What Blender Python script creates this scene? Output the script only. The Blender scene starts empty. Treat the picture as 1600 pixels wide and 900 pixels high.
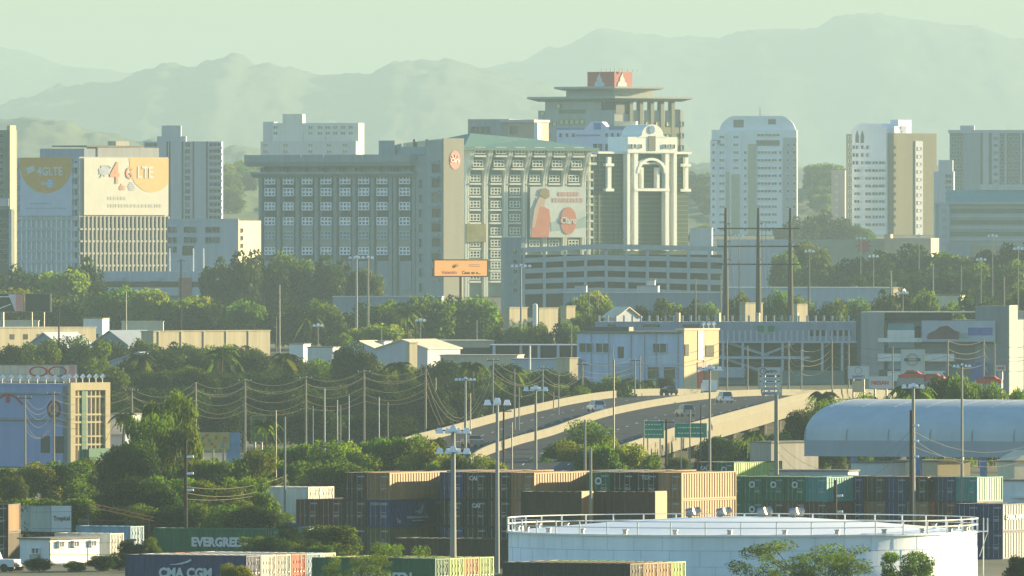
import bpy, math, random
import numpy as np
from mathutils import Vector, noise
R = math.radians
random.seed(7)
SC = bpy.context.scene
COL = SC.collection

# ---------------- camera ----------------
F = 23500.0        # focal length in photo pixels (1600 wide)
HOR = 380.0        # row of the horizon
CAMZ = 29.5
cd = bpy.data.cameras.new("camera")
cam = bpy.data.objects.new("camera", cd); COL.objects.link(cam)
cd.sensor_width = 36; cd.lens = 36 * F / 1600.0
cd.clip_start = 1.0; cd.clip_end = 60000
cam.location = (0, 0, CAMZ)
cam.rotation_euler = (R(90) - math.atan((450 - HOR) / F), 0, 0)
SC.camera = cam

# ---------------- light ----------------
SUN_AZ = R(55)      # to the right of the view direction
SUN_EL = R(10.0)
sdir = Vector((math.sin(SUN_AZ) * math.cos(SUN_EL), math.cos(SUN_AZ) * math.cos(SUN_EL), math.sin(SUN_EL)))
sd = bpy.data.lights.new("sun", 'SUN'); sd.energy = 5.0; sd.angle = R(0.5); sd.color = (1.0, 0.80, 0.45)
sun = bpy.data.objects.new("sun", sd); COL.objects.link(sun)
sun.rotation_euler = (-sdir).to_track_quat('-Z', 'Y').to_euler(); sun.location = (300, 400, 400)
W = bpy.data.worlds.new("World"); SC.world = W; W.use_nodes = True
nt = W.node_tree; nt.nodes.clear()
sky = nt.nodes.new('ShaderNodeTexSky'); sky.sky_type = 'NISHITA'; sky.sun_disc = False
sky.sun_elevation = SUN_EL; sky.sun_rotation = SUN_AZ; sky.air_density = 1.3; sky.dust_density = 0.6; sky.ozone_density = 1.5
mul = nt.nodes.new('ShaderNodeMix'); mul.data_type = 'RGBA'; mul.blend_type = 'MULTIPLY'; mul.inputs[0].default_value = 1
mul.inputs[7].default_value = (0.66, 0.97, 1.30, 1)
bg = nt.nodes.new('ShaderNodeBackground'); bg.inputs[1].default_value = 0.06
ow = nt.nodes.new('ShaderNodeOutputWorld')
nt.links.new(sky.outputs[0], mul.inputs[6]); nt.links.new(mul.outputs[2], bg.inputs[0]); nt.links.new(bg.outputs[0], ow.inputs[0])
SC.view_settings.view_transform = 'Standard'; SC.view_settings.look = 'None'
SC.view_settings.exposure = 1.97; SC.view_settings.gamma = 1.0
HAZE_DENS = 0.000070; HAZE_G = 0.0; HAZE_TOP = 540.0
HAZE_COL = (0.40, 0.55, 0.63, 1)
SC.cycles.volume_bounces = 1
SC.cycles.max_bounces = 6
SC.cycles.transparent_max_bounces = 8

# ---------------- materials ----------------
MATS = {}
def mat(name, col, rough=0.8, var=0.12, scale=0.5, bump=0.0, metal=0.0, streak=0.0, emit=0.0, spec=0.3, objvar=0.0, trans=0.0):
    if name in MATS: return MATS[name]
    m = bpy.data.materials.new(name); m.use_nodes = True; MATS[name] = m
    n = m.node_tree.nodes; l = m.node_tree.links
    b = n['Principled BSDF']
    b.inputs['Roughness'].default_value = rough; b.inputs['Metallic'].default_value = metal
    b.inputs['Specular IOR Level'].default_value = spec
    b.inputs['Base Color'].default_value = (*col, 1)
    if var > 0 or streak > 0:
        tc = n.new('ShaderNodeTexCoord'); no = n.new('ShaderNodeTexNoise')
        no.inputs['Scale'].default_value = scale; no.inputs['Detail'].default_value = 5
        no.inputs['Roughness'].default_value = 0.65
        mp = n.new('ShaderNodeMapping')
        if streak > 0: mp.inputs['Scale'].default_value = (2.5, 2.5, 0.18)
        l.new(tc.outputs['Object'], mp.inputs[0]); l.new(mp.outputs[0], no.inputs['Vector'])
        rmp = n.new('ShaderNodeMapRange'); a = max(var, streak)
        rmp.inputs[1].default_value = 0.3; rmp.inputs[2].default_value = 0.7
        rmp.inputs[3].default_value = 1 - a; rmp.inputs[4].default_value = 1 + a * 0.7
        l.new(no.outputs['Fac'], rmp.inputs[0])
        mx = n.new('ShaderNodeMix'); mx.data_type = 'RGBA'; mx.blend_type = 'MULTIPLY'; mx.inputs[0].default_value = 1
        mx.inputs[6].default_value = (*col, 1); l.new(rmp.outputs[0], mx.inputs[7])
        src = mx.outputs[2]
        if objvar > 0:
            oi = n.new('ShaderNodeObjectInfo'); hs = n.new('ShaderNodeHueSaturation')
            r2 = n.new('ShaderNodeMapRange'); r2.inputs[3].default_value = 1 - objvar; r2.inputs[4].default_value = 1 + objvar
            l.new(oi.outputs['Random'], r2.inputs[0]); l.new(r2.outputs[0], hs.inputs['Value']); l.new(src, hs.inputs['Color'])
            src = hs.outputs[0]
        l.new(src, b.inputs['Base Color'])
        if bump > 0:
            bp = n.new('ShaderNodeBump'); bp.inputs['Strength'].default_value = bump; bp.inputs['Distance'].default_value = 0.1
            l.new(no.outputs['Fac'], bp.inputs['Height']); l.new(bp.outputs[0], b.inputs['Normal'])
    if emit > 0:
        b.inputs['Emission Color'].default_value = (*col, 1); b.inputs['Emission Strength'].default_value = emit
    return m

def leafmat(name, col, tcol, scale=0.25):
    if name in MATS: return MATS[name]
    m = bpy.data.materials.new(name); m.use_nodes = True; MATS[name] = m
    n = m.node_tree.nodes; l = m.node_tree.links; n.remove(n['Principled BSDF'])
    out = n['Material Output']
    tc = n.new('ShaderNodeTexCoord'); no = n.new('ShaderNodeTexNoise'); no.inputs['Scale'].default_value = scale; no.inputs['Detail'].default_value = 3
    oi = n.new('ShaderNodeObjectInfo')
    l.new(tc.outputs['Object'], no.inputs['Vector'])
    rm = n.new('ShaderNodeMapRange'); rm.inputs[1].default_value = 0.3; rm.inputs[2].default_value = 0.7; rm.inputs[3].default_value = 0.55; rm.inputs[4].default_value = 1.45
    l.new(no.outputs['Fac'], rm.inputs[0])
    r2 = n.new('ShaderNodeMapRange'); r2.inputs[3].default_value = 0.7; r2.inputs[4].default_value = 1.3; l.new(oi.outputs['Random'], r2.inputs[0])
    r3 = n.new('ShaderNodeMapRange'); r3.inputs[3].default_value = 0.475; r3.inputs[4].default_value = 0.52; l.new(oi.outputs['Random'], r3.inputs[0])
    mm = n.new('ShaderNodeMath'); mm.operation = 'MULTIPLY'; l.new(rm.outputs[0], mm.inputs[0]); l.new(r2.outputs[0], mm.inputs[1])
    outs = []
    for c in (col, tcol):
        hs = n.new('ShaderNodeHueSaturation'); hs.inputs['Color'].default_value = (*c, 1)
        l.new(r3.outputs[0], hs.inputs['Hue']); l.new(mm.outputs[0], hs.inputs['Value']); outs.append(hs)
    d = n.new('ShaderNodeBsdfDiffuse'); t = n.new('ShaderNodeBsdfTranslucent'); g = n.new('ShaderNodeBsdfGlossy'); g.inputs['Roughness'].default_value = 0.5
    g.inputs['Color'].default_value = (0.35, 0.35, 0.25, 1)
    l.new(outs[0].outputs[0], d.inputs[0]); l.new(outs[1].outputs[0], t.inputs[0])
    m1 = n.new('ShaderNodeMixShader'); m1.inputs[0].default_value = 0.38; m2 = n.new('ShaderNodeMixShader'); m2.inputs[0].default_value = 0.03
    l.new(d.outputs[0], m1.inputs[1]); l.new(t.outputs[0], m1.inputs[2]); l.new(m1.outputs[0], m2.inputs[1]); l.new(g.outputs[0], m2.inputs[2])
    l.new(m2.outputs[0], out.inputs[0])
    return m

# ---------------- geometry helpers ----------------
def sc(d): return F / d
def X(px, d): return (px - 800) / F * d
def Z(py, d): return CAMZ + (HOR - py) / F * d
def P(px, py, d): return Vector((X(px, d), d, Z(py, d)))
GK = [(0, 0), (2250, 0), (2600, 1.8), (3000, 5), (3500, 9.5), (4000, 14.2), (5000, 22), (6300, 33), (8000, 46), (40000, 90)]
def G(d):
    for (a, za), (b, zb) in zip(GK, GK[1:]):
        if d <= b:
            return za + (zb - za) * (d - a) / (b - a) if d > a else za
    return GK[-1][1]

class MB:
    def __init__(s): s.v = []; s.f = []; s.m = []
    def add(s, vs, fs, m=0):
        o = len(s.v); s.v += [tuple(v) for v in vs]; s.f += [tuple(i + o for i in f) for f in fs]; s.m += [m] * len(fs); return s
    def box(s, x0, x1, y0, y1, z0, z1, m=0):
        x0, x1 = min(x0, x1), max(x0, x1); y0, y1 = min(y0, y1), max(y0, y1); z0, z1 = min(z0, z1), max(z0, z1)
        return s.add([(x0, y0, z0), (x1, y0, z0), (x1, y1, z0), (x0, y1, z0), (x0, y0, z1), (x1, y0, z1), (x1, y1, z1), (x0, y1, z1)],
                     [(0, 3, 2, 1), (4, 5, 6, 7), (0, 1, 5, 4), (1, 2, 6, 5), (2, 3, 7, 6), (3, 0, 4, 7)], m)
    def cyl(s, p0, p1, r0, r1=None, n=8, m=0, cap=True):
        r1 = r0 if r1 is None else r1; p0 = Vector(p0); p1 = Vector(p1); a = (p1 - p0)
        if a.length < 1e-6: return s
        a.normalize(); u = a.orthogonal().normalized(); w = a.cross(u)
        vs = [p + (u * math.cos(2 * math.pi * i / n) + w * math.sin(2 * math.pi * i / n)) * r for p, r in ((p0, r0), (p1, r1)) for i in range(n)]
        fs = [(i, (i + 1) % n, n + (i + 1) % n, n + i) for i in range(n)]
        if cap: fs += [tuple(range(n - 1, -1, -1)), tuple(range(n, 2 * n))]
        return s.add(vs, fs, m)
    def tube(s, pts, r, n=4, m=0):
        for a, b in zip(pts, pts[1:]): s.cyl(a, b, r, r, n, m, cap=False)
        return s
    def prismy(s, poly, y0, y1, m=0):       # polygon in x,z (ccw seen from -y) extruded along y
        n = len(poly)
        return s.add([(x, y0, z) for x, z in poly] + [(x, y1, z) for x, z in poly],
                     [tuple(range(n)), tuple(range(2 * n - 1, n - 1, -1))] + [(i, n + i, n + (i + 1) % n, (i + 1) % n) for i in range(n)], m)
    def prismx(s, poly, x0, x1, m=0):       # polygon in y,z extruded along x
        n = len(poly)
        return s.add([(x0, y, z) for y, z in poly] + [(x1, y, z) for y, z in poly],
                     [tuple(range(n - 1, -1, -1)), tuple(range(n, 2 * n))] + [(i, (i + 1) % n, n + (i + 1) % n, n + i) for i in range(n)], m)
    def mesh(s, name, mats, smooth=False):
        me = bpy.data.meshes.new(name); me.from_pydata(s.v, [], s.f)
        for m in mats: me.materials.append(m)
        me.polygons.foreach_set('material_index', s.m)
        if smooth: me.polygons.foreach_set('use_smooth', [True] * len(s.f))
        me.update(); return me

def obj(name, me, parent=None, loc=(0, 0, 0), rot=(0, 0, 0), scl=None):
    o = bpy.data.objects.new(name, me); COL.objects.link(o)
    if parent: o.parent = parent
    o.location = loc; o.rotation_euler = rot
    if scl: o.scale = scl
    return o
def tag(o, label, cat, group=None, kind=None):
    if label: o['label'] = label
    if cat: o['category'] = cat
    if group: o['group'] = group
    if kind: o['kind'] = kind
    return o
def thing(name, label, cat, loc=(0, 0, 0), rz=0, group=None):
    o = bpy.data.objects.new(name, None); COL.objects.link(o); o.empty_display_size = 0.5
    o.location = loc; o.rotation_euler = (0, 0, rz); return tag(o, label, cat, group)
def part(name, mb, mats, parent, smooth=False, kind=None, label=None):
    if not isinstance(mats, (list, tuple)): mats = [mats]
    o = obj(name, mb.mesh(name, mats, smooth), parent)
    if kind: o['kind'] = kind
    if label: o['label'] = label
    return o
def copy_tree(o, parent=None, loc=None, rz=None, label=None, group=None):
    c = o.copy(); COL.objects.link(c)
    if parent: c.parent = parent
    if loc is not None: c.location = loc
    if rz is not None: c.rotation_euler = (0, 0, rz)
    if label: c['label'] = label
    if group: c['group'] = group
    for ch in o.children: copy_tree(ch, c)
    return c

_tc = {}
def text(parent, s, size, loc, rot, m, name='lettering', bold=0.0, ext=0.02, align='CENTER', sx=1.0):
    key = (s, size, bold, align, ext)
    if key not in _tc:
        cu = bpy.data.curves.new(name, 'FONT'); cu.body = s; cu.size = size; cu.offset = bold; cu.extrude = ext
        cu.align_x = align; cu.align_y = 'CENTER'; cu.resolution_u = 2
        t = bpy.data.objects.new('tmp_font', cu); COL.objects.link(t)
        dg = bpy.context.evaluated_depsgraph_get(); dg.update()
        _tc[key] = bpy.data.meshes.new_from_object(t.evaluated_get(dg)); bpy.data.objects.remove(t)
    me = _tc[key]
    if me.materials and me.materials[0] != m: me = me.copy()
    me.materials.clear(); me.materials.append(m)
    o = obj(name, me, parent, loc, rot); o.scale = (sx, 1, 1)
    return o
FRONT = (R(90), 0, 0); SIDE = (R(90), 0, R(90))

class Bld:
    """A building whose nearest vertical edge stands at photo column pxc, distance d; front face to its left, side face to its right."""
    def __init__(s, name, label, cat, pxc, d, theta, group=None, zbase=None):
        s.th = R(theta); s.d = d; s.s = sc(d); s.pxc = pxc; s.zb = G(d) if zbase is None else zbase
        s.root = thing(name, label, cat, (X(pxc, d), d, s.zb), -s.th, group)
    def f(s, px): return (px - s.pxc) / s.s / math.cos(s.th)
    def sd(s, px): return (px - s.pxc) / s.s / math.sin(s.th)
    def z(s, py): return Z(py, s.d) - s.zb
    def part(s, name, mb, mats, **k): return part(name, mb, mats, s.root, **k)
    def place(s, name, me, face, u, z, parent=None, off=0.0):
        if face == 'f': return obj(name, me, parent or s.root, (u, -off, z))
        return obj(name, me, parent or s.root, (off, u, z), (0, 0, R(90)))
def fbox(mb, face, u0, u1, z0, z1, out, inn=0.0, m=0):
    if face == 'f': mb.box(u0, u1, -out, inn, z0, z1, m)
    else: mb.box(-inn, out, u0, u1, z0, z1, m)

def window_mesh(w, h, nx, nz, fr, frame, glass, depth=0.25, bar=None):
    """frame grid proud of the wall with the glass set back in it; returns two meshes"""
    bar = bar or fr; a = MB()
    a.box(-w / 2, w / 2, -depth, 0.02, -h / 2, -h / 2 + fr); a.box(-w / 2, w / 2, -depth, 0.02, h / 2 - fr, h / 2)
    a.box(-w / 2, -w / 2 + fr, -depth, 0.02, -h / 2 + fr, h / 2 - fr); a.box(w / 2 - fr, w / 2, -depth, 0.02, -h / 2 + fr, h / 2 - fr)
    for i in range(1, nx):
        x = -w / 2 + w * i / nx; a.box(x - bar / 2, x + bar / 2, -depth + 0.02, 0.02, -h / 2 + fr, h / 2 - fr)
    for i in range(1, nz):
        z = -h / 2 + h * i / nz; a.box(-w / 2 + fr, w / 2 - fr, -depth + 0.04, 0.02, z - bar / 2, z + bar / 2)
    g = MB(); g.box(-w / 2 + fr * .5, w / 2 - fr * .5, -0.06, 0.01, -h / 2 + fr * .5, h / 2 - fr * .5)
    return a.mesh('window', [frame]), g.mesh('pane', [glass])
def windows(b, face, us, zs, meshes, off=0.0, name='window'):
    for z in zs:
        for u in us:
            w = b.place(name, meshes[0], face, u, z, off=off)
            if meshes[1]: obj('pane', meshes[1], w)

# ---------------- common materials ----------------
glass = mat('dark_glass', (0.028, 0.038, 0.036), 0.2, 0.3, 0.3, spec=0.6, objvar=0.75)
_n = glass.node_tree.nodes; _l = glass.node_tree.links; _b = _n['Principled BSDF']; _src = _b.inputs['Base Color'].links[0].from_socket
_oi = _n.new('ShaderNodeObjectInfo'); _wn = _n.new('ShaderNodeTexWhiteNoise'); _wn.noise_dimensions = '1D'; _l.new(_oi.outputs['Random'], _wn.inputs['W'])
_mr = _n.new('ShaderNodeMapRange'); _mr.inputs[1].default_value = 0.72; _mr.inputs[2].default_value = 1.0; _mr.inputs[4].default_value = 0.55; _l.new(_wn.outputs['Value'], _mr.inputs[0])
_mx = _n.new('ShaderNodeMix'); _mx.data_type = 'RGBA'; _mx.inputs[7].default_value = (0.34, 0.34, 0.29, 1); _l.new(_mr.outputs[0], _mx.inputs[0]); _l.new(_src, _mx.inputs[6]); _l.new(_mx.outputs[2], _b.inputs['Base Color'])
white = mat('white_paint', (0.72, 0.72, 0.70), 0.6, 0.10, 0.4, streak=0.12)
offwhite = mat('off_white_paint', (0.58, 0.58, 0.55), 0.75, 0.1, 0.3, streak=0.14)
cream = mat('cream_paint', (0.66, 0.58, 0.42), 0.75, 0.1, 0.3, streak=0.12)
beige = mat('beige_render', (0.45, 0.40, 0.31), 0.85, 0.12, 0.3, streak=0.12)
greywall = mat('grey_render', (0.30, 0.31, 0.32), 0.85, 0.12, 0.3, streak=0.15)
bluewall = mat('blue_grey_render', (0.24, 0.29, 0.35), 0.85, 0.12, 0.3, streak=0.12)
palewall = mat('pale_blue_render', (0.42, 0.46, 0.52), 0.85, 0.1, 0.3, streak=0.12)
concrete = mat('concrete', (0.36, 0.34, 0.30), 0.9, 0.2, 0.4, bump=0.2, streak=0.2)
darkmetal = mat('dark_metal', (0.06, 0.06, 0.055), 0.5, 0.2, 1.0)
greymetal = mat('galvanised_metal', (0.33, 0.33, 0.32), 0.45, 0.15, 1.0, metal=0.5)
rooftar = mat('roof_felt', (0.20, 0.19, 0.17), 0.95, 0.3, 0.2)
wood = mat('weathered_wood', (0.16, 0.12, 0.08), 0.9, 0.25, 1.0)
red = mat('red_paint', (0.55, 0.06, 0.04), 0.5, 0.08, 0.5)
black = mat('black_paint', (0.02, 0.02, 0.02), 0.5, 0.2, 0.5)

# ---------------- ground, sky air, hills ----------------
def grid_mesh(name, xs, ys, zf, m, smooth=True):
    nx, ny = len(xs), len(ys)
    vs = [(x(y) if callable(x) else x, y, zf(x, y)) for y in ys for x in xs]
    fs = [(j * nx + i, j * nx + i + 1, (j + 1) * nx + i + 1, (j + 1) * nx + i) for j in range(ny - 1) for i in range(nx - 1)]
    me = bpy.data.meshes.new(name); me.from_pydata(vs, [], fs); me.materials.append(m)
    me.polygons.foreach_set('use_smooth', [smooth] * len(fs)); return me
def ground_material():
    m = mat('ground_mix', (0.06, 0.065, 0.04), 0.95, 0.4, 0.02, bump=0.3)
    n = m.node_tree.nodes; l = m.node_tree.links; b = n['Principled BSDF']
    tc = n.new('ShaderNodeTexCoord'); a = n.new('ShaderNodeTexNoise'); a.inputs['Scale'].default_value = 0.012; a.inputs['Detail'].default_value = 6
    cr = n.new('ShaderNodeValToRGB'); e = cr.color_ramp.elements
    e[0].position = 0.40; e[0].color = (0.035, 0.05, 0.018, 1); e[1].position = 0.60; e[1].color = (0.10, 0.095, 0.07, 1)
    x = e.new(0.5); x.color = (0.055, 0.065, 0.03, 1)
    l.new(tc.outputs['Object'], a.inputs['Vector']); l.new(a.outputs['Fac'], cr.inputs[0]); l.new(cr.outputs[0], b.inputs['Base Color'])
    return m
gys = [600 + 60 * i for i in range(60)] + [4200 + 600 * i for i in range(53)]
gxs = [-9000, -5000, -3000, -1500, -900, -600] + [-400 + 50 * i for i in range(17)] + [600, 900, 1500, 3000, 5000, 9000]
go = obj('ground', grid_mesh('ground', gxs, gys, lambda x, y: G(y), ground_material())); go['kind'] = 'structure'

def ridge(name, prof, d0, depth, m, xspan, seed, bumps, step):
    """hill range: crest line given as (px, py) at distance d0, sloping down to front and back"""
    def crest(px):
        for (a, ya), (b, yb) in zip(prof, prof[1:]):
            if a <= px <= b:
                t = (px - a) / (b - a); t = t * t * (3 - 2 * t); return ya + (yb - ya) * t
        return prof[0][1] if px < prof[0][0] else prof[-1][1]
    x0, x1 = xspan; nx = int((x1 - x0) / step); rows = 80
    base = G(d0 - depth)
    def surf(x, y):
        v = (y - d0) / depth; px = 800 + x * F / d0; zc = Z(crest(px), d0) - base
        prf = math.cos(min(1, abs(v)) * math.pi / 2) ** 1.3
        q = Vector((x / 900 + seed, y / 900, seed)); k = d0 / 20000
        fold = 1 - 0.06 * abs(noise.noise(q)) * (1.5 * abs(v) + .15) * 2
        small = noise.fractal(Vector((x / 110, y / 220, seed)), 1.0, 2.0, 4) * 2.2 + noise.noise(Vector((x / (30 * k), y / (70 * k), seed))) * bumps + noise.noise(Vector((x / (75 * k), y / (150 * k), seed * 2))) * bumps + noise.noise(Vector((x / (11 * k), y / (40 * k), seed * 3))) * bumps * .6
        return base - 2 + zc * prf * fold + small * (0.25 + prf * .75) if prf > .02 else base - 15
    vs = [(x0 + (x1 - x0) * i / (nx - 1), d0 + (j / (rows - 1) * 1.6 - 1.0) * depth) for j in range(rows) for i in range(nx)]
    vs = [(x, y, surf(x, y)) for x, y in vs]
    fs = [(j * nx + i, j * nx + i + 1, (j + 1) * nx + i + 1, (j + 1) * nx + i) for j in range(rows - 1) for i in range(nx - 1)]
    me = bpy.data.meshes.new(name); me.from_pydata(vs, [], fs); me.materials.append(m)
    me.polygons.foreach_set('use_smooth', [True] * len(fs)); o = obj(name, me); o['kind'] = 'structure'; return lambda x, y: surf(x, y)
hillm = mat('forested_hillside', (0.06, 0.09, 0.03), 0.95, 0.5, 0.012, bump=0.0)
ridge('hills', [(-900, 60), (-300, 60), (0, 74), (120, 104), (330, 140), (500, 160), (640, 150), (800, 100), (860, 75), (950, 50), (1010, 58), (1060, 60), (1110, 62), (1180, 48), (1250, 45), (1350, 22), (1420, 32), (1510, 42), (1590, 64), (1700, 60), (2600, 90)],
      32000, 4500, hillm, (-1900, 1900), 3.1, 9.0, 7.5)
ridge('hills', [(-900, 150), (-200, 160), (0, 168), (50, 150), (100, 136), (180, 128), (230, 112), (270, 98), (300, 102), (370, 84), (400, 100), (450, 104), (500, 122), (580, 118), (620, 96), (700, 92), (760, 110), (840, 130), (930, 160), (1010, 190), (1100, 240), (1300, 262), (1500, 270), (2600, 250)],
      24000, 3500, hillm, (-1500, 1500), 8.7, 8.0, 5.5)
ridge('hills', [(-900, 205), (-100, 200), (20, 185), (60, 180), (110, 190), (160, 204), (230, 222), (330, 236), (380, 228), (420, 238), (560, 250), (700, 250), (1060, 262), (1100, 256), (1250, 262), (1290, 266), (1480, 262), (1700, 270), (2600, 240)],
      13500, 1200, hillm, (-900, 900), 5.3, 5.0, 3.5)

near_hill = ridge('hills', [(-900, 285), (0, 290), (340, 296), (390, 285), (430, 300), (1050, 300), (1100, 290), (1240, 296), (1290, 286), (1340, 300), (1700, 292), (2600, 290)], 7600, 900, mat('green_hillside', (0.05, 0.085, 0.02), 0.95, 0.5, 0.03), (-600, 600), 2.2, 3.0, 2.2)
# ---------------- shipping containers ----------------
CW, CH = 2.44, 2.59
def cmat(n, c): return mat('container_' + n, c, 0.6, 0.22, 0.5, streak=0.3, objvar=0.12)
CC = {'brown': cmat('brown', (0.30, 0.155, 0.06)), 'darkbrown': cmat('darkbrown', (0.055, 0.030, 0.015)), 'maroon': cmat('maroon', (0.10, 0.03, 0.015)),
      'navy': cmat('navy', (0.012, 0.032, 0.11)), 'green': cmat('green', (0.003, 0.11, 0.045)), 'teal': cmat('teal', (0.03, 0.26, 0.24)),
      'black': cmat('black', (0.014, 0.014, 0.012)), 'lime': cmat('lime', (0.28, 0.40, 0.10)), 'red': cmat('red', (0.50, 0.09, 0.03)),
      'white': cmat('white', (0.62, 0.60, 0.52)), 'grey': cmat('grey', (0.40, 0.40, 0.36)), 'lightblue': cmat('lightblue', (0.22, 0.36, 0.46)),
      'olive': cmat('olive', (0.10, 0.085, 0.03)), 'orange': cmat('orange', (0.45, 0.20, 0.06)), 'tealgrey': cmat('tealgrey', (0.34, 0.46, 0.36))}
_cm = {}
def cont_meshes(L, H, col):
    k = (L, H, col)
    if k in _cm: return _cm[k]
    m = CC[col]; per = 0.56; dp = 0.055
    def side(sgn):
        b = MB(); pts = []; y = 0.16; n = int(round((L - 0.32) / per)); p = (L - 0.32) / n
        for i in range(n):
            pts += [(0, y), (0, y + p * .30), (-dp, y + p * .45), (-dp, y + p * .85)]; y += p
        pts.append((0, L - 0.16))
        x0 = sgn * (CW / 2 - 0.03)
        vs = [(x0 + sgn * a, yy, z) for z in (0.16, H - 0.12) for a, yy in pts]; k_ = len(pts)
        fs = [((i, i + 1, k_ + i + 1, k_ + i) if sgn > 0 else (i + 1, i, k_ + i, k_ + i + 1)) for i in range(k_ - 1)]
        b.add(vs, fs); return b.mesh('side_panel', [m])
    fr = MB(); w = CW / 2
    for x in (-w, w - .16):
        for y in (0, L - .16): fr.box(x, x + .16, y, y + .16, .12, H - .12)
    for x in (-w, w - .1):
        fr.box(x, x + .1, .16, L - .16, 0.02, .16); fr.box(x, x + .1, .16, L - .16, H - .12, H - .01)
    for y in (0, L - .12):
        fr.box(-w + .16, w - .16, y, y + .12, 0.02, .16); fr.box(-w + .16, w - .16, y, y + .12, H - .13, H - .01)
    for x in (-w, w - .18):
        for y in (0, L - .18):
            fr.box(x, x + .18, y, y + .18, 0, .12); fr.box(x, x + .18, y, y + .18, H - .12, H)
    rf = MB(); n = int(L / 0.9)
    rf.box(-w + .1, w - .1, .12, L - .12, H - .1, H - .06)
    for i in range(n): rf.box(-w + .12, w - .12, .25 + i * .9, .7 + i * .9, H - .06, H - .03)
    dr = MB(); dr.box(0.01, w - .17, .05, .11, .17, H - .14)
    for zz in (.55, 1.15, 1.8): dr.box(0.08, w - .25, .02, .05, zz, zz + .22)
    lb = MB()
    for xx in (.28, .78): lb.cyl((xx, -.01, .12), (xx, -.01, H - .12), .028, n=5)
    lb.box(.2, .45, -.04, .0, 1.05, 1.1); lb.box(.7, .95, -.04, .0, 1.05, 1.1)
    cl_ = MB(); rr = random.Random(len(_cm) + 3)
    for zz, n_ in ((H - .45, 5), (H - .72, 3)):
        for i_ in range(n_): cl_.box(.32 + i_ * .14, .42 + i_ * .14, .035, .045, zz, zz + .13)
    for i_ in range(4): cl_.box(.3, .3 + rr.uniform(.25, .6), .035, .045, 1.35 - i_ * .14, 1.42 - i_ * .14)
    bw = MB(); bw.box(-w + .16, w - .16, L - .1, L - .05, .16, H - .13)
    r = dict(side=side(1), side2=side(-1), frame=fr.mesh('frame', [m]), roof=rf.mesh('roof', [m]), door=dr.mesh('door', [m]), bar=lb.mesh('locking_bar', [greymetal]), back=bw.mesh('end_wall', [m]), code=cl_.mesh('code_label', [mat('code_print', (0.45, 0.46, 0.44), .6, .1, 1)]))
    _cm[k] = r; return r
def container(loc, rz, L, col, label, group, H=CH, doors=True):
    c = thing('shipping_container', label, 'shipping container', loc, rz, group)
    q = cont_meshes(L, H, col)
    for k, nm in (('side', 'side_panel'), ('side2', 'side_panel'), ('frame', 'frame'), ('roof', 'roof'), ('back', 'end_wall'), ('code', 'code_label')): (lambda o_: o_.__setitem__('kind', 'stuff') if nm == 'code_label' else None)(obj(nm, q[k], c))
    for s in (1, -1):
        d = obj('door', q['door'], c, (0, 0, 0) if s > 0 else (-CW / 2 + .17 - .01, 0, 0)); obj('locking_bar', q['bar'], d)
    return c
def block(pxc, d, th, L, cols, tiers, labels, group, H=CH, turned=False, xoff=0.0, yoff=0.0, z0=0.0, skip=()):
    """cols[tier] = colours of the containers from the corner outwards (leftwards, or backwards when turned)"""
    t = R(th); ax = Vector((math.cos(t), -math.sin(t), 0)); ay = Vector((math.sin(t), math.cos(t), 0))
    o = Vector((X(pxc, d), d, G(d) + z0)) + ax * xoff + ay * yoff; out = []
    for k, row in enumerate(cols):
        for i, c in enumerate(row):
            if c is None: out.append(None); continue
            lab = labels[k][i] if isinstance(labels, list) else labels.format(c=c, i=i)
            if turned:  # long side to the camera's left front, doors on the right
                p = o + ay * (CW / 2 + i * (CW + .12)) + Vector((0, 0, k * H))
                r = container(p, -t + R(90), L, c, lab, group, H)
            else:
                p = o - ax * (CW / 2 + i * (CW + .06)) + Vector((0, 0, k * H))
                r = container(p, -t, L, c, lab, group, H)
            out.append(r)
    return out
CN = {'brown': 'brown', 'darkbrown': 'dark brown', 'maroon': 'maroon', 'navy': 'navy blue', 'green': 'green', 'teal': 'teal', 'black': 'black', 'lime': 'lime green', 'red': 'red', 'white': 'white',
      'grey': 'grey', 'lightblue': 'light blue', 'olive': 'olive', 'orange': 'orange', 'tealgrey': 'pale teal'}
ORD = ['first', 'second', 'third', 'fourth', 'fifth', 'sixth', 'seventh']
TIER = {2: ['bottom', 'top'], 3: ['bottom', 'middle', 'top'], 1: ['ground']}
def labs(cols, where, side='from the right'):
    n = len(cols)
    return [[f"{CN[c] if c else ''} container, {TIER[n][k]} tier {where}, {ORD[i]} {side}" for i, c in enumerate(row)] for k, row in enumerate(cols)]
whitelet = mat('white_lettering', (0.62, 0.64, 0.62), 0.6, 0.15, 2.0)

GS = 'containers stacked in the yard'
def doclab(cols, where): return labs(cols, where)
cols = [['olive', 'darkbrown', 'darkbrown'], ['navy', 'darkbrown', 'maroon', 'maroon'], ['brown', 'darkbrown']]
Lb = block(609, 1424, 26, 12.19, cols, 3, labs(cols, 'of the leftmost big stack'), GS)
cols = [['brown', 'navy', 'brown'], ['brown', 'brown', 'navy'], ['brown', 'brown', 'navy']]
block(609, 1424, 26, 12.19, cols, 3, labs(cols, 'behind the leftmost big stack'), GS, xoff=5.2, yoff=12.7)
cols = [['darkbrown', 'black', 'darkbrown', 'navy'], ['brown', 'darkbrown', 'black', 'black'], ['brown', 'darkbrown', 'darkbrown', 'navy']]
Mb = block(835, 1424, 26, 12.19, cols, 3, labs(cols, 'behind the tall lamp mast'), GS)
cols = [['brown'] * 3, ['brown', 'navy', 'brown'], ['brown', 'navy', 'darkbrown']]
block(835, 1424, 26, 12.19, cols, 3, labs(cols, 'in the second row behind the mast'), GS, xoff=5.2, yoff=12.7)
cols = [['brown', 'black', 'darkbrown', 'black'], ['brown', 'black', 'navy', 'black'], ['brown', 'black', 'black', 'green']]
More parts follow.
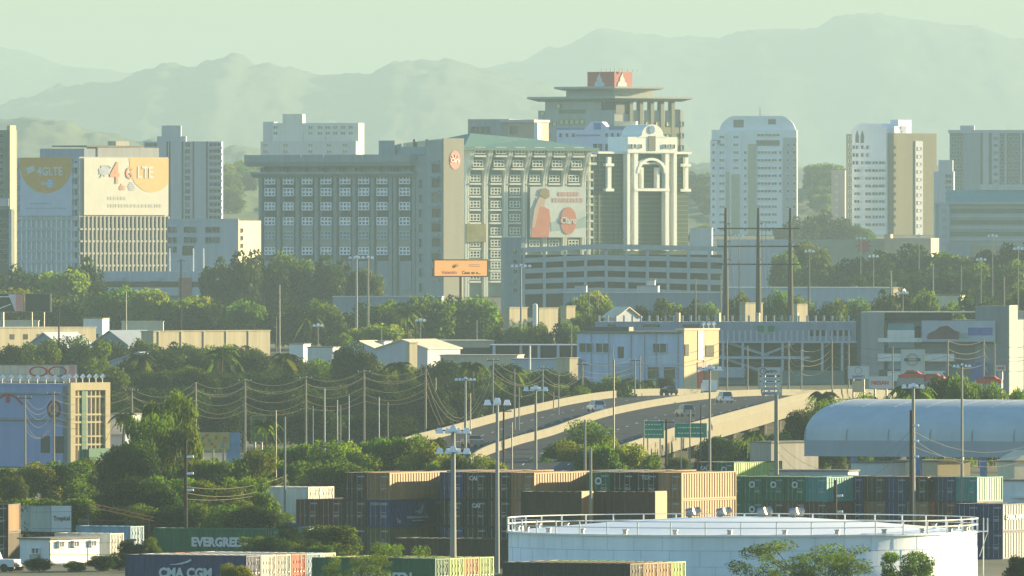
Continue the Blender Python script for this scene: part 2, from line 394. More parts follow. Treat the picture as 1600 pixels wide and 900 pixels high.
Nb = block(1065, 1424, 26, 12.19, cols, 3, labs(cols, 'of the sunlit tan stack'), GS)
# the containers with a yellow stripe, standing on a platform behind the tank rail
dp = 1372
pf = thing('loading_platform', 'low concrete platform behind the tank carrying two dark containers', 'platform', (X(905, dp), dp, 0), R(-26))
b = MB(); b.box(-7, 15, .3, 3.2, 0, 1.5); b.box(-7.2, 15.2, .1, 3.4, 1.5, 1.62); part('platform_slab', b, concrete, pf)
yel = mat('yellow_stripe', (0.42, 0.36, 0.03), 0.6, 0.15, 1.0)
for k, (pc, lb) in enumerate(((905, 'dark brown container with yellow stripe and tan end, left one behind tank rail'), (1020, 'dark brown container with yellow stripe and tan end, right one behind tank rail'))):
    cc = [['brown'], ['darkbrown']]
    r = block(pc, dp, 26, 6.06, cc, 2, [[lb.replace('dark brown', 'brown').replace('with yellow stripe', 'below the one with yellow stripe')], [lb]], 'short containers behind the tank rail', turned=True, z0=1.63, yoff=.3)
    st = MB(); st.box(-CW / 2 - .03, -CW / 2 - .01, 4.4, 5.0, .3, 2.2); 
    st2 = MB(); st2.box(CW / 2 + .035, CW / 2 + .045, 4.6, 5.1, .3, 2.2); part('stripe', st2, yel, r[1])
    e = MB(); e.box(-CW / 2 - .02, CW / 2 + .02, -.12, -.06, .1, CH + .02); e.box(-CW / 2, CW / 2, -.06, .5, CH + .0, CH + .06); part('end_cover', e, CC['brown'], r[1])  # lighter brown sheet paints the sun on the dark container's end
# right row of short containers
cols = [['maroon', 'maroon', 'darkbrown', 'green', 'green'], ['teal', 'green', 'green', 'green', 'green']]
Q1 = block(1292, 1564, 28, 6.06, cols, 2, labs(cols, 'of the green row'), GS)
Q1[5]['label'] = 'teal container half in sun at the right end of the green row'
cols = [['darkbrown', 'maroon', 'red', 'navy', 'navy', 'black'], ['teal', 'navy', 'darkbrown', 'maroon', 'navy', 'black']]
Q2 = block(1527, 1564, 28, 6.06, cols, 2, labs(cols, 'of the row below the shed'), GS)
cols = [['brown', 'navy', 'brown', 'navy', 'brown'], ['black', 'navy', 'darkbrown', 'navy', 'navy']]
block(1292, 1564, 28, 6.06, cols, 2, labs(cols, 'in the second row behind green ones'), GS, xoff=8.5, yoff=6.5)
cols = [['tealgrey'], ['tealgrey']]
t = R(28); ax = Vector((math.cos(t), -math.sin(t), 0))
cols = [['navy'], ['navy']]
T_ = block(1567, 1403, 28, 6.06, [['navy', 'navy'], ['navy', 'navy']], 2, labs([['navy', 'navy'], ['navy', 'navy']], 'right of the white tank'), GS)
cols = [['grey'] * 1, ['grey'] * 1]
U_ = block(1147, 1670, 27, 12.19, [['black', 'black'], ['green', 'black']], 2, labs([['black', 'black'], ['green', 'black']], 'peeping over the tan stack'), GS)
# lit lime side: sun on the right hand green container is painted by lime panels
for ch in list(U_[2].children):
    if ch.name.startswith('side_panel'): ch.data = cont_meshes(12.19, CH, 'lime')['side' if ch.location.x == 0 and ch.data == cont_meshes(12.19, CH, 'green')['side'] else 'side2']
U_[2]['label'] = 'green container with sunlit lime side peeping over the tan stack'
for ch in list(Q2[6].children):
    if ch.data == cont_meshes(6.06, CH, 'teal')['side']: ch.data = cont_meshes(6.06, CH, 'tealgrey')['side']  # paler panel paints the sunlight on this teal side
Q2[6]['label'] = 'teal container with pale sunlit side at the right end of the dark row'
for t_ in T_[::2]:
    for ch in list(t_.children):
        if ch.data == cont_meshes(6.06, CH, 'navy')['side']: ch.data = cont_meshes(6.06, CH, 'grey')['side']  # grey panel paints the light on the navy container's sun side
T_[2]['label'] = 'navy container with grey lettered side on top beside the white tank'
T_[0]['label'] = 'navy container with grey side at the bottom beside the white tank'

# foreground rows, long sides to the camera
GF = 'containers in the foreground rows'
r1c = ['navy', 'white', 'grey', 'red', 'lightblue', 'white']
r1 = block(385, 1295, 29.6, 12.19, [r1c], 1, [['navy blue container with large white lettering and arc in the left foreground'] + [f'{CN[c]} container end, {ORD[i]} behind the navy lettered container' for i, c in enumerate(r1c[1:])]], GF, turned=True)
r2 = block(680, 1283, 29.6, 12.19, [['green', 'lime', 'orange', 'lime']], 1, [['green lettered container in the middle foreground behind the twigs', 'lime green container end, first behind the green one', 'orange container end between two lime ones', 'lime green container end beside the tall lamp mast']], GF, turned=True)
r3 = block(985, 1264, 28, 12.19, [['black', 'brown', 'brown', 'lime']], 1, [['black container standing in front of the white tank', 'tan container end, first behind the black container', 'tan container end, second behind the black container', 'lime green container end, last behind the black container']], GF, turned=True)
r4 = block(416, 1417, 28, 12.19, [['green']], 1, [['dark green container with large white lettering behind the leaning pole']], GF, turned=True)
r5 = block(802, 1368, 27, 12.19, [['darkbrown', 'darkbrown']], 1, [['dark brown container lying below the big stacks, front one', 'dark brown container lying below the big stacks, rear one']], GF, turned=True)
seam = MB()
# lettering. turned containers: long visible side is local +x? (rotated 90) -> outward normal of the camera-side is local -x..+x
def side_text(c, s, size, y, z, bold=0.03, m=whitelet, sgn=1):
    # text on the long side; local x = +-CW/2
    return text(c, s, size, (sgn * (CW / 2 + .03), y, z), (R(90), 0, R(90) if sgn > 0 else R(-90)), m, bold=bold, ext=.015)
def end_text(c, s, size, x, z, bold=0.02, m=whitelet): return text(c, s, size, (x, -.06, z), FRONT, m, bold=bold, ext=.012)
# turned containers: doors (-y local) face world right; camera side is local -x
SG = -1
side_text(r1[0], 'CMA CGM', 1.15, 6.1, 1.0, bold=.05, sgn=SG)
arc = MB(); pts = [Vector((SG * (CW / 2 + .04), 7.6 - 2.4 * math.sin(a), 1.75 + .35 * (1 - math.cos(a * 1.1)) * 2)) for a in [i * .13 for i in range(9)]]
for i, (a, c_) in enumerate(zip(pts, pts[1:])): arc.cyl(a, c_, .03 + .011 * i, .03 + .011 * (i + 1), 5)
part('logo_arc', arc, whitelet, r1[0])
side_text(r2[0], 'EVERGREEN', 1.1, 5.2, .9, bold=.05, sgn=SG)
side_text(r4[0], 'EVERGREEN', 1.15, 5.0, 1.25, bold=.06, sgn=SG)
dimlet = mat('faded_lettering', (0.34, 0.35, 0.34), 0.7, 0.2, 2.0)
def bird(c):
    m_ = MB(); x = CW / 2 + .03
    m_.add([(x, 5.0, 1.35), (x, 7.2, 1.75), (x, 6.5, 1.35)], [(0, 2, 1)]); m_.add([(x, 6.0, 1.2), (x, 7.3, 2.35), (x, 6.9, 1.2), (x, 6.6, 1.2)], [(0, 3, 1), (3, 2, 1)])
    m_.box(x - .01, x + .01, 3.6, 8.2, .78, .98); m_.box(x - .01, x + .01, 4.6, 7.4, .5, .62)
    part('logo', m_, dimlet, c)
side_text(Lb[3], 'Tex', .55, 1.9, .55, m=dimlet); bird(Lb[3]); side_text(Lb[3], 'TGHU 4401', .34, 10.4, 2.15, m=dimlet)
end_text(Lb[3], 'TGHU 4401', .34, .1, 2.2, m=dimlet)
for c, s, x, z in ((Mb[10], 'CAI', -.2, 2.0), (Mb[6], 'CAI', .1, 2.0), (Mb[7], 'TAL', .3, 1.9), (Nb[9], 'TEX', .0, 2.1), (Nb[5], 'GLD', 0, 1.8), (Nb[6], 'TEX', 0, 1.9), (U_[3], 'CAI', 0, 1.9), (Q2[8], 'TEX', .0, 2.1), (Q2[9], 'TAL', -.1, 2.1)):
    end_text(c, s, .55, x, z, m=whitelet if s == 'CAI' else dimlet)
side_text(T_[2], 'CHINA SHIPPING', .62, 3.0, 1.3, bold=.03)
def ring(c, x, z, r=.36, m=whitelet, name='logo_ring', y=-.06):
    m_ = MB(); n = 14
    for i in range(n):
        a, b_ = 2 * math.pi * i / n, 2 * math.pi * (i + 1) / n
        m_.add([(x + r * math.cos(a), y, z + r * math.sin(a)), (x + r * math.cos(b_), y, z + r * math.sin(b_)), (x + r * .55 * math.cos(b_), y, z + r * .55 * math.sin(b_)), (x + r * .55 * math.cos(a), y, z + r * .55 * math.sin(a))], [(0, 3, 2, 1)])
    part(name, m_, m, c)
for c in (Q1[6], Q1[7], Q1[8], Q1[9], Q1[3], Nb[11], U_[2]): ring(c, .0, 1.75)

# ---------------- storage tank ----------------
DT, RT = 1330.0, 20.75; cx = X(1160.5, DT)
tankw = mat('tank_white_paint', (0.72, 0.77, 0.79), 0.45, 0.07, 0.15, streak=0.13)
tk = thing('storage_tank', 'huge round white storage tank with railing round its low roof', 'storage tank', (cx, DT, 0))
HT = Z(829.5, DT); N = 160
def ringpt(r, i, z, n=N): a = 2 * math.pi * i / n; return (r * math.cos(a), r * math.sin(a), z)
b = MB(); zs = [0.0, 1.3, 1.31, 2.7, 2.71, HT]; rs = [RT, RT, RT - .015, RT - .015, RT - .03, RT - .03]
vs = [ringpt(r, i, z) for r, z in zip(rs, zs) for i in range(N)]
b.add(vs, [(j * N + i, j * N + (i + 1) % N, (j + 1) * N + (i + 1) % N, (j + 1) * N + i) for j in range(len(zs) - 1) for i in range(N)])
part('shell', b, tankw, tk, smooth=True)
b = MB(); HC = Z(807, DT); vs = []
prof = [(RT - .03, HT), (RT * .8, HT + (HC - HT) * .28), (RT * .55, HT + (HC - HT) * .62), (RT * .28, HT + (HC - HT) * .9), (1.2, HC), ]
for r, z in prof: vs += [ringpt(r, i, z) for i in range(N)]
b.add(vs, [(j * N + i, j * N + (i + 1) % N, (j + 1) * N + (i + 1) % N, (j + 1) * N + i) for j in range(len(prof) - 1) for i in range(N)])
b.add([ringpt(1.2, i, HC) for i in range(N)], [tuple(range(N))])
part('roof', b, mat('tank_roof_paint', (0.88, 0.88, 0.88), 0.5, 0.06, 0.3), tk, smooth=True)
b = MB()
for i in range(48):
    for z0_, z1_, o_ in ((0, 1.3, 0), (1.3, 2.7, .5), (2.7, HT, .25)):
        a = 2 * math.pi * (i + o_) / 48; b.cyl(((RT - .0) * math.cos(a), (RT - .0) * math.sin(a), z0_), ((RT - .0) * math.cos(a), (RT - .0) * math.sin(a), z1_), .012, n=4)
for z_ in (1.3, 2.7): b.tube([Vector(ringpt(RT + .0, i, z_, 120)) for i in range(121)], .015, 4)
part('weld_seam', b, mat('weld_seam', (0.40, 0.42, 0.42), .6, .2, 1), tk, kind='stuff')
b = MB()
for r0, z0, z1, dr in ((RT - .02, HT - .14, HT + .02, .16),):
    vs = [ringpt(r, i, z) for r, z in ((r0, z0), (r0 + dr, z0), (r0 + dr, z1), (r0, z1)) for i in range(N)]
    b.add(vs, [(j * N + i, j * N + (i + 1) % N, ((j + 1) % 4) * N + (i + 1) % N, ((j + 1) % 4) * N + i) for j in range(4) for i in range(N)])
part('rim_angle', b, tankw, tk)
railm = mat('rail_paint', (0.78, 0.78, 0.76), 0.5, 0.08, 1.0); NP = 42
rl = MB()
for z in (HT + .62, HT + 1.15):
    rl.tube([Vector(ringpt(RT + .05, i, z, 126)) for i in range(127)], .055, 4)
ho_ = part('hand_rail', rl, railm, tk)
pm = MB(); pm.cyl((0, 0, 0), (0, 0, 1.17), .07, n=6); pm.box(-.09, .09, -.09, .09, -.02, .04); pmesh = pm.mesh('rail_post', [railm])
for i in range(NP): obj('rail_post', pmesh, tk, ringpt(RT + .05, i + .35, HT, NP))
nz = MB(); nz.cyl((0, 0, .0), (0, 0, .32), .20, n=8); nz.cyl((0, 0, .32), (0, 0, .40), .28, n=8); nmesh = nz.mesh('roof_nozzle', [greymetal])
for i in range(26): obj('roof_nozzle', nmesh, tk, ringpt(RT - .8, i + .2, HT + .06, 26))
for pxv, rr in ((1078, .45), (1126, .45), (1190, .5), (1240, .45)):
    v = MB(); x = X(pxv, DT) - cx; zb = HC - .25
    v.cyl((x, 0, zb - .3), (x, 0, zb + .35), .16, n=8); v.cyl((x - .25, -.1, zb + .55), (x + .35, -.3, zb + .75), rr * .9, rr * .75, n=10); v.cyl((x + .55, .4, zb + .75), (x + .9, .5, zb + .85), rr * .7, rr * .6, n=10); v.box(x - .4, x + .9, -.1, .5, zb + .3, zb + .42)
    part('roof_vent', v, greymetal, tk)
ld = MB(); a = R(-8); 
for s_ in (-.3, .3): ld.cyl(((RT + .5), s_ - 2, 0), ((RT + .5), s_ - 2, HT + 1.2), .05, n=5)
for i in range(12): ld.cyl((RT + .5, -2.3, .3 + i * .38), (RT + .5, -1.7, .3 + i * .38), .03, n=4)
ld.box(RT, RT + .9, -3.0, -1.0, HT - .05, HT + .02); ld.cyl((RT + .85, -3, HT), (RT + .85, -3, HT + 1.15), .04, n=4); ld.cyl((RT + .85, -1, HT), (RT + .85, -1, HT + 1.15), .04, n=4); ld.cyl((RT + .85, -3, HT + 1.12), (RT + .85, -1, HT + 1.12), .04, n=4)
ld.cyl((RT + .1, -3, HT - 2.2), (RT + .85, -3, HT), .05, n=4)
part('ladder', ld, railm, tk)

# ---------------- arched shed ----------------
DS = 1700.0; th = R(26)
shedm = mat('shed_white_membrane', (0.50, 0.545, 0.56), 0.85, 0.08, 0.15, streak=0.10, spec=0.1)
skirt = mat('shed_skirt_sheet', (0.36, 0.38, 0.42), 0.6, 0.06, 0.2, streak=0.08)
sh = thing('arched_shed', 'big pale blue arched shed roof on posts behind the dark container row', 'shed', (X(1257, DS), DS, 0), -th)
HW = 15.0; zs0 = Z(711, DS); zk = Z(688, DS); zt = Z(630, DS) + .35; LEN = 62; n = 28
pts = []
for i in range(n + 1):
    a = math.pi * i / n; yy = HW - HW * math.cos(a) * (1.0); zz = zk + (zt - zk) * (abs(math.sin(a)) ** .8); pts.append((yy, zz))
b = MB(); vs = []; nseg = 12
for j in range(nseg + 1):
    x = LEN * j / nseg; vs += [(x, y, z) for y, z in pts]
w_ = len(pts)
b.add(vs, [(j * w_ + i, (j + 1) * w_ + i, (j + 1) * w_ + i + 1, j * w_ + i + 1) for j in range(nseg) for i in range(n)])
part('roof', b, shedm, sh, smooth=True)
b = MB()
for (y0, z0), (y1, z1) in zip(pts[:15], pts[1:16]): b.cyl((0, y0, z0 + .02), (0, y1, z1 - .0), .018, n=4)
me = b.mesh('roof_seam', [shedm])
for j in range(15): obj('roof_seam', me, sh, (4 * j + .6, 0, -.01))
b = MB(); b.box(0, LEN, -.05, .05, zs0, zk + .02); b.box(0, LEN, 2 * HW - .05, 2 * HW + .05, zs0, zk); b.box(0, LEN, -.12, .12, zs0 - .12, zs0); part('skirt', b, skirt, sh)
b = MB()
for (y0, z0), (y1, z1) in zip(pts, pts[1:]): b.cyl((.05, y0, z0 - .15), (.05, y1, z1 - .15), .12, n=4)
me = b.mesh('arch_rib', [greymetal])
for j in range(nseg): obj('arch_rib', me, sh, (LEN * j / nseg, 0, 0))
colb = mat('blue_column_paint', (0.10, 0.22, 0.42), 0.5, 0.1, 0.5)
pm = MB(); pm.box(-.3, .3, -.3, .3, 0, zs0 - .12); pmesh = pm.mesh('column', [colb])
for j in range(8):
    for y in (0.4, 2 * HW - .4): obj('column', pmesh, sh, (6 + j * 8, y, 0))
# low clutter under and around the shed
def simple_box_building(name, label, cat, px0, px1, d, py_top, depth, m, th=26, py_base=None, extra=None, group=None, zb=None, lit=None):
    """body + roof slab + eave; px1 is the near right corner"""
    b_ = Bld(name, label, cat, px1, d, th, group, zb)
    w = -b_.f(px0); h = b_.z(py_top)
    q = MB(); q.box(-w, 0, 0, depth, 0, h); b_.part('wall', q, m)
    q = MB(); q.box(-w - .15, .15, -.15, depth + .15, h, h + .18); b_.part('roof', q, rooftar if lit is None else lit)
    b_.w, b_.h, b_.dep = w, h, depth
    return b_
sb = simple_box_building('store_shed', 'white low store seen through the gap under the arched shed', 'building', 1330, 1380, 1690, 724, 6, offwhite)
for u, lab in ((-2.2, ''), (-5, '')):
    q = MB(); q.box(u, u + 1.2, -.06, .03, 0, 2.1); sb.part('door', q, darkmetal)
sb = simple_box_building('store_shed', 'cream lit hut under the right part of the arched shed', 'building', 1400, 1465, 1720, 722, 5, cream, th=50)
q = MB(); q.box(.02, .06, 1, 3, .9, 2); sb.part('window', q, glass)
sb = simple_box_building('small_house', 'small cream gabled hut under the shed near the right edge', 'building', 1560, 1585, 1650, 722, 5, cream, th=52)
q = MB(); q.prismx([(0, 0), (5, 0), (2.5, 1.1)], -3, .1); o = sb.part('gable_roof', q, cream); o.location.z = sb.h + .18
q = MB(); q.box(.02, .08, 1.6, 3.4, 0, 2.4); sb.part('door', q, darkmetal)
sb = simple_box_building('concrete_shed', 'grey block store with cream sunlit side left of the arched shed', 'building', 1172, 1205, 1800, 692, 9, concrete, th=40, zb=0)
q = MB(); q.box(-6, 0, -.08, .0, 2.2, 2.4); sb.part('ledge', q, concrete)
sb = simple_box_building('flat_roof_store', 'white flat roofed store in front of the arched shed columns', 'building', 1205, 1325, 1650, 737, 4, palewall, th=18)
q = MB(); q.box(-9, -6.8, -.06, .02, 0, 1.9); sb.part('door', q, darkmetal)
wb = simple_box_building('white_warehouse', 'white low warehouse right of the dark container row at the frame edge', 'building', 1566, 1640, 1640, 752, 10, white, th=20)
q = MB(); q.box(-4, 1, -.5, 0, 1.7, 1.9); wb.part('canopy', q, white)

# ---------------- left foreground yard ----------------
rc = block(80, 1480, 50, 6.06, [['grey']], 1, [['white refrigerated container with lettered sunlit end above the hut roof']], 'containers at the left edge', turned=True, z0=1.05)[0]
chs = thing('chassis_trailer', 'steel chassis trailer under the white lettered container', 'trailer', rc.location.copy() - Vector((0, 0, 1.05)), rc.rotation_euler.z)
b = MB()
for x in (-.8, .65): b.box(x, x + .15, 0, 6.06, .75, 1.04)
for y in (.3, 3, 5.7): b.box(-.65, .65, y, y + .15, .8, .95)
part('frame', b, darkmetal, chs)
wm = MB(); wm.cyl((-.15, 0, 0), (.15, 0, 0), .48, n=12); wme = wm.mesh('wheel', [black])
for x in (-1.0, 1.0):
    for y in (.9, 2.1): obj('wheel', wme, chs, (x, y, .5))
b = MB(); b.box(-.75, -.55, 4.8, 5.0, 0, .78); b.box(.55, .75, 4.8, 5.0, 0, .78); part('landing_leg', b, darkmetal, chs)
b = MB(); b.box(-CW / 2, CW / 2, -.1, -.05, .05, CH); part('end_panel', b, white, rc)
textm = mat('grey_lettering', (0.16, 0.16, 0.13), 0.7, 0.1, 1.0)
text(rc, 'Tropical', .62, (0, -.125, 1.35), FRONT, textm, bold=.025, ext=.01)
# left edge dark stack
cols = [['darkbrown'], ['darkbrown'], ['maroon']]
lk = block(13, 1400, 9, 6.06, [['darkbrown', 'darkbrown']], 1, [['dark brown container on the ground at the left edge', 'second dark brown container on the ground at the left edge']], 'containers at the left edge')
lk = block(13, 1400, 9, 6.06, [['darkbrown', 'darkbrown']], 1, [['dark brown container with tan side stacked at the left edge', 'dark brown container stacked at the very left edge']], 'containers at the left edge', z0=2.6)
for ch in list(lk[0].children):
    if ch.data == cont_meshes(6.06, CH, 'darkbrown')['side']: ch.data = cont_meshes(6.06, CH, 'brown')['side']  # lighter brown panel paints the sunlit side of the dark container
# white hut
ht = Bld('site_hut', 'white two-sided yard hut with sunlit wall behind the mesh fence', 'hut', 78, 1385, 33)
dep = ht.sd(152); w = -ht.f(30); h = ht.z(843)
b = MB(); b.box(-w, 0, 0, dep, 0, h); ht.part('wall', b, white)
b = MB(); b.box(-w - .2, .2, -.2, dep + .2, h, h + .14); ht.part('roof', b, rooftar)
wm_ = window_mesh(.9, .6, 2, 1, .07, white, glass); dm = window_mesh(.95, 1.9, 1, 1, .08, white, glass)
ht.place('window', wm_[0], 'f', -w * .45, 1.15); ht.place('window', wm_[1], 'f', -w * .45, 1.15, off=.0)
for u in (dep * .2, dep * .5, dep * .85):
    q = ht.place('window', wm_[0], 's', u, 1.75); obj('pane', wm_[1], q)
ac = MB(); ac.box(-w * .45 - .45, -w * .45 + .45, -.5, -.02, .35, .8); ht.part('air_conditioner', ac, greymetal)
h2 = simple_box_building('site_hut', 'blue grey cabin standing behind the right of the white hut', 'hut', 150, 196, 1420, 846, 3, palewall, th=15)
q = MB(); q.box(-1.6, -.8, -.05, .02, 0, 2); h2.part('door', q, greywall)
# leaning timber / crane jib lying behind the hut
jb = thing('crane_jib', 'tan lattice jib lying low above the hut roof towards the trees', 'crane jib', (X(138, 1440), 1440, 0), 0)
b = MB(); a0 = Vector((0, 0, 4.3)); a1 = Vector((5.0, 3, 2.85))
a1 = Vector((6.2, 2.5, 2.85))
for off in (Vector((0, 0, 0)), Vector((0, .8, 0)), Vector((0, .4, .35))): b.cyl(a0 + off, a1 + off, .07, n=4)
for i in range(10):
    p = a0.lerp(a1, i / 10); q = a0.lerp(a1, (i + 1) / 10); b.cyl(p, q + Vector((0, .8, 0)), .035, n=4); b.cyl(p + Vector((0, .8, 0)), q + Vector((0, .4, .35)), .035, n=4)
part('lattice', b, CC['orange'], jb)
b = MB(); b.box(-1.2, .3, -.6, 1.4, 0, 2.2); b.box(-.9, 0, -.2, 1.0, 2.2, 3.0); b.cyl((0, .4, 2.5), a0 + Vector((0, .4, 0)), .1, n=5); b.cyl((0, .4, 3.0), a1 - Vector((1, 0, 0)), .05, n=4); b.cyl((5.8, 2.6, 0), (5.8, 2.6, 2.9), .08, n=5); part('jib_rest', b, darkmetal, jb)
# chain link fence
def fence(label, px0, px1, d, h, dd=0.0, cat='fence'):
    a = Vector((X(px0, d), d, G(d))); c = Vector((X(px1, d + dd), d + dd, G(d))); L = (c - a).length
    f = thing('mesh_fence', label, cat, a, math.atan2((c - a).y, (c - a).x)); n_ = max(2, int(L / 2.5)); pm = MB(); pm.cyl((0, 0, 0), (0, 0, h), .05, n=5); me = pm.mesh('post', [greymetal])
    for i in range(n_ + 1): obj('post', me, f, (L * i / n_, 0, 0))
    b = MB()
    for z in (h - .03, h * .5, .1): b.cyl((0, 0, z), (L, 0, z), .03, n=4)
    part('rail', b, greymetal, f)
    b = MB(); k = int(L / .35)
    for i in range(k): b.cyl((L * i / k, 0, .1), (L * i / k, 0, h), .012, n=3)
    part('mesh_wires', b, greymetal, f, kind='stuff'); return f
fence('grey mesh fence in front of the white hut at lower left', 78, 196, 1372, 2.2)
# green highway board builder is in the road part
def pickup(loc, rz, label):
    c = thing('pickup_truck', label, 'pickup truck', loc, rz); wp = mat('white_car_paint', (0.68, 0.70, 0.72), 0.25, 0.03, 1.0, spec=0.5)
    b = MB(); b.prismx([(0, .45), (5.2, .45), (5.2, 1.05), (3.95, 1.12), (3.3, 1.72), (2.0, 1.75), (1.75, 1.15), (0, 1.12)], -.85, .85); part('body', b, wp, c)
    b = MB(); b.prismx([(2.15, 1.17), (3.75, 1.17), (3.25, 1.64), (2.2, 1.66)], -.865, .865); part('side_window', b, glass, c)
    w_ = MB(); w_.cyl((-.12, 0, 0), (.12, 0, 0), .37, n=12); me = w_.mesh('wheel', [black])
    for x in (-.8, .8):
        for y in (.95, 4.2): obj('wheel', me, c, (x, y, .37))
    b = MB(); b.box(-.8, .8, -.12, 0, .5, .68); part('bumper', b, greymetal, c)
    b = MB(); b.box(-.83, -.6, -.02, 0, .8, 1.0); part('tail_light', b, red, c)
    return c
pickup((X(27, 1350), 1350, 0), R(70), 'white pickup truck parked beside the hut at the lower left')

block(482, 1500, 30, 6.06, [['white', 'lightblue'], ['white', 'white']], 2, [['white container, bottom one left of the brown stacks', 'light blue container behind the white pair'], ['white container, upper one left of the brown stacks', 'white container, upper rear one left of the brown stacks']], 'pale containers beside the feathery trees', turned=True)
block(484, 1450, 30, 6.06, [['lightblue']], 1, [['light blue container low between the feathery trees and the brown stack']], 'pale containers beside the feathery trees', turned=True)

block(172, 1395, 30, 6.06, [['white']], 1, [['white container standing just right of the white hut']], 'containers at the left edge', turned=True)
block(204, 1430, 30, 6.06, [['lightblue']], 1, [['light blue container behind the mesh fence left of the navy lettered one']], 'containers at the left edge', turned=True)
# ---------------- trees ----------------
bark = mat('bark', (0.10, 0.075, 0.05), 0.95, 0.3, 1.0)
LEAF = {'green': leafmat('leaf_green', (0.030, 0.056, 0.008), (0.16, 0.27, 0.008)),
        'yellow': leafmat('leaf_yellow_green', (0.070, 0.092, 0.012), (0.34, 0.44, 0.012)),
        'dark': leafmat('leaf_dark', (0.010, 0.023, 0.004), (0.036, 0.072, 0.005)),
        'olive': leafmat('leaf_olive', (0.030, 0.043, 0.006), (0.15, 0.22, 0.010))}
def leaf_cloud(rng, cen, rad, n, size, squash=1.0, shell=0.55, up=0.0):
    """n small leaf sprays spread through one clump"""
    d = rng.normal(size=(n, 3)); d /= np.linalg.norm(d, axis=1)[:, None]
    r = shell + (1 - shell) * rng.random(n) ** 0.6; r = np.where(rng.random(n) < .12, r * 1.12, r)
    p = d * r[:, None] * rad * np.array([1, 1, squash]) + cen
    nrm = d + rng.normal(size=(n, 3)) * 0.75; nrm[:, 2] += 0.25; nrm /= np.linalg.norm(nrm, axis=1)[:, None]
    t = np.cross(nrm, rng.normal(size=(n, 3))); t /= np.linalg.norm(t, axis=1)[:, None] + 1e-9
    if up: t[:, 2] += up; t /= np.linalg.norm(t, axis=1)[:, None]
    b = np.cross(nrm, t); s = size * (0.6 + 0.8 * rng.random(n))[:, None]
    a = 1.0 + up
    v = np.stack([p - t * s * a, p + b * s * .55, p + t * s * a, p - b * s * .55], axis=1)
    return v.reshape(-1, 3)
def crown_mesh(name, seed, lobes, nleaf, size, rx, rz, zc, m, flat=0.8, up=0.0, airy=1.0, spread=0.62):
    rng = np.random.default_rng(seed); out = []; cens = []
    for i in range(lobes):
        a = 2 * math.pi * (i * .618 + rng.random() * .2); k = (i + .5) / lobes
        h = rng.random() * 1.75 - .95; rr = math.sqrt(max(0.12, 1 - min(1, abs(h) if h > 0 else abs(h) * .75) ** 2))
        c = np.array([math.cos(a) * rr * rx * spread * (0.5 + .5 * rng.random() + .2), math.sin(a) * rr * rx * spread * (.5 + .5 * rng.random() + .2), zc + h * rz * .62])
        rad = rx * (0.30 + 0.20 * rng.random()) * airy; cens.append((c, rad))
        out.append(leaf_cloud(rng, c, rad, int(nleaf / lobes * (rad / (rx * .4 * airy)) ** 2), size, flat, 0.5, up))
    v = np.concatenate(out); n = len(v) // 4
    me = bpy.data.meshes.new(name); me.vertices.add(len(v)); me.vertices.foreach_set('co', v.ravel())
    me.loops.add(n * 4); me.loops.foreach_set('vertex_index', np.arange(n * 4)); me.polygons.add(n); me.polygons.foreach_set('loop_start', np.arange(n) * 4)
    try: me.polygons.foreach_set('loop_total', np.full(n, 4))
    except Exception: pass
    me.materials.append(m); me.update(calc_edges=True); return me, cens
def trunk_mesh(name, seed, h, r, cens, nb=9):
    rng = random.Random(seed); b = MB(); pts = [Vector((0, 0, -.4)), Vector((rng.uniform(-.2, .2), rng.uniform(-.2, .2), h * .45)), Vector((rng.uniform(-.4, .4), rng.uniform(-.4, .4), h))]
    b.cyl(pts[0], pts[1], r, r * .75, 7); b.cyl(pts[1], pts[2], r * .75, r * .4, 7)
    for c, rad in cens[:nb]:
        c = Vector(c); s_ = pts[1].lerp(pts[2], rng.random()); mid = s_.lerp(c, .5) + Vector((rng.uniform(-.3, .3), rng.uniform(-.3, .3), -.2))
        b.cyl(s_, mid, r * .38, r * .24, 5); b.cyl(mid, c, r * .24, r * .08, 5)
        for _ in range(2):
            e = c + Vector((rng.uniform(-1, 1), rng.uniform(-1, 1), rng.uniform(-.2, 1))) * rad * .7; b.cyl(mid.lerp(c, .6), e, r * .12, r * .04, 4)
    return b.mesh(name, [bark])
# unit trees: height 10, crown radius 5 (rescaled when placed)
TV = {}
def variant(key, seed, lobes, nleaf, size, rz, zc, leaf, **k):
    c, cens = crown_mesh('crown', seed, lobes, nleaf, size, 5.0, rz, zc, LEAF[leaf], **k)
    TV[key] = (c, trunk_mesh('trunk', seed, zc * .8, .28, cens)); return TV[key]
variant('broad0', 1, 27, 10800, .23, 5.6, 4.9, 'green')
variant('broad1', 2, 23, 10800, .23, 5.6, 4.9, 'yellow')
variant('broad2', 3, 30, 10800, .22, 5.6, 4.9, 'green', airy=.92)
variant('dark0', 4, 27, 10800, .23, 5.6, 4.9, 'dark')
variant('dark1', 5, 32, 11400, .21, 5.6, 4.9, 'dark', airy=.9)
variant('olive0', 6, 30, 9600, .23, 5.6, 4.9, 'olive', airy=.88)
variant('airy0', 7, 42, 7800, .16, 5.6, 4.9, 'olive', airy=.66, up=.8, spread=.8)
variant('airy1', 8, 45, 7800, .16, 5.6, 4.9, 'green', airy=.62, up=.8, spread=.8)
variant('far0', 9, 22, 4080, .36, 5.6, 4.9, 'green')
variant('far1', 10, 22, 4080, .36, 5.6, 4.9, 'dark')
variant('far2', 11, 20, 4080, .36, 5.6, 4.9, 'yellow')
variant('twig0', 12, 46, 6500, .10, 5.6, 4.9, 'green', airy=.5, up=.9, spread=.95)
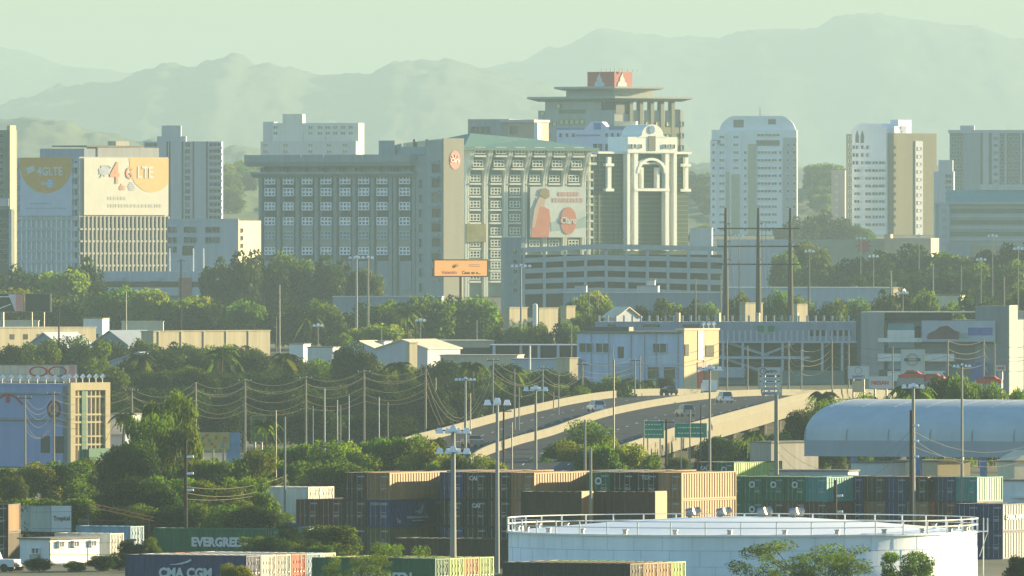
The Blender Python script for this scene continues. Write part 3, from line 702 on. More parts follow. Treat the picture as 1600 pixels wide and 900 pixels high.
VD = {'broad0': 'round green', 'broad1': 'yellow-green', 'broad2': 'leafy green', 'dark0': 'dark', 'dark1': 'dense dark', 'olive0': 'olive green', 'airy0': 'feathery olive', 'airy1': 'feathery green',
      'far0': 'hazy green', 'far1': 'hazy dark', 'far2': 'pale green', 'twig0': 'sparse twiggy'}
def tree(px, top, w, d, v, label=None, group='trees among the buildings', zb=None, name='tree', rz=None):
    zb = G(d) if zb is None else zb
    t = thing(name, label, 'tree', (X(px, d), d, zb), random.uniform(0, 6.28) if rz is None else rz, group)
    hz = (Z(top, d) - zb) / 9.1; wx = w / sc(d) / 10.0
    c = obj('crown', TV[v][0], t); k = obj('trunk', TV[v][1], t); t.scale = (wx, wx * random.uniform(.9, 1.1), hz)
    return t
ORDN = ['first', 'second', 'third', 'fourth', 'fifth', 'sixth', 'seventh', 'eighth', 'ninth', 'tenth', 'eleventh', 'twelfth', 'thirteenth', 'fourteenth', 'fifteenth', 'sixteenth', 'seventeenth', 'eighteenth', 'nineteenth', 'twentieth',
        'twenty-first', 'twenty-second', 'twenty-third', 'twenty-fourth', 'twenty-fifth']
def trow(lst, d, where, group, dj=25):
    """lst: (px, top, width, variant); labels count along the row"""
    for i, (px, top, w, v) in enumerate(sorted(lst)):
        tree(px, top, w, d + random.uniform(-dj, dj), v, f"{VD[v]} tree {where}, {ORDN[i]} from the left", group)
def mkrow(x0, x1, step, tops, w, vs, jit=7):
    """tops: (px, top) polyline"""
    out = []; x = x0
    while x <= x1:
        for (a, ya), (b, yb) in zip(tops, tops[1:]):
            if a <= x <= b: ty = ya + (yb - ya) * (x - a) / max(1, b - a)
        out.append((x + random.uniform(-step * .25, step * .25), ty + random.uniform(-jit, jit), w * random.uniform(.8, 1.25), random.choice(vs))); x += step
    return out
def palm_meshes(seed):
    rng = random.Random(seed); t = MB(); pts = [Vector((0, 0, -.3)), Vector((.15, 0, 3)), Vector((.35, .1, 6)), Vector((.5, .1, 8.2))]
    for i in range(3): t.cyl(pts[i], pts[i + 1], .2 - .03 * i, .17 - .03 * i, 7)
    f = MB(); top = pts[3]
    for k in range(17):
        a = 2 * math.pi * k / 17 + rng.uniform(-.2, .2); el = rng.uniform(-.3, 1.1); L = rng.uniform(2.6, 3.4); d = Vector((math.cos(a), math.sin(a), 0)); sdv = Vector((-math.sin(a), math.cos(a), 0)); prev = top
        for j in range(1, 8):
            u = j / 7; p = top + d * L * u * math.cos(el * .5) + Vector((0, 0, L * (math.sin(el) * u - 1.0 * u * u)))
            w = .62 * math.sin(math.pi * min(.95, u * .9 + .1))
            for s_ in (-1, 1):
                q = (prev + p) / 2; f.add([prev, p, p + sdv * s_ * w - Vector((0, 0, w * .55)) + d * .12, prev + sdv * s_ * w * .9 - Vector((0, 0, w * .5)) + d * .1][:4], [(0, 1, 2, 3)])
            prev = p
    return f.mesh('fronds', [LEAF['olive']]), t.mesh('trunk', [bark])
PALM = palm_meshes(3)
def palm(px, top, d, label):
    t = thing('palm_tree', label, 'palm tree', (X(px, d), d, G(d)), random.uniform(0, 6.28), 'palms among the trees'); obj('fronds', PALM[0], t); obj('trunk', PALM[1], t)
    k = (Z(top, d) - G(d)) / 9.2; t.scale = (k * .9, k * .9, k)
for px, top, d, lab in ((222, 548, 2480, 'left in the middle wood'), (345, 538, 2450, 'in the middle wood above the third cable pole'), (448, 546, 2450, 'in the middle wood left of the dome-shaped tree'), (618, 560, 2380, 'at centre right of the dome-shaped tree'), (742, 560, 2380, 'behind the pale four-lamp mast'), (805, 568, 2380, 'left of the round lamp cluster mast'),
                        (190, 640, 1950, 'right of the sunlit lattice tower'), (418, 650, 1850, 'right of the small roadside sign'), (1010, 590, 2480, 'before the pale office window'), (1292, 606, 2050, 'above the left end of the arched shed'), (1418, 592, 1930, 'behind the thick mast over the shed'), (482, 486, 3000, 'left of the far twin masts'), (640, 478, 3000, 'left below the glowing billboard'), (1172, 668, 1850, 'under the overpass deck')):
    palm(px, top, d, 'palm tree with drooping fronds ' + lab)
# far right wood
trow([(1225, 388, 50, 'far0'), (1268, 376, 66, 'far0'), (1300, 420, 50, 'far0'), (1335, 402, 80, 'far1'), (1362, 388, 80, 'far1'), (1400, 378, 100, 'far1'), (1448, 380, 100, 'far1'), (1490, 392, 90, 'far0'), (1530, 388, 80, 'far1'), (1560, 376, 80, 'far1'), (1600, 366, 110, 'far1')],
     4000, 'on the wooded rise before the pale offices', 'trees on the wooded rise')
trow(mkrow(1320, 1600, 42, [(1300, 425), (1600, 410)], 75, ['far1', 'far1', 'far0']), 3700, 'on the lower slope of the wooded rise', 'trees on the wooded rise')
trow([(1290, 326, 70, 'far1'), (1255, 336, 60, 'far1'), (1275, 345, 60, 'far1'), (1318, 345, 60, 'far1'), (1345, 352, 50, 'far0'), (1230, 350, 50, 'far1'), (365, 345, 60, 'far0'), (350, 352, 50, 'far0'), (1095, 350, 40, 'far0')], 5600, 'between the distant towers', 'hazy trees between the towers')
# far left and middle
trow([(30, 408, 70, 'far1'), (62, 425, 60, 'far0'), (100, 422, 90, 'far2'), (125, 398, 74, 'far1'), (55, 445, 70, 'far0'), (165, 440, 70, 'far1'), (335, 398, 60, 'far1'), (370, 388, 84, 'far1'), (412, 386, 90, 'far1'), (455, 392, 90, 'far0'), (500, 394, 90, 'far1'), (545, 404, 80, 'far1'), (580, 420, 50, 'far0')],
     3560, 'at the foot of the office blocks', 'trees below the office blocks')
trow(mkrow(10, 330, 44, [(0, 455), (60, 465), (110, 455), (200, 445), (330, 470)], 84, ['far0', 'far1', 'far2', 'far1']), 3250, 'behind the long sunlit wall', 'trees behind the long wall')
trow(mkrow(310, 600, 40, [(300, 460), (420, 470), (600, 470)], 84, ['far1', 'far1', 'far0']), 3220, 'behind the tall lamp masts', 'trees behind the lamp masts')
trow([(640, 470, 90, 'far1'), (672, 460, 90, 'far0'), (705, 458, 90, 'far1'), (742, 462, 84, 'far0'), (765, 490, 60, 'far2'), (690, 492, 90, 'far0'), (730, 498, 80, 'far2'), (650, 500, 80, 'far1'), (610, 485, 70, 'far1')], 3150, 'below the glowing billboard', 'trees below the billboard')
trow([(565, 512, 60, 'far2'), (600, 506, 80, 'far2'), (632, 514, 50, 'far2'), (530, 520, 50, 'far0')], 3030, 'low in front of the lamp mast feet', 'bright low trees')
trow([(815, 502, 60, 'far1'), (850, 495, 76, 'far0'), (885, 484, 80, 'far0'), (915, 488, 60, 'far0'), (870, 515, 80, 'far0'), (930, 455, 64, 'far2'), (905, 462, 50, 'far0'), (945, 468, 44, 'far0')], 3050, 'left of the long blue car park', 'trees left of the car park')
trow([(1018, 463, 64, 'far1'), (1048, 466, 60, 'far0'), (1080, 464, 60, 'far1'), (1105, 472, 50, 'far0'), (1150, 455, 50, 'far0'), (1210, 452, 54, 'far0'), (1255, 460, 50, 'far0'), (1300, 466, 60, 'far0'), (1340, 465, 56, 'far0'), (1385, 448, 50, 'far1'), (1415, 440, 66, 'far1'), (1445, 452, 50, 'far0'), (1480, 470, 60, 'far0'), (1525, 450, 74, 'far1'), (1560, 462, 60, 'far1'), (1595, 448, 60, 'far0')],
     3150, 'behind the long blue car park', 'trees behind the car park')
# the middle wood (dark mass)
trow([(18, 540, 80, 'dark0'), (60, 530, 80, 'olive0'), (105, 526, 84, 'dark1'), (140, 524, 84, 'olive0'), (175, 528, 76, 'dark1'), (215, 562, 60, 'dark0')], 2650, 'behind the long pale billboard', 'trees behind the pale billboard')
trow(mkrow(232, 540, 30, [(230, 556), (330, 545), (400, 548), (470, 560), (540, 562)], 82, ['olive0', 'dark1', 'dark0', 'dark1', 'airy0', 'broad2', 'dark0']), 2560, 'on the top edge of the middle wood', 'trees of the middle wood')
tree(553, 533, 76, 2480, 'dark1', 'tall dark dome-shaped tree standing out in front of the white low roofs', 'trees of the middle wood')
trow(mkrow(590, 910, 33, [(560, 566), (640, 572), (700, 566), (790, 566), (850, 584), (930, 590)], 80, ['olive0', 'dark0', 'dark0', 'dark1', 'broad2']), 2500, 'below the flat-roofed sheds', 'trees below the flat sheds')
trow(mkrow(170, 520, 36, [(160, 580), (300, 572), (520, 585)], 86, ['dark0', 'dark1', 'dark0', 'olive0', 'broad2', 'airy0']), 2420, 'in the second rank of the middle wood', 'trees of the middle wood')
trow(mkrow(520, 960, 36, [(500, 585), (700, 592), (960, 602)], 86, ['dark0', 'dark1', 'olive0']), 2400, 'behind the poles left of the overpass', 'trees behind the overpass poles')
trow(mkrow(170, 720, 38, [(160, 610), (720, 612)], 86, ['dark0', 'dark1', 'dark0']), 2300, 'in the third rank of the middle wood', 'trees of the middle wood')
trow(mkrow(180, 640, 40, [(160, 640), (660, 645)], 90, ['dark0', 'dark1']), 2160, 'in the fourth rank of the middle wood', 'trees of the middle wood')
trow([(955, 585, 46, 'broad2'), (985, 590, 40, 'dark0'), (1015, 596, 46, 'broad2'), (1040, 590, 40, 'dark0')], 2600, 'in front of the pale office with sunlit tower', 'trees before the pale office')
# front rank, brighter
trow([(395, 700, 80, 'olive0'), (432, 694, 84, 'broad2'), (470, 688, 88, 'broad0'), (512, 686, 88, 'broad2'), (552, 690, 84, 'broad1'), (588, 684, 84, 'broad0'), (628, 686, 84, 'broad2'), (662, 690, 76, 'broad1'), (690, 706, 50, 'broad0'), (608, 676, 80, 'broad0'), (645, 676, 80, 'broad2'), (678, 684, 60, 'dark0')], 1690, 'in the bright row behind the containers', 'bright trees behind the containers')
trow([(455, 715, 80, 'broad0'), (500, 720, 84, 'olive0'), (540, 718, 80, 'broad0'), (690, 716, 60, 'broad1')], 1650, 'just behind the leftmost container stack', 'bright trees behind the containers')
trow([(26, 728, 76, 'broad0'), (66, 722, 80, 'broad1'), (104, 716, 90, 'broad0'), (146, 714, 84, 'broad2'), (20, 742, 60, 'olive0'), (185, 700, 70, 'dark0')], 1680, 'in front of the blue bannered building', 'trees before the bannered building')
trow([(205, 690, 90, 'dark0'), (235, 640, 90, 'airy1'), (268, 602, 104, 'airy0'), (278, 655, 84, 'airy0'), (345, 712, 110, 'airy1'), (400, 700, 90, 'airy0'), (235, 720, 110, 'dark1'), (305, 730, 110, 'airy1')], 1600, 'of the feathery clump left of centre', 'feathery trees left of centre', dj=20)
trow([(215, 745, 110, 'dark0'), (265, 740, 110, 'airy1'), (330, 745, 120, 'airy0'), (385, 740, 110, 'airy1'), (425, 770, 80, 'olive0'), (170, 770, 70, 'dark0'), (60, 775, 90, 'broad0'), (120, 775, 90, 'broad0')], 1500, 'at the front of the feathery clump', 'feathery trees left of centre', dj=15)
tree(515, 817, 118, 1392, 'broad0', 'round green shrub-like tree in front of the leftmost container stack', 'trees in the yard')
tree(470, 838, 70, 1388, 'broad0', 'small green tree left of the round shrub by the containers', 'trees in the yard')
tree(625, 838, 120, 1290, 'twig0', 'sparse twiggy tree rising over the green lettered container', 'trees in the yard', zb=-1)
tree(560, 858, 100, 1240, 'twig0', 'sparse twiggy sapling at the bottom left of the lettered container', 'trees in the yard')
tree(368, 880, 56, 1245, 'broad1', 'bright bush covering the end of the navy lettered container', 'trees in the yard')
tree(925, 655, 100, 1830, 'broad2', 'broad green tree in front of the overpass beside the green road sign', 'trees at the overpass')
trow([(880, 682, 70, 'broad0'), (970, 688, 76, 'broad1'), (905, 690, 90, 'broad1'), (1000, 712, 60, 'broad1'), (845, 712, 50, 'broad0'), (745, 716, 70, 'broad1'), (775, 720, 50, 'broad1'), (720, 722, 44, 'broad0')], 1760, 'along the foot of the overpass', 'trees at the overpass')
trow([(1120, 682, 60, 'dark0'), (1150, 684, 60, 'broad2'), (1185, 678, 60, 'dark0'), (1215, 672, 60, 'broad2'), (1245, 664, 60, 'dark0'), (1275, 650, 60, 'dark0'), (1100, 700, 40, 'broad0'), (1060, 712, 40, 'broad0')], 1890, 'under and beside the overpass deck', 'trees beside the overpass')
trow([(1285, 622, 60, 'broad2'), (1315, 618, 60, 'broad0'), (1345, 612, 56, 'broad2'), (1375, 612, 60, 'broad0'), (1405, 606, 60, 'broad1'), (1440, 604, 60, 'olive0'), (1470, 588, 64, 'dark0'), (1500, 578, 70, 'broad0'), (1530, 592, 60, 'broad0'), (1560, 596, 60, 'broad2'), (1595, 600, 60, 'broad0')], 1960, 'behind the arched shed roof', 'trees behind the arched shed')
trow([(1250, 640, 50, 'dark0'), (1300, 636, 60, 'dark1'), (1340, 630, 60, 'dark0')], 1900, 'against the left end of the arched shed', 'trees behind the arched shed')
tree(1255, 836, 190, 1255, 'twig0', 'wide sparse tree before the front of the white tank', 'trees in the foreground')
tree(1290, 856, 110, 1250, 'twig0', 'small twiggy tree beside the wide sparse tree', 'trees in the foreground')
tree(1415, 858, 96, 1252, 'airy1', 'small green tree at the bottom, right part of the tank', 'trees in the foreground')
tree(1598, 868, 60, 1260, 'dark0', 'dark bush at the lower right corner', 'trees in the foreground')
tree(1290, 732, 26, 1660, 'broad0', 'dark round shrub left of the blue column under the shed', 'shrubs under the shed'); tree(1312, 736, 22, 1655, 'dark0', 'darker round shrub next to the blue column under the shed', 'shrubs under the shed')

trow([(185, 792, 80, 'dark0'), (225, 786, 84, 'broad2'), (268, 790, 84, 'dark1'), (310, 784, 84, 'olive0'), (355, 788, 90, 'broad2'), (398, 790, 84, 'dark0'), (436, 800, 70, 'broad2'), (452, 826, 50, 'dark0')], 1450, 'low behind the dark green lettered container', 'low trees in the yard', dj=8)
trow([(130, 792, 60, 'broad0'), (95, 788, 60, 'broad2'), (50, 782, 70, 'dark0'), (165, 800, 50, 'dark0'), (10, 776, 60, 'broad0')], 1540, 'behind the white lettered container and hut', 'low trees in the yard', dj=8)
trow([(425, 838, 60, 'dark0'), (455, 846, 60, 'broad2'), (205, 842, 44, 'dark1'), (232, 838, 40, 'broad2'), (500, 850, 50, 'broad0')], 1360, 'beside the ends of the dark green container', 'low trees in the yard', dj=6)
for k, (px, py, dd) in enumerate(((420, 846, 1390), (395, 836, 1395))): tree(px, py, 60, dd, 'airy1', 'feathery shrub over the %s half of the dark green container' % ('right', 'middle right')[k], 'low trees in the yard')

trow([(790, 500, 50, 'far1'), (812, 506, 50, 'far0'), (838, 503, 50, 'far0'), (862, 503, 50, 'far1'), (890, 500, 50, 'far0')], 2960, 'in front of the small sunlit cream blocks', 'trees left of the car park')
k = 0; rng_ = random.Random(4)
for x0, x1, n_ in ((345, 402, 16), (1078, 1110, 9), (1246, 1318, 20), (1456, 1484, 6), (0, 20, 4)):
    for i in range(n_):
        px = rng_.uniform(x0, x1); y = 7600 - rng_.uniform(0, 640); x = X(px, 7600) ; z = near_hill(x, y); k += 1
        t = thing('tree', None, 'tree', (x, y, z - .6), rng_.uniform(0, 6), 'hazy trees on the green hillside'); gap = {345: 'left of the grid office', 1078: 'left of the domed tower', 1246: 'between the two white towers', 1456: 'left of the right slab', 0: 'at the left frame edge'}[x0]; t['label'] = f'hazy hillside tree {gap}, one of a cluster nothing tells apart'; t['group'] = 'hazy hillside trees ' + gap
        v = rng_.choice(['far0', 'far1', 'far2']); obj('crown', TV[v][0], t); obj('trunk', TV[v][1], t); s_ = rng_.uniform(.8, 1.5); t.scale = (s_ * 1.2, s_ * 1.2, s_)

trow([(938, 690, 84, 'broad0'), (978, 694, 76, 'broad1'), (1015, 706, 60, 'broad2'), (712, 704, 60, 'broad0'), (742, 708, 60, 'broad2'), (772, 714, 50, 'broad1')], 1660, 'hiding the foot of the overpass ramp', 'trees at the overpass', dj=8)
trow([(225, 528, 50, 'far0'), (262, 532, 60, 'far1'), (300, 536, 60, 'far0'), (345, 538, 60, 'far2'), (392, 538, 60, 'far1'), (130, 534, 50, 'far1'), (40, 536, 60, 'far1'), (75, 538, 60, 'far0'), (165, 534, 60, 'far1'), (195, 532, 50, 'far1')], 2840, 'before the long pale sunlit wall', 'trees before the long wall')

trow([(60, 872, 44, 'dark0'), (22, 884, 40, 'dark1'), (118, 876, 40, 'broad2'), (160, 868, 48, 'dark0'), (186, 862, 44, 'broad2')], 1352, 'low at the foot of the white hut', 'low trees in the yard', dj=4)
# ---------------- elevated road ----------------
asphalt = mat('asphalt', (0.095, 0.10, 0.105), 1.0, 0.25, 0.3, spec=0.0)
barr = mat('barrier_concrete', (0.155, 0.145, 0.11), 0.9, 0.15, 0.3, streak=0.2)
paint = mat('road_paint', (0.6, 0.6, 0.55), 0.8, 0.2, 1.0)
RD = [(1580, 600, 520, 660, 850, -.2), (1640, 600, 550, 690, 890, .8), (1700, 600, 575, 720, 920, 2.8), (1760, 600, 605, 746, 950, 4.2), (1850, 697, 640, 800, 1003, None), (1940, 681, 700, 858, 1050, None), (2030, 667, 748, 897, 1100, None), (2120, 653, 800, 938, 1150, None),
      (2200, 642, 848, 985, 1190, None), (2280, 632, 893, 1040, 1225, None), (2360, 624, 942, 1100, 1258, None), (2430, 619.5, 990, 1160, 1290, None), (2500, 618, 1055, 1230, 1335, None), (2600, 621, 1150, 1310, 1410, None), (2700, 628, 1250, 1400, 1500, None)]
def cr(p0, p1, p2, p3, t): return .5 * ((2 * p1) + (-p0 + p2) * t + (2 * p0 - 5 * p1 + 4 * p2 - p3) * t * t + (-p0 + 3 * p1 - 3 * p2 + p3) * t ** 3)
raw = [(d, X(a, d), X(m_, d), X(c, d), Z(py, d) if z is None else z) for d, py, a, m_, c, z in RD]
SEC = []
for i in range(1, len(raw) - 2):
    for k in range(6):
        t = k / 6; SEC.append([cr(raw[i - 1][j], raw[i][j], raw[i + 1][j], raw[i + 2][j], t) for j in range(5)])
SEC.append(list(raw[-2]))
ov = thing('overpass', 'concrete elevated road curving away to the right with cream parapets', 'overpass', (0, 0, 0))
def ribbon(name, f, m, parent=ov, smooth=False, kind=None):
    """f(section) -> closed profile [(x,z)...]"""
    b = MB(); prs = [f(s) for s in SEC]; n = len(prs[0])
    vs = [(x, s[0], z) for s, pr in zip(SEC, prs) for x, z in pr]
    fs = [(j * n + i, j * n + (i + 1) % n, (j + 1) * n + (i + 1) % n, (j + 1) * n + i) for j in range(len(SEC) - 1) for i in range(n)]
    fs += [tuple(range(n - 1, -1, -1)), tuple(range((len(SEC) - 1) * n, len(SEC) * n))]
    b.add(vs, fs); o = part(name, b, m, parent, smooth)
    if kind: o['kind'] = kind
    return o
ribbon('deck', lambda s: [(s[1] - .6, s[4] - .55), (s[3] + .6, s[4] - .55), (s[3] + .6, s[4]), (s[1] - .6, s[4])], barr)
ribbon('girder', lambda s: [(s[3] - .5, s[4] - 2.1), (s[3] + .1, s[4] - 2.1), (s[3] + .1, s[4] - .56), (s[3] - .5, s[4] - .56)], barr)
ribbon('girder', lambda s: [(s[2] - .5, s[4] - 2.1), (s[2] + .1, s[4] - 2.1), (s[2] + .1, s[4] - .56), (s[2] - .5, s[4] - .56)], barr)
ribbon('girder', lambda s: [(s[1] + .1, s[4] - 2.1), (s[1] + .7, s[4] - 2.1), (s[1] + .7, s[4] - .56), (s[1] + .1, s[4] - .56)], barr)
ribbon('carriageway', lambda s: [(s[1], s[4] - .1), (s[2] - .3, s[4] - .1), (s[2] - .3, s[4] + .02), (s[1], s[4] + .02)], asphalt)
ribbon('carriageway', lambda s: [(s[2] + .3, s[4] - .1), (s[3], s[4] - .1), (s[3], s[4] + .02), (s[2] + .3, s[4] + .02)], asphalt)
def jersey(x, z, h=1.35, w=.3): return [(x - w, z), (x + w, z), (x + w * .55, z + .4), (x + w * .4, z + h), (x - w * .4, z + h), (x - w * .55, z + .4)]
ribbon('parapet', lambda s: jersey(s[1] - .3, s[4], 1.15, .25), barr)
ribbon('median_barrier', lambda s: jersey(s[2], s[4], 1.05, .28), barr)
ribbon('parapet', lambda s: jersey(s[3] + .27, s[4], 1.1, .28), barr)
b = MB()
for fr, lo in ((.33, 1), (.66, 1), (.4, 2), (.75, 2)):
    for k in range(0, len(SEC) - 1, 2):
        s, e = SEC[k], SEC[k + 1]
        x0 = s[lo] + (s[lo + 1] - s[lo]) * fr; x1 = e[lo] + (e[lo + 1] - e[lo]) * fr
        xe = x0 + (x1 - x0) * .5; ye = s[0] + (e[0] - s[0]) * .5; ze = s[4] + (e[4] - s[4]) * .5
        b.add([(x0 - .08, s[0], s[4] + .035), (x0 + .08, s[0], s[4] + .035), (xe + .08, ye, ze + .035), (xe - .08, ye, ze + .035)], [(0, 1, 2, 3)])
part('lane_marking', b, paint, ov, kind='stuff')
pr = MB(); pr.box(-.6, .6, -.5, .5, -1, 1); 
for k in range(12, len(SEC), 4):
    s = SEC[k]; h = s[4] - 2.1 - G(s[0])
    if h < .8: continue
    for fr in (.12, .5, .9):
        x = s[1] + (s[3] - s[1]) * fr; q = MB(); q.cyl((x, s[0], G(s[0]) - .3), (x, s[0], s[4] - 2.1), .55, n=10); part('pier', q, barr, ov)
    q = MB(); q.box(s[1] + 1, s[3] - .8, s[0] - .7, s[0] + .7, s[4] - 2.8, s[4] - 2.11); part('pier_cap', q, barr, ov)
def roadpt(d, fr, lo):
    for s, e in zip(SEC, SEC[1:]):
        if s[0] <= d <= e[0]:
            t = (d - s[0]) / (e[0] - s[0]); q = [s[j] + (e[j] - s[j]) * t for j in range(5)]
            return Vector((q[lo] + (q[lo + 1] - q[lo]) * fr, d, q[4] + .02))
# cars
def car(loc, rz, label, paintc, suv=False, group='cars on the overpass'):
    c = thing('car', label, 'car', loc, rz, group)
    pm_ = mat('car_paint_' + paintc[0], paintc[1], 0.25, 0.03, 1.0, spec=0.5, metal=.2); hh = 1.72 if suv else 1.45
    b = MB(); wb = .88
    b.prismx([(0, .38), (4.4, .38), (4.45, .75), (4.1, .95), (3.3, 1.0), (.35, 1.02), (.0, .92)], -wb, wb); 
    # cabin narrowing upwards
    y = [(.12 if suv else .45), 3.2, 2.55, (.35 if suv else .95)]
    vs = [(-wb + .03, y[0], 1.0), (wb - .03, y[0], 1.0), (wb - .03, y[1], 1.0), (-wb + .03, y[1], 1.0), (-wb + .2, y[3], hh), (wb - .2, y[3], hh), (wb - .2, y[2], hh), (-wb + .2, y[2], hh)]
    b.add(vs, [(4, 5, 6, 7), (0, 1, 5, 4), (1, 2, 6, 5), (2, 3, 7, 6), (3, 0, 4, 7)]); part('body', b, pm_, c)
    def face(i0, i1, i2, i3, nm, e=.02, sh_=.12):
        p = [Vector(vs[i]) for i in (i0, i1, i2, i3)]; cen = sum(p, Vector()) / 4; nrm = (p[1] - p[0]).cross(p[3] - p[0]).normalized()
        q = [cen + (a - cen) * (1 - sh_) + nrm * e for a in p]; g = MB(); g.add(q + [a - nrm * .01 for a in q], [(0, 1, 2, 3), (0, 4, 5, 1), (1, 5, 6, 2), (2, 6, 7, 3), (3, 7, 4, 0)]); part(nm, g, glass, c)
    face(0, 1, 5, 4, 'rear_window'); face(1, 2, 6, 5, 'side_window'); face(3, 0, 4, 7, 'side_window'); face(2, 3, 7, 6, 'windscreen')
    w_ = MB(); w_.cyl((-.1, 0, 0), (.1, 0, 0), .33, n=12); me = w_.mesh('wheel', [black])
    for x in (-.82, .82):
        for yy in (.85, 3.55): obj('wheel', me, c, (x, yy, .33))
    for x in (-.84, .52): q = MB(); q.box(x, x + .32, -.03, .08, .68, .88); part('tail_light', q, red, c)
    q = MB(); q.box(-.85, .85, -.08, .05, .36, .6); part('bumper', q, pm_, c)
    return c
WHT = ('white', (0.85, 0.86, 0.88)); SIL = ('silver', (0.42, 0.42, 0.40)); DRK = ('dark', (0.05, 0.05, 0.05)); TAN = ('tan', (0.34, 0.31, 0.25))
car(roadpt(2185, .72, 1), R(14), 'white hatchback alone on the upper carriageway of the overpass', WHT, True)
car(roadpt(1838, .70, 1), R(16), 'dark grey car low on the upper carriageway near the lamp masts', TAN, False)
car(roadpt(2130, .63, 2), R(14), 'silver van on the lower carriageway above the green road signs', SIL, True)
car(roadpt(2300, .46, 2), R(12), 'white car near the crest of the lower carriageway', WHT, True)
car(roadpt(2478, .1, 1), R(16), 'dark car at the crest below the sunlit tower', DRK, False)
WPM = MATS['car_paint_white']
tr = thing('box_truck', 'small white box truck at the crest right of the sunlit tower', 'truck', roadpt(2490, .38, 1), R(10))
b = MB(); b.box(-.95, .95, 0, 3.2, .75, 2.5); part('cargo_box', b, WPM, tr); b = MB(); b.prismx([(3.3, .5), (5, .5), (5, 1.3), (4.5, 2.0), (3.3, 2.0)], -.9, .9); part('cab', b, WPM, tr)
w_ = MB(); w_.cyl((-.12, 0, 0), (.12, 0, 0), .4, n=10); me = w_.mesh('wheel', [black])
for x in (-.8, .8):
    for y in (.8, 4.3): obj('wheel', me, tr, (x, y, .4))
b = MB(); b.box(-.8, .8, 0, 5, .5, .74); part('chassis', b, darkmetal, tr)
# green road signs
green = mat('sign_green', (0.0, 0.24, 0.15), 0.4, 0.05, 1.0)
def roadsign(px0, px1, py0, py1, d, label, nl):
    w = (px1 - px0) / sc(d); h = (py1 - py0) / sc(d); zt = Z(py0, d)
    s = thing('road_sign', label, 'road sign', (X((px0 + px1) / 2, d), d, 0), R(-8), 'green road signs by the overpass')
    b = MB(); b.box(-w / 2, w / 2, -.04, .04, zt - h, zt); part('sign_board', b, green, s)
    b = MB()
    for a in (-w / 2, w / 2 - .06): b.box(a, a + .06, -.07, -.045, zt - h, zt)
    b.box(-w / 2, w / 2, -.07, -.045, zt - .06, zt); b.box(-w / 2, w / 2, -.07, -.045, zt - h, zt - h + .06); part('sign_border', b, whitelet, s)
    b = MB(); rng = random.Random(int(px0))
    for i in range(nl):
        z = zt - h * (i + .8) / (nl + .6); x = -w * .4
        while x < w * .36:
            l_ = rng.uniform(.12, .3); b.box(x, min(x + l_, w * .4), -.06, -.045, z - .07, z + .07); x += l_ + rng.uniform(.05, .14)
    part('lettering', b, whitelet, s)
    for x in (-w * .3, w * .3): q = MB(); q.cyl((x, .12, 0), (x, .12, zt), .09, n=6); part('post', q, greymetal, s)
roadsign(1005, 1038, 657, 685, 1800, 'taller green road sign left of the dark wooden pole', 3)
roadsign(1054, 1105, 661, 684, 1795, 'wider green road sign right of the dark wooden pole', 2)

# ---------------- poles, masts, wires ----------------
concp = mat('concrete_pole', (0.30, 0.28, 0.23), 0.85, 0.15, 0.6, streak=.15)
darkp = mat('dark_wood_pole', (0.045, 0.035, 0.028), 0.9, 0.25, 0.6)
steelp = mat('grey_steel_pole', (0.24, 0.25, 0.25), 0.5, 0.12, 0.5, metal=.3)
lampw = mat('lamp_housing', (0.88, 0.89, 0.92), 0.3, 0.08, 1.0, spec=.6)
def mast(px, top, d, w, label, tiers=(0,), r=.16, n=4, group='floodlight masts', m=steelp, zb=None, spire=0.0):
    zb = G(d) if zb is None else zb; zt = Z(top, d) - zb
    s = thing('floodlight_mast', label, 'light mast', (X(px, d), d, zb), 0, group)
    b = MB(); b.cyl((0, 0, 0), (0, 0, zt), r, r * .62, 10); 
    if spire: b.cyl((0, 0, zt), (0, 0, zt + spire), .05, n=5)
    part('pole', b, m, s); wm_ = w / sc(d)
    for k in tiers:
        z = zt - k; b = MB(); b.box(-wm_ / 2, wm_ / 2, -.08, .08, z - .1, z + .02); b.cyl((0, -.1, z + .1), (0, .1, z + .1), .3, n=8); b.box(-.25, .25, -.7, .7, z - .08, z + .0); part('crossarm', b, darkmetal, s)
        lm = MB(); lw = min(.68, wm_ / n * .9); hgt = lw * .72
        lm.add([(-lw / 2, -.3, -hgt * .5), (lw / 2, -.3, -hgt * .5), (lw / 2, .25, -hgt * .35), (-lw / 2, .25, -hgt * .35), (-lw * .3, -.2, hgt * .5), (lw * .3, -.2, hgt * .5), (lw * .3, .1, hgt * .5), (-lw * .3, .1, hgt * .5)],
               [(0, 3, 2, 1), (4, 5, 6, 7), (0, 1, 5, 4), (1, 2, 6, 5), (2, 3, 7, 6), (3, 0, 4, 7)])
        me = lm.mesh('lamp_head', [lampw])
        for i in range(n): obj('lamp_head', me, s, (-wm_ / 2 + wm_ * (i + .5) / n, -.15, z - .05))
        for yy in (-.7, .7): obj('lamp_head', me, s, (0, yy, z + .12))
    return s
mast(708, 672, 1290, 56, 'tall grey mast in front with two tiers of floodlights and a spike', tiers=(0, 1.75), r=.30, n=4, spire=.7)
mast(777, 628, 1345, 46, 'tall grey mast with three big floodlight clusters at its head', r=.22, n=3)
mast(727, 592, 1760, 34, 'pale mast with four small lamps above the left end of the overpass', r=.2, n=6)
mast(837, 607, 1680, 40, 'mast with a round cluster of lamps before the overpass middle', r=.2, n=4)
mast(1109, 575, 1660, 40, 'slim mast before the red panel of the sunlit tower', r=.17, n=4)
mast(1427, 603, 1560, 38, 'thick mast with lamp cluster over the arched shed', r=.25, n=4)
mast(1503, 571, 1565, 30, 'tall slim mast right of the thick one over the arched shed', r=.17, n=5)
mast(557, 402, 3080, 26, 'left one of two far twin masts before the grid office block', r=.3, n=4)
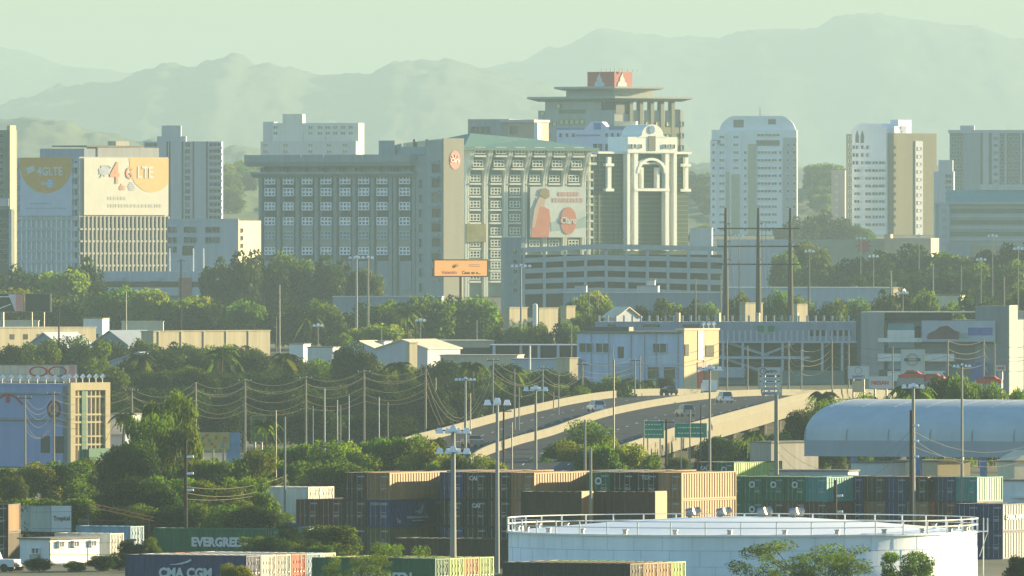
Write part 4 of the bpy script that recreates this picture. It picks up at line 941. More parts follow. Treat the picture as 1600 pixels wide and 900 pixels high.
mast(575, 402, 3120, 20, 'right one of two far twin masts before the grid office block', r=.3, n=3, m=concp)
mast(814, 415, 2980, 34, 'tall far mast in front of the grey stair tower', r=.28, n=5)
for px, top, d, lab in ((1155, 368, 3300, 'beside the three-pole line structure'), (1265, 392, 3250, 'right of the three-pole line structure'), (1345, 372, 3900, 'before the low red-starred store'), (1365, 400, 3400, 'left in the wooded rise'), (1533, 405, 3300, 'in the middle of the wooded rise'),
                        (1551, 368, 3500, 'before the teal-roofed office'), (1591, 388, 3000, 'at the right frame edge'), (1411, 457, 2900, 'above the dealership roof'), (1436, 368, 3950, 'before the brown tower'), (657, 500, 2900, 'before the trees under the billboard'), (497, 508, 2850, 'left of the white low sheds')):
    mast(px, top, d, 18, 'small far lamp mast with pale heads ' + lab, r=.14, n=3, group='far lamp masts', m=concp)

WM = mat('wire', (0.11, 0.11, 0.085), 0.5, 0, 1)
def pole(px, top, d, label, m=concp, r=.16, arms=0, group='utility poles', bot=None, ins=False, lean=0.0):
    zb = G(d); zt = Z(top, d) - zb; s = thing('utility_pole', label, 'utility pole', (X(px, d), d, zb), 0, group)
    b = MB(); b.cyl((0, 0, -.3), (lean, 0, zt), r, r * .7, 8); part('pole', b, m, s)
    for k in range(arms):
        b = MB(); z = zt - .4 - k * 1.3; b.box(lean - .9, lean + .9, -.07, .07, z, z + .13); part('crossarm', b, darkmetal, s)
        for x in (-.8, 0.02, .8): q = MB(); q.cyl((lean + x, 0, z + .13), (lean + x, 0, z + .36), .05, n=5); part('insulator', q, lampw, s)
    if ins:
        for k in range(3): q = MB(); q.cyl((.1, 0, zt - 1.6 - k * 1.6), (.75, -.1, zt - 1.6 - k * 1.6 + .05), .13, n=6); part('insulator', q, lampw, s)
    return Vector((X(px, d) + lean, d, zb + zt))
def wires(tops, offs, label, r=.035, sag=1.4, group=None):
    """one cable per offset strung over a line of poles"""
    for k, off in enumerate(offs):
        b = MB()
        for a, c in zip(tops, tops[1:]):
            a = a + Vector((0, 0, off)); c = c + Vector((0, 0, off)); L = (c - a).length; sg = sag * .5 * (L / 14) * (1 + .25 * math.sin(k * 2.1))
            pts = [a.lerp(c, t / 10) - Vector((0, 0, sg * 4 * (t / 10) * (1 - t / 10))) for t in range(11)]
            b.tube(pts, r, 3)
        o = obj('power_cable', b.mesh('power_cable', [WM])); tag(o, label + ', ' + ['topmost', 'second', 'third', 'fourth', 'fifth', 'lowest'][k] + ' of its bundle', 'cable', 'cables between the poles')
dl = 2080
A = [pole(px, top, dd, 'pale utility pole ' + lab, arms=a) for px, top, dd, lab, a in
     ((-60, 640, 1850, 'just outside the left edge', 1), (39, 618, 1900, 'in front of the blue bannered wall', 1), (84, 612, 1940, 'before the round emblem of the blue wall', 1), (206, 607, 1960, 'right of the sunlit lattice tower', 1), (306, 597, 1990, 'above the colourful mural', 0), (383, 592, 2010, 'right of the colourful mural', 1),
      (478, 588, 2030, 'in the dark wood left of centre', 1), (569, 578, 2050, 'tall in the dark wood near centre', 1), (665, 571, 2070, 'left of the pale floodlight mast', 1), (770, 560, 2300, 'behind the overpass left part', 1), (848, 572, 2350, 'behind the overpass above the barrier', 1), (910, 566, 2400, 'leaning above the overpass barrier', 1), (992, 560, 2420, 'before the pale office windows', 1))]
wires(A[1:9], (0, -.9, -1.1, -2.3, -3.2, -4.2), 'thin cable strung over the left line of poles', r=.018)
wires(A[8:], (0, -1.2, -2.2, -3.4), 'thin cable strung behind the overpass', r=.025, sag=1.0)
B = [pole(px, top, dd, 'pale utility pole ' + lab) for px, top, dd, lab in
     ((1000, 556, 2560, 'left of the dealership street'), (1136, 530, 2580, 'right of the sunlit tower'), (1168, 540, 2570, 'left of the tall pylon sign'), (1232, 532, 2560, 'right of the tall pylon sign'), (1252, 545, 2540, 'before the grey plinth wall'), (1300, 530, 2560, 'left of the white sign panels'), (1326, 535, 2550, 'beside the white sign panels'), (1395, 542, 2540, 'left of the ring emblem sign'), (1481, 530, 2545, 'below the billboard with the car'), (1537, 530, 2560, 'right below the billboard with the car'), (1554, 534, 2530, 'at the grey dealership tower'), (1640, 520, 2500, 'beyond the right edge'))]
wires(B[1:], (-.2, -1.6, -2.8, -4.2), 'pale cable looping before the dealership', r=.04, sag=1.3)
wires([B[0], B[1]], (0, -1.2, -2.4), 'pale cable before the pale office', r=.04, sag=1.3)
for px, top, d, lab, m_, r, k in ((489, 634, 1900, 'short pale, before the wood at centre left', concp, .1, {}), (507, 607, 1950, 'grey, second from left of the cluster', steelp, .12, {}), (527, 625, 1950, 'thin, third of the cluster', steelp, .1, {}), (532, 634, 1900, 'pale short beside the thin one', concp, .1, {}),
        (545, 618, 1950, 'fourth of the cluster before the wood', steelp, .1, {}), (592, 620, 1950, 'grey, right of the tall centre pole', steelp, .1, {}), (606, 628, 1900, 'pale, rightmost of the cluster before the wood', concp, .1, {}), (735, 614, 1950, 'small behind the pale floodlight mast', steelp, .1, {}),
        (431, 641, 1600, 'thin pale, left of the bright one', steelp, .1, {'arms': 0}), (445, 651, 1500, 'bright pale, left of the leftmost container stack', concp, .14, {}), (290, 688, 1440, 'wooden pole before the feathery trees', darkp, .2, {'ins': True}),
        (804, 576, 2000, 'pale, crossing the upper road barrier', concp, .12, {}), (811, 605, 1990, 'pale short, beside the overpass barrier', concp, .1, {}), (787, 638, 1700, 'dark wooden, at the left of the overpass', darkp, .14, {'arms': 1}), (800, 660, 1690, 'light metal, at the left of the overpass', steelp, .1, {}),
        (873, 582, 2150, 'pale, standing behind the upper carriageway', concp, .1, {}), (865, 612, 2200, 'short, behind the upper carriageway', concp, .1, {}), (959, 562, 1750, 'dark slim, in front of the overpass centre', steelp, .12, {}), (914, 656, 1570, 'pale, behind the container tops at centre', concp, .16, {}),
        (923, 700, 1372, 'bright pale, standing between the containers at centre', concp, .16, {'arms': 0}), (1006, 657, 1720, 'pale lamp-like, before the lower carriageway', concp, .1, {}), (1041, 655, 1680, 'dark wooden, between the two green road signs', darkp, .16, {'arms': 1}), (1095, 632, 1700, 'thin dark, right of the wide green sign', darkp, .08, {}),
        (1078, 640, 1690, 'thin pale, in front of the wide green sign', concp, .1, {}), (1213, 617, 1650, 'thick grey, before the right part of the overpass', concp, .3, {}), (1424, 641, 1545, 'dark with insulators, beside the thick mast', darkp, .24, {'ins': True}), (1305, 750, 1500, 'dark, standing in front of the pale teal container', darkp, .22, {'ins': True}),
        (283, 405, 3000, 'very tall dark, before the left office blocks', darkp, .2, {'arms': 1}), (197, 455, 2900, 'tall, before the left trees', steelp, .14, {}), (92, 480, 2900, 'tall dark, beside the dark hoarding', darkp, .2, {}), (437, 445, 2950, 'grey, before the dark trees left of centre', steelp, .13, {}), (432, 495, 2850, 'tan, right of the long pale wall', concp, .1, {}),
        (745, 500, 2850, 'pale, right of the billboard trees', concp, .14, {}), (596, 512, 2800, 'pale short, before the low bright trees', concp, .14, {}), (1087, 435, 3050, 'pale, left of the three-pole structure', concp, .16, {}), (1126, 430, 3000, 'tall pale, beside the first big pole', concp, .18, {}), (934, 452, 3050, 'pale, among the trees left of the car park', concp, .14, {}), (921, 462, 3050, 'thin, left among the car park trees', concp, .1, {}),
        (1458, 412, 3300, 'pale, in the wooded rise', concp, .2, {}), (1502, 415, 3300, 'pale, second in the wooded rise', concp, .16, {}), (1569, 432, 3100, 'pale with knob, right in the wooded rise', concp, .18, {}), (1392, 424, 3300, 'stubby pale, on the wooded rise', concp, .3, {}), (1263, 445, 2950, 'tall thin, right of the third big pole', darkp, .14, {}), (1155, 408, 2950, 'thin dark, between the first two big poles', darkp, .12, {}),
        (958, 540, 2600, 'thin, left of the pale office', concp, .12, {}), (893, 505, 2700, 'pale tall, left of the pale office roof', concp, .12, {}), (828, 540, 2600, 'white stub, before the dark long wall', lampw, .2, {}), (681, 590, 2350, 'thin, right of the centre wood', steelp, .1, {}), (1050, 620, 2300, 'short, before the pale office', concp, .1, {})):
    pole(px, top, d, 'utility pole, ' + lab, m=m_, r=r, **k)
wires([P(290, 760, 1440), P(450, 742, 1520)], (0, -.6, -1.2), 'tan cable sloping over the feathery trees', r=.022, sag=.25)
wires([P(50, 800, 1440), P(290, 790, 1440)], (0, -1.6), 'tan cable behind the white lettered container', r=.02, sag=.3)
wires([P(1424, 672, 1545), P(1700, 640, 1600)], (0, -.8, -1.6), 'faint cable across the arched shed', r=.02, sag=1.6)
wires([P(1213, 690, 1650), P(1424, 672, 1545)], (0, -.9), 'faint cable across the left of the shed', r=.02, sag=1.0)
# three-pole line structure
dh = 2830; zb = G(dh)
hs = thing('transmission_structure', 'dark three-pole power line structure with three crossbars before the distant tower', 'power line structure', (X(1185, dh), dh, zb))
hp = mat('dark_green_steel', (0.055, 0.055, 0.035), 0.7, 0.15, 0.3)
for px in (1134, 1185, 1235):
    b = MB(); x = X(px, dh) - X(1185, dh); b.cyl((x, 0, 0), (x, 0, Z(325, dh) - zb), .75, .26, 10); part('pole', b, hp, hs)
    for py in (350, 378, 406): q = MB(); q.cyl((x - .1, -.3, Z(py, dh) - zb), (x + .9, -.4, Z(py, dh) - zb + .1), .12, n=5); part('insulator', q, greymetal, hs)
for py in (357, 385, 413):
    b = MB(); z = Z(py, dh) - zb; b.box(X(1121, dh) - X(1185, dh), X(1249, dh) - X(1185, dh), -.5, -.2, z - .13, z + .13); part('crossbar', b, hp, hs)
b = MB()
for px in (1140, 1190, 1196): b.tube([Vector((X(px + 8 * t * t, dh) - X(1185, dh), -1.2 - t, Z(350 + 130 * t, dh) - zb)) for t in [i / 8 for i in range(9)]], .07, 3)
part('down_lead', b, greymetal, hs)
# ---------------- middle distance buildings ----------------
bluewallM = mat('banner_blue_wall', (0.28, 0.33, 0.54), 0.7, 0.1, 0.3, streak=0.1)
yellowlit = mat('warm_cream_wall', (0.52, 0.43, 0.26), 0.8, 0.1, 0.3, streak=0.1)  # warm cream with the yellow of the low sun put into the colour
greenp = mat('green_panel', (0.02, 0.16, 0.10), 0.6, 0.1, 0.5)
pinkp = mat('pink_print', (0.70, 0.30, 0.28), 0.6, 0.15, 0.5)
redl = mat('red_lettering', (0.50, 0.05, 0.04), 0.5, 0.1, 1.0)
def disc(r, y=0, n=20, z=0, x=0, ry=None):
    b = MB(); ry = ry or r
    b.add([(x + r * math.cos(2 * math.pi * i / n), y, z + ry * math.sin(2 * math.pi * i / n)) for i in range(n)] + [(x + r * math.cos(2 * math.pi * i / n), y + .05, z + ry * math.sin(2 * math.pi * i / n)) for i in range(n)],
          [tuple(range(n))] + [(i, n + i, n + (i + 1) % n, (i + 1) % n) for i in range(n)]); return b
# blue bannered building at the left with sunlit lattice tower
bb = Bld('bannered_building', 'blue walled store with big emblem and a sunlit cream lattice tower', 'building', 106, 1980, 40)
w = -bb.f(-30); h = bb.z(603); dep = bb.sd(166)
b = MB(); b.box(-w, 0, 0, dep * .55, 0, h); bb.part('wall', b, bluewallM)
b = MB(); b.box(-w, .0, -.35, 0, bb.z(657), bb.z(653)); b.box(-w, .0, -.3, 0, bb.z(616), bb.z(613.5)); bb.part('ledge', b, greywall)
b = MB(); b.box(-w - .1, .05, -.1, dep * .55, h, h + .3); bb.part('parapet', b, bluewallM)
# lattice tower: frame on the sunny side
t0, t1 = .0, dep; fh = bb.z(598)
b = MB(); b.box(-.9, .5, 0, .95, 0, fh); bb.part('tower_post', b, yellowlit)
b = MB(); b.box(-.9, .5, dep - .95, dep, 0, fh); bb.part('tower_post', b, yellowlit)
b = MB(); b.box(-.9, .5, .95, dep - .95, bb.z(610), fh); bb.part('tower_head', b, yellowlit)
b = MB(); b.box(-.7, -.3, .95, dep - .95, 0, bb.z(610)); bb.part('tower_glass', b, mat('dark_green_glass', (0.02, 0.06, 0.045), .2, .2, .5, spec=.6))
me1 = MB(); me1.box(-.16, .16, -.12, .12, 0, bb.z(610)); me1 = me1.mesh('mullion', [yellowlit])
for k in range(1, 7): obj('mullion', me1, bb.root, (.12, .95 + (dep - 1.9) * k / 7, 0))
me1 = MB(); me1.box(-.12, .12, 0, dep - 1.9, -.12, .12); me1 = me1.mesh('transom', [yellowlit])
for py in (620, 648, 660, 682, 695): obj('transom', me1, bb.root, (.2, .95, bb.z(py)))
b = MB(); b.box(.05, .35, 2.4, 3.3, 0, bb.z(610)); bb.part('green_strip', b, greenp)
b = MB(); b.box(.52, .8, dep * .42, dep - .6, 0, bb.z(701)); bb.part('green_panel', b, greenp)
fl = MB(); fl.cyl((0, 0, 0), (0, 0, .7), .05, n=5); fl.cyl((-.1, -.15, .65), (.05, .2, .95), .24, .3, n=8); fme = fl.mesh('roof_floodlight', [lampw])
for k in range(6): obj('roof_floodlight', fme, bb.root, (0, .3 + dep * k / 6, fh))
for k in range(9): obj('roof_floodlight', fme, bb.root, (-w * .04 - k * 1.55, -.15, h + .3))
# emblem and lettering on the blue wall
def wallpart(bu, name, mb, m, u, z, off=.05, face='f'):
    o = obj(name, mb.mesh(name, [m]), bu.root, (u, -off, z) if face == 'f' else (off, u, z), (0, 0, 0) if face == 'f' else (0, 0, R(90))); return o
wallpart(bb, 'emblem', disc(1.25), mat('maroon_print', (0.20, 0.05, 0.05), .6, .2, 1.0), bb.f(84), bb.z(640), .06)
wallpart(bb, 'emblem_inner', disc(.85), mat('tan_print', (0.38, 0.30, 0.26), .6, .2, 1.0), bb.f(84), bb.z(639), .10)
text(bb.root, 'K', 1.3, (bb.f(84), -.18, bb.z(639.5)), FRONT, redl, bold=.05)
b = MB(); pts = [Vector((-2.6 + 5.2 * i / 10, -.08, 1.3 * math.sin(math.pi * i / 10))) for i in range(11)]; b.tube(pts, .13, 4); b.box(-.3, .3, -.12, -.05, .2, 1.3); o = bb.part('arched_logo', b, redl); o.location = (bb.f(10), 0, bb.z(632))
for k, px in enumerate((76, 98)):
    b = MB(); b.box(-.8, .8, -.06, .02, 0, 2.2); o = bb.part('wall_opening', b, darkmetal); o.location = (bb.f(px - 6), 0, bb.z(708))
# pale billboard on its roof
def billboard(name, label, px0, px1, py0, py1, d, face_m, rot=0, back=greymetal, zpost=None, nposts=2, group=None, frame=.18, cat='billboard', fm=None):
    w = (px1 - px0) / sc(d) / math.cos(R(rot)); h = (py1 - py0) / sc(d); zb = G(d) if zpost is None else zpost
    s = thing(name, label, cat, (X((px0 + px1) / 2, d), d, zb), -R(rot), group); z1 = Z(py0, d) - zb; z0 = z1 - h
    b = MB(); b.box(-w / 2, w / 2, 0, .12, z0, z1); part('panel', b, face_m, s)
    b = MB(); fr = frame
    b.box(-w / 2 - fr, w / 2 + fr, -.06, .3, z1, z1 + fr); b.box(-w / 2 - fr, w / 2 + fr, -.06, .3, z0 - fr, z0); b.box(-w / 2 - fr, -w / 2, -.06, .3, z0, z1); b.box(w / 2, w / 2 + fr, -.06, .3, z0, z1); part('frame', b, fm or back, s)
    for k in range(nposts):
        x = -w / 2 + w * (k + .5) / nposts; q = MB(); q.cyl((x, .45, 0), (x, .45, z1 - .1 if nposts > 1 else z0), .35 if nposts == 1 else .16, n=8); part('post', q, back, s)
    s['w'] = w; s['z0'] = z0; s['z1'] = z1; del s['w'], s['z0'], s['z1']
    return s, w, z0, z1
pale = mat('peach_billboard', (0.66, 0.56, 0.44), .7, .12, .6)
s, w, z0, z1 = billboard('billboard', 'long peach billboard with two red rings above the blue walled store', -40, 119, 571, 596, 2010, pale, rot=-14, zpost=h, nposts=5, frame=.08)
rg = MB(); n = 18
for cxr in (w * .17 + 2.0, w * .17 - .6):
    for i in range(n):
        a, c = 2 * math.pi * i / n, 2 * math.pi * (i + 1) / n
        rg.add([(cxr + math.cos(q) * rr * 1.3, -.03, (z0 + z1) / 2 + .25 + math.sin(q) * rr * .7) for q, rr in ((a, 1), (c, 1), (c, .78), (a, .78))], [(0, 1, 2, 3)])
part('ring_print', rg, redl, s)
b = MB(); b.box(w / 2 - 1.0, w / 2 - .2, -.03, 0, z0 + .1, z1 - .1); part('pink_band', b, pinkp, s)
b = MB(); b.box(w / 2 - 2.3, w / 2 - 1.7, -.03, 0, z0 + .1, z1 - .1); part('grey_band', b, greywall, s)
b = MB()
for i in range(14): b.box(-w / 2 + w * i / 14, -w / 2 + w * i / 14 + .04, -.02, 0, z0, z1)
b.box(-w / 2, w / 2, -.02, 0, z0 + .9, z0 + .94); part('panel_joint', b, greywall, s, kind='stuff')
q = simple_box_building('white_kiosk_building', 'pale two-storey house right of the sunlit lattice tower', 'building', 168, 196, 1990, 648, 6, palewall, th=20)
q2 = MB(); q2.box(-2.2, -.2, -.5, 0, q.h - 2.6, q.h - .6); q.part('balcony', q2, offwhite); q2 = MB(); q2.box(-2, -.3, -.05, .02, 1, 2.6); q.part('window', q2, glass)
# colourful mural wall and small sign
s, w, z0, z1 = billboard('mural_wall', 'colourful yellow and red mural hoarding among the trees', 310, 358, 676, 702, 2005, mat('mural_print', (0.5, 0.42, 0.1), .7, .3, .5), rot=-16, nposts=3, frame=.05)
rng = random.Random(5)
for nm, c, k in (('red_print', (0.5, 0.08, 0.04), 9), ('orange_print', (0.62, 0.30, 0.03), 9), ('pink_print2', (0.55, 0.35, 0.30), 7), ('teal_print', (0.1, 0.3, 0.28), 5)):
    b = MB()
    for i in range(k):
        x = rng.uniform(-w / 2, w * .35); z = rng.uniform(z0 + .1, z1 - .5); l_ = rng.uniform(.2, .5); b.add([(x, -.03 - .01 * i, z), (x + l_, -.03 - .01 * i, z + .05), (x + l_ * .8, -.03 - .01 * i, z + l_ * 1.1), (x + l_ * .1, -.03 - .01 * i, z + l_)], [(0, 1, 2, 3)])
    part('painted_figure', b, mat(nm, c, .7, .1, 1), s)
b = MB(); b.box(w / 2 - .3, w / 2 + 1.6, .2, .5, 0, z1); part('blue_panel', b, mat('sky_blue_print', (0.16, 0.30, 0.50), .6, .2, .8), s)
s, w, z0, z1 = billboard('price_sign', 'small upright roadside sign, red top over green, among the trees', 393, 414, 650, 690, 2000, mat('olive_sign', (0.10, 0.14, 0.05), .6, .2, .8), rot=-5, nposts=2, frame=.06)
b = MB(); b.box(-w / 2 + .1, w / 2 - .1, -.04, 0, z1 - 1.1, z1 - .4); part('red_band', b, mat('red_orange_print', (0.5, 0.12, 0.06), .6, .2, 1), s)
b = MB(); [b.box(-w / 2 + .15, w / 2 - .15, -.04, 0, z1 - 1.6 - i * .4, z1 - 1.45 - i * .4) for i in range(3)]; part('lettering', b, mat('dim_yellow', (0.2, 0.25, 0.08), .6, .1, 1), s)

# glowing billboard at centre
ledm = mat('lit_billboard', (0.95, 0.42, 0.12), .5, .05, .3, emit=0.24)
s, w, z0, z1 = billboard('led_billboard', 'glowing peach advertising screen on a single dark post before the offices', 679, 761, 407, 431, 3350, ledm, back=darkmetal, nposts=1, frame=.25, fm=mat('red_frame', (0.35, 0.08, 0.04), .5, .1, 1))
b = MB(); pk = mat('dark_yellow_print', (0.25, 0.18, 0.01), .5, 0, 1)
for a in range(5): b.add([(-1 + .9 * math.cos(R(30 + a * 30)) * .2, -.02 - .004 * a, z1 - 1.5), (-1 + 1.2 * math.cos(R(30 + a * 30)), -.02 - .004 * a, z1 - 1.6 + 1.1 * math.sin(R(30 + a * 30))), (-1 + .8 * math.cos(R(50 + a * 30)), -.02 - .004 * a, z1 - 1.9 + .8 * math.sin(R(50 + a * 30)))], [(0, 1, 2)])
part('flower_emblem', b, pk, s)
text(s, 'Valentin', 1.05, (-2.6, -.03, z0 + .75), FRONT, mat('pink_lettering', (0.75, 0.20, 0.25), .5, 0, 1), bold=.03, ext=.01)
text(s, 'Casa es e...', .95, (2.3, -.03, z0 + .7), FRONT, pk, bold=.04, ext=.01)
b = MB(); [b.box(w * .15, w * .36, -.02, 0, z1 - 1.0 - i * .35, z1 - .9 - i * .35) for i in range(2)]; part('small_print', b, pinkp, s, kind='stuff')
# left hoardings
s, w, z0, z1 = billboard('billboard', 'white and pink billboard cut by the left frame edge', -30, 37, 459, 487, 3000, black, nposts=1, frame=.1)
b = MB(); b.add([(w * .14, -.05, z1 - .1), (w / 2 - 1.6, -.05, z1 - .1), (w / 2 - 1.6, -.05, z0 + .1), (w * .30, -.05, z0 + .1)], [(0, 3, 2, 1)]); part('white_print', b, mat('pink_white', (0.75, 0.62, 0.66), .6, .1, 1), s)
b = MB(); b.box(w / 2 - 1.6, w / 2 - .1, -.05, 0, z0 + .1, z1 - .1); part('pink_print', b, pinkp, s)
b = MB(); b.cyl((w * -.1, -.06, z0 + .5), (w * .2, -.06, z0 + 1.5), .12, n=4); b.cyl((-w * .1, -.06, z1 - .6), (w * .2, -.06, z1 - .6), .12, n=4); part('white_line', b, lampw, s)
s, w, z0, z1 = billboard('billboard', 'dark backed hoarding facing away right of the pink billboard', 40, 78, 459, 487, 3010, mat('hoarding_back', (0.04, 0.05, 0.04), .9, .2, 1), nposts=2, frame=.06)
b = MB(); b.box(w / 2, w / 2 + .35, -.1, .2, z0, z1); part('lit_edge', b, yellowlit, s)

dimcream = mat('dusty_cream_wall', (0.42, 0.37, 0.25), 0.85, 0.15, 0.4, streak=0.2)
# long pale walls and low sheds left
def lowwall(px0, px1, d, top, base, depth, m, label, th=8, cat='building', name='low_shed', roofm=None):
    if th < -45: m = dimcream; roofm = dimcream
    zb = Z(base, d); b_ = simple_box_building(name, label, cat, px0, px1, d, top, depth, m, th=th, zb=min(zb, G(d)) - .5, lit=roofm); return b_
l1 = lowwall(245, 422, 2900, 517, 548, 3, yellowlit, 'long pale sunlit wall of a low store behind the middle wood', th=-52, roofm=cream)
for px in range(252, 420, 34):
    q = MB(); q.box(l1.f(px), l1.f(px) + .35, -.15, .0, 0, l1.h); l1.part('pilaster', q, beige)
l2 = lowwall(-20, 120, 2950, 512, 545, 12, cream, 'long pale low store at the left edge', th=-52, roofm=cream)
for i, px in enumerate((-5, 20, 40, 60, 80, 100)):
    q = MB(); q.box(l2.f(px), l2.f(px) + 1.3, -.06, .02, l2.h - 2.2, l2.h - 1.2); l2.part('window', q, glass)
def gable(px0, px1, d, eave, ridge_, depth, m, label, th=20, rm=None):
    b_ = Bld('gabled_shed', label, 'shed', px1, d, th); w = -b_.f(px0); e = b_.z(eave); r_ = b_.z(ridge_)
    q = MB(); q.prismy([(-w, 0), (0, 0), (0, e), (-w / 2, r_), (-w, e)], 0, depth); b_.part('wall', q, m)
    for s0, s1 in (((-w - .3, e - .1), (-w / 2, r_ + .05)), ((-w / 2, r_ + .05), (.3, e - .1))):
        q = MB(); q.prismy([s0, s1, (s1[0], s1[1] + .2), (s0[0], s0[1] + .2)], -.4, depth + .4); b_.part('roof_slope', q, rm or palewall)
    return b_
gable(40, 96, 2900, 543, 521, 14, bluewall, 'grey blue gabled shed in front of the left pale store', th=25)
gable(142, 200, 2880, 540, 518, 14, bluewall, 'grey blue gabled shed left of the long sunlit wall', th=28, rm=bluewall)
lowwall(118, 150, 2980, 512, 540, 6, cream, 'cream lit block between the two gabled sheds', th=-52, roofm=cream)
lowwall(190, 250, 2700, 556, 575, 10, palewall, 'pale blue flat shed half hidden by the middle wood', th=10, roofm=white)
gable(170, 262, 2660, 566, 552, 8, palewall, 'pale blue low gabled roof showing over the middle wood', th=12, rm=palewall)
lowwall(0, 60, 3150, 502, 515, 4, cream, 'thin pale parapet strip behind the left store', th=0, roofm=cream)
lowwall(190, 255, 3100, 503, 520, 4, cream, 'thin pale parapet strip right of the gabled sheds', th=0, roofm=cream)
# car park deck blue left: two level
cb = Bld('deck_building', 'two-level blue grey deck building below the left office blocks', 'building', 325, 3700, 10)
w = -cb.f(152); cb.part('wall', MB().box(-w, 0, 1, 12, 0, cb.z(424)), bluewall)
for a, c in ((424, 440), (449, 462)): cb.part('parapet', MB().box(-w, .0, 0, .99, cb.z(c), cb.z(a)), palewall)
cb.part('window_band', MB().box(-w, 0, .8, .98, cb.z(449) + .02, cb.z(440) - .02), glass)
cb.part('mural_panel', MB().box(cb.f(279), cb.f(300), -.2, -.02, cb.z(462), cb.z(434)), mat('brick_red_panel', (0.36, 0.18, 0.13), .8, .2, .5))
for px in (178, 235): cb.part('notch_box', MB().box(cb.f(px), cb.f(px + 15), -1.2, -.02, cb.z(439), cb.z(433)), palewall)

# white sheds centre
l = lowwall(560, 600, 2760, 534, 572, 10, palewall, 'white shed wall right of the dark dome-shaped tree', th=8)
g1 = gable(520, 600, 2750, 552, 534, 12, palewall, 'pale low gable behind the dark dome-shaped tree', th=15, rm=cream)
g2 = gable(588, 668, 2740, 545, 532, 14, palewall, 'white gabled shed with sunlit wedge above the middle wood', th=25, rm=cream)
l = lowwall(640, 652, 2735, 536, 552, .8, white, 'narrow bright block at the right end of the white gabled shed', th=-52)
fr = lowwall(648, 772, 2800, 533, 560, 16, beige, 'flat roofed beige store with dark open front', th=-8, roofm=cream)
fr.part('open_front', MB().box(-fr.w * .8, -.3, -.1, .02, .3, fr.h - 1.2), black)
dk = lowwall(765, 905, 2760, 540, 562, 16, mat('dark_slate_wall', (0.02, 0.025, 0.03), .8, .2, .4), 'long dark shed behind the white stub post', th=3, roofm=palewall)
for px in (770, 812, 840, 870): dk.part('column', MB().box(dk.f(px), dk.f(px) + .5, -.5, -.05, 0, dk.h), palewall)
lowwall(688, 808, 2680, 556, 575, 14, beige, 'low flat pale roof in front of the dark open store', th=5, roofm=concrete)
lowwall(800, 905, 2650, 562, 590, 14, palewall, 'low grey blue roof left of the pale office', th=4, roofm=bluewall)
lowwall(890, 903, 2600, 560, 585, 3, cream, 'small cream stair block at the left corner of the pale office', th=-52, roofm=cream)
# cream small blocks
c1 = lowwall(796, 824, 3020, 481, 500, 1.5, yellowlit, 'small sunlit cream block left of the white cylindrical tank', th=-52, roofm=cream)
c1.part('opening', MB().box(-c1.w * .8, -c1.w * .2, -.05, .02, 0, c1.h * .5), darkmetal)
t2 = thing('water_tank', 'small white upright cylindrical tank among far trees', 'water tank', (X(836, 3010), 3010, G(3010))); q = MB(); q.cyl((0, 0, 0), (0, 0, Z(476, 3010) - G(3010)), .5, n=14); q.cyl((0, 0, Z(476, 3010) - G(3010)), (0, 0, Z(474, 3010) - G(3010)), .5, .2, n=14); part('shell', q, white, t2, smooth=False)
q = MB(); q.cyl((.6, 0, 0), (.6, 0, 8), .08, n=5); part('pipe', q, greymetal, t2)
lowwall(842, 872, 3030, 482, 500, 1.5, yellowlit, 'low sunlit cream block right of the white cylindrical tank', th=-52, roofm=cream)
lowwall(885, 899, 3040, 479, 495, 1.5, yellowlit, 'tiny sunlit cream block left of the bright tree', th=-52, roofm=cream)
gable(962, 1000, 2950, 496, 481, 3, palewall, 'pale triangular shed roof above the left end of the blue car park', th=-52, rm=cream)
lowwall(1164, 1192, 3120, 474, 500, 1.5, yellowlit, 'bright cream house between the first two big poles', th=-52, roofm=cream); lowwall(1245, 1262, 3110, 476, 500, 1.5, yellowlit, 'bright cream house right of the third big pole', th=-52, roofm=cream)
lw = lowwall(1130, 1410, 3350, 450, 472, 18, palewall, 'very long pale low warehouse behind the three-pole structure', th=4, roofm=white)
for i in range(12): lw.part('wall_vent', MB().box(-lw.w * (i + .6) / 12.5, -lw.w * (i + .6) / 12.5 + 2, -.1, .02, lw.h * .4, lw.h * .75), greywall)
lowwall(1395, 1412, 3340, 451, 470, 2, cream, 'cream kiosk at the right end of the very long warehouse', th=-52, roofm=cream)

# long blue car park / dealership building
bc = Bld('car_park_building', 'long blue grey car park deck with parapet posts behind the road', 'building', 1338, 2790, 6)
w = -bc.f(930); zt = bc.z(503); bwM = mat('blue_deck_paint', (0.25, 0.30, 0.38), .8, .12, .3, streak=.15)
bc.part('upper_wall', MB().box(-w, 0, 0, 14, bc.z(533), zt), bwM)
bc.part('deck_slab', MB().box(-w * .58, .1, -.4, 14, bc.z(536), bc.z(533.2)), palewall)
bc.part('deck_slab', MB().box(-w * .58, -w * .18, -.4, 14, bc.z(561), bc.z(557)), palewall)
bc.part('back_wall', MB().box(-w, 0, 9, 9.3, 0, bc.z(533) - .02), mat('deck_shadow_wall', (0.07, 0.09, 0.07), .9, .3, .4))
pm = MB().box(-.22, .22, -.3, .3, 0, bc.z(536)).mesh('column', [palewall])
for px in range(1130, 1340, 31): obj('column', pm, bc.root, (bc.f(px), 0, 0))
pm = MB().box(-.18, .18, 0, .3, 0, bc.z(493) - zt).mesh('parapet_post', [palewall])
for i, px in enumerate(range(936, 1336, 13)): obj('parapet_post', pm, bc.root, (bc.f(px), .3, zt))
for px in (1055, 1118, 1180, 1240): bc.part('stair_head', MB().box(bc.f(px), bc.f(px + 6), .6, 3, zt, bc.z(489)), yellowlit)
for i, px in enumerate((950, 1005, 1068)):
    bc.part('window', MB().box(bc.f(px), bc.f(px + (12 if i == 0 else 26)), -.08, .02, bc.z(511), bc.z(507)), glass)
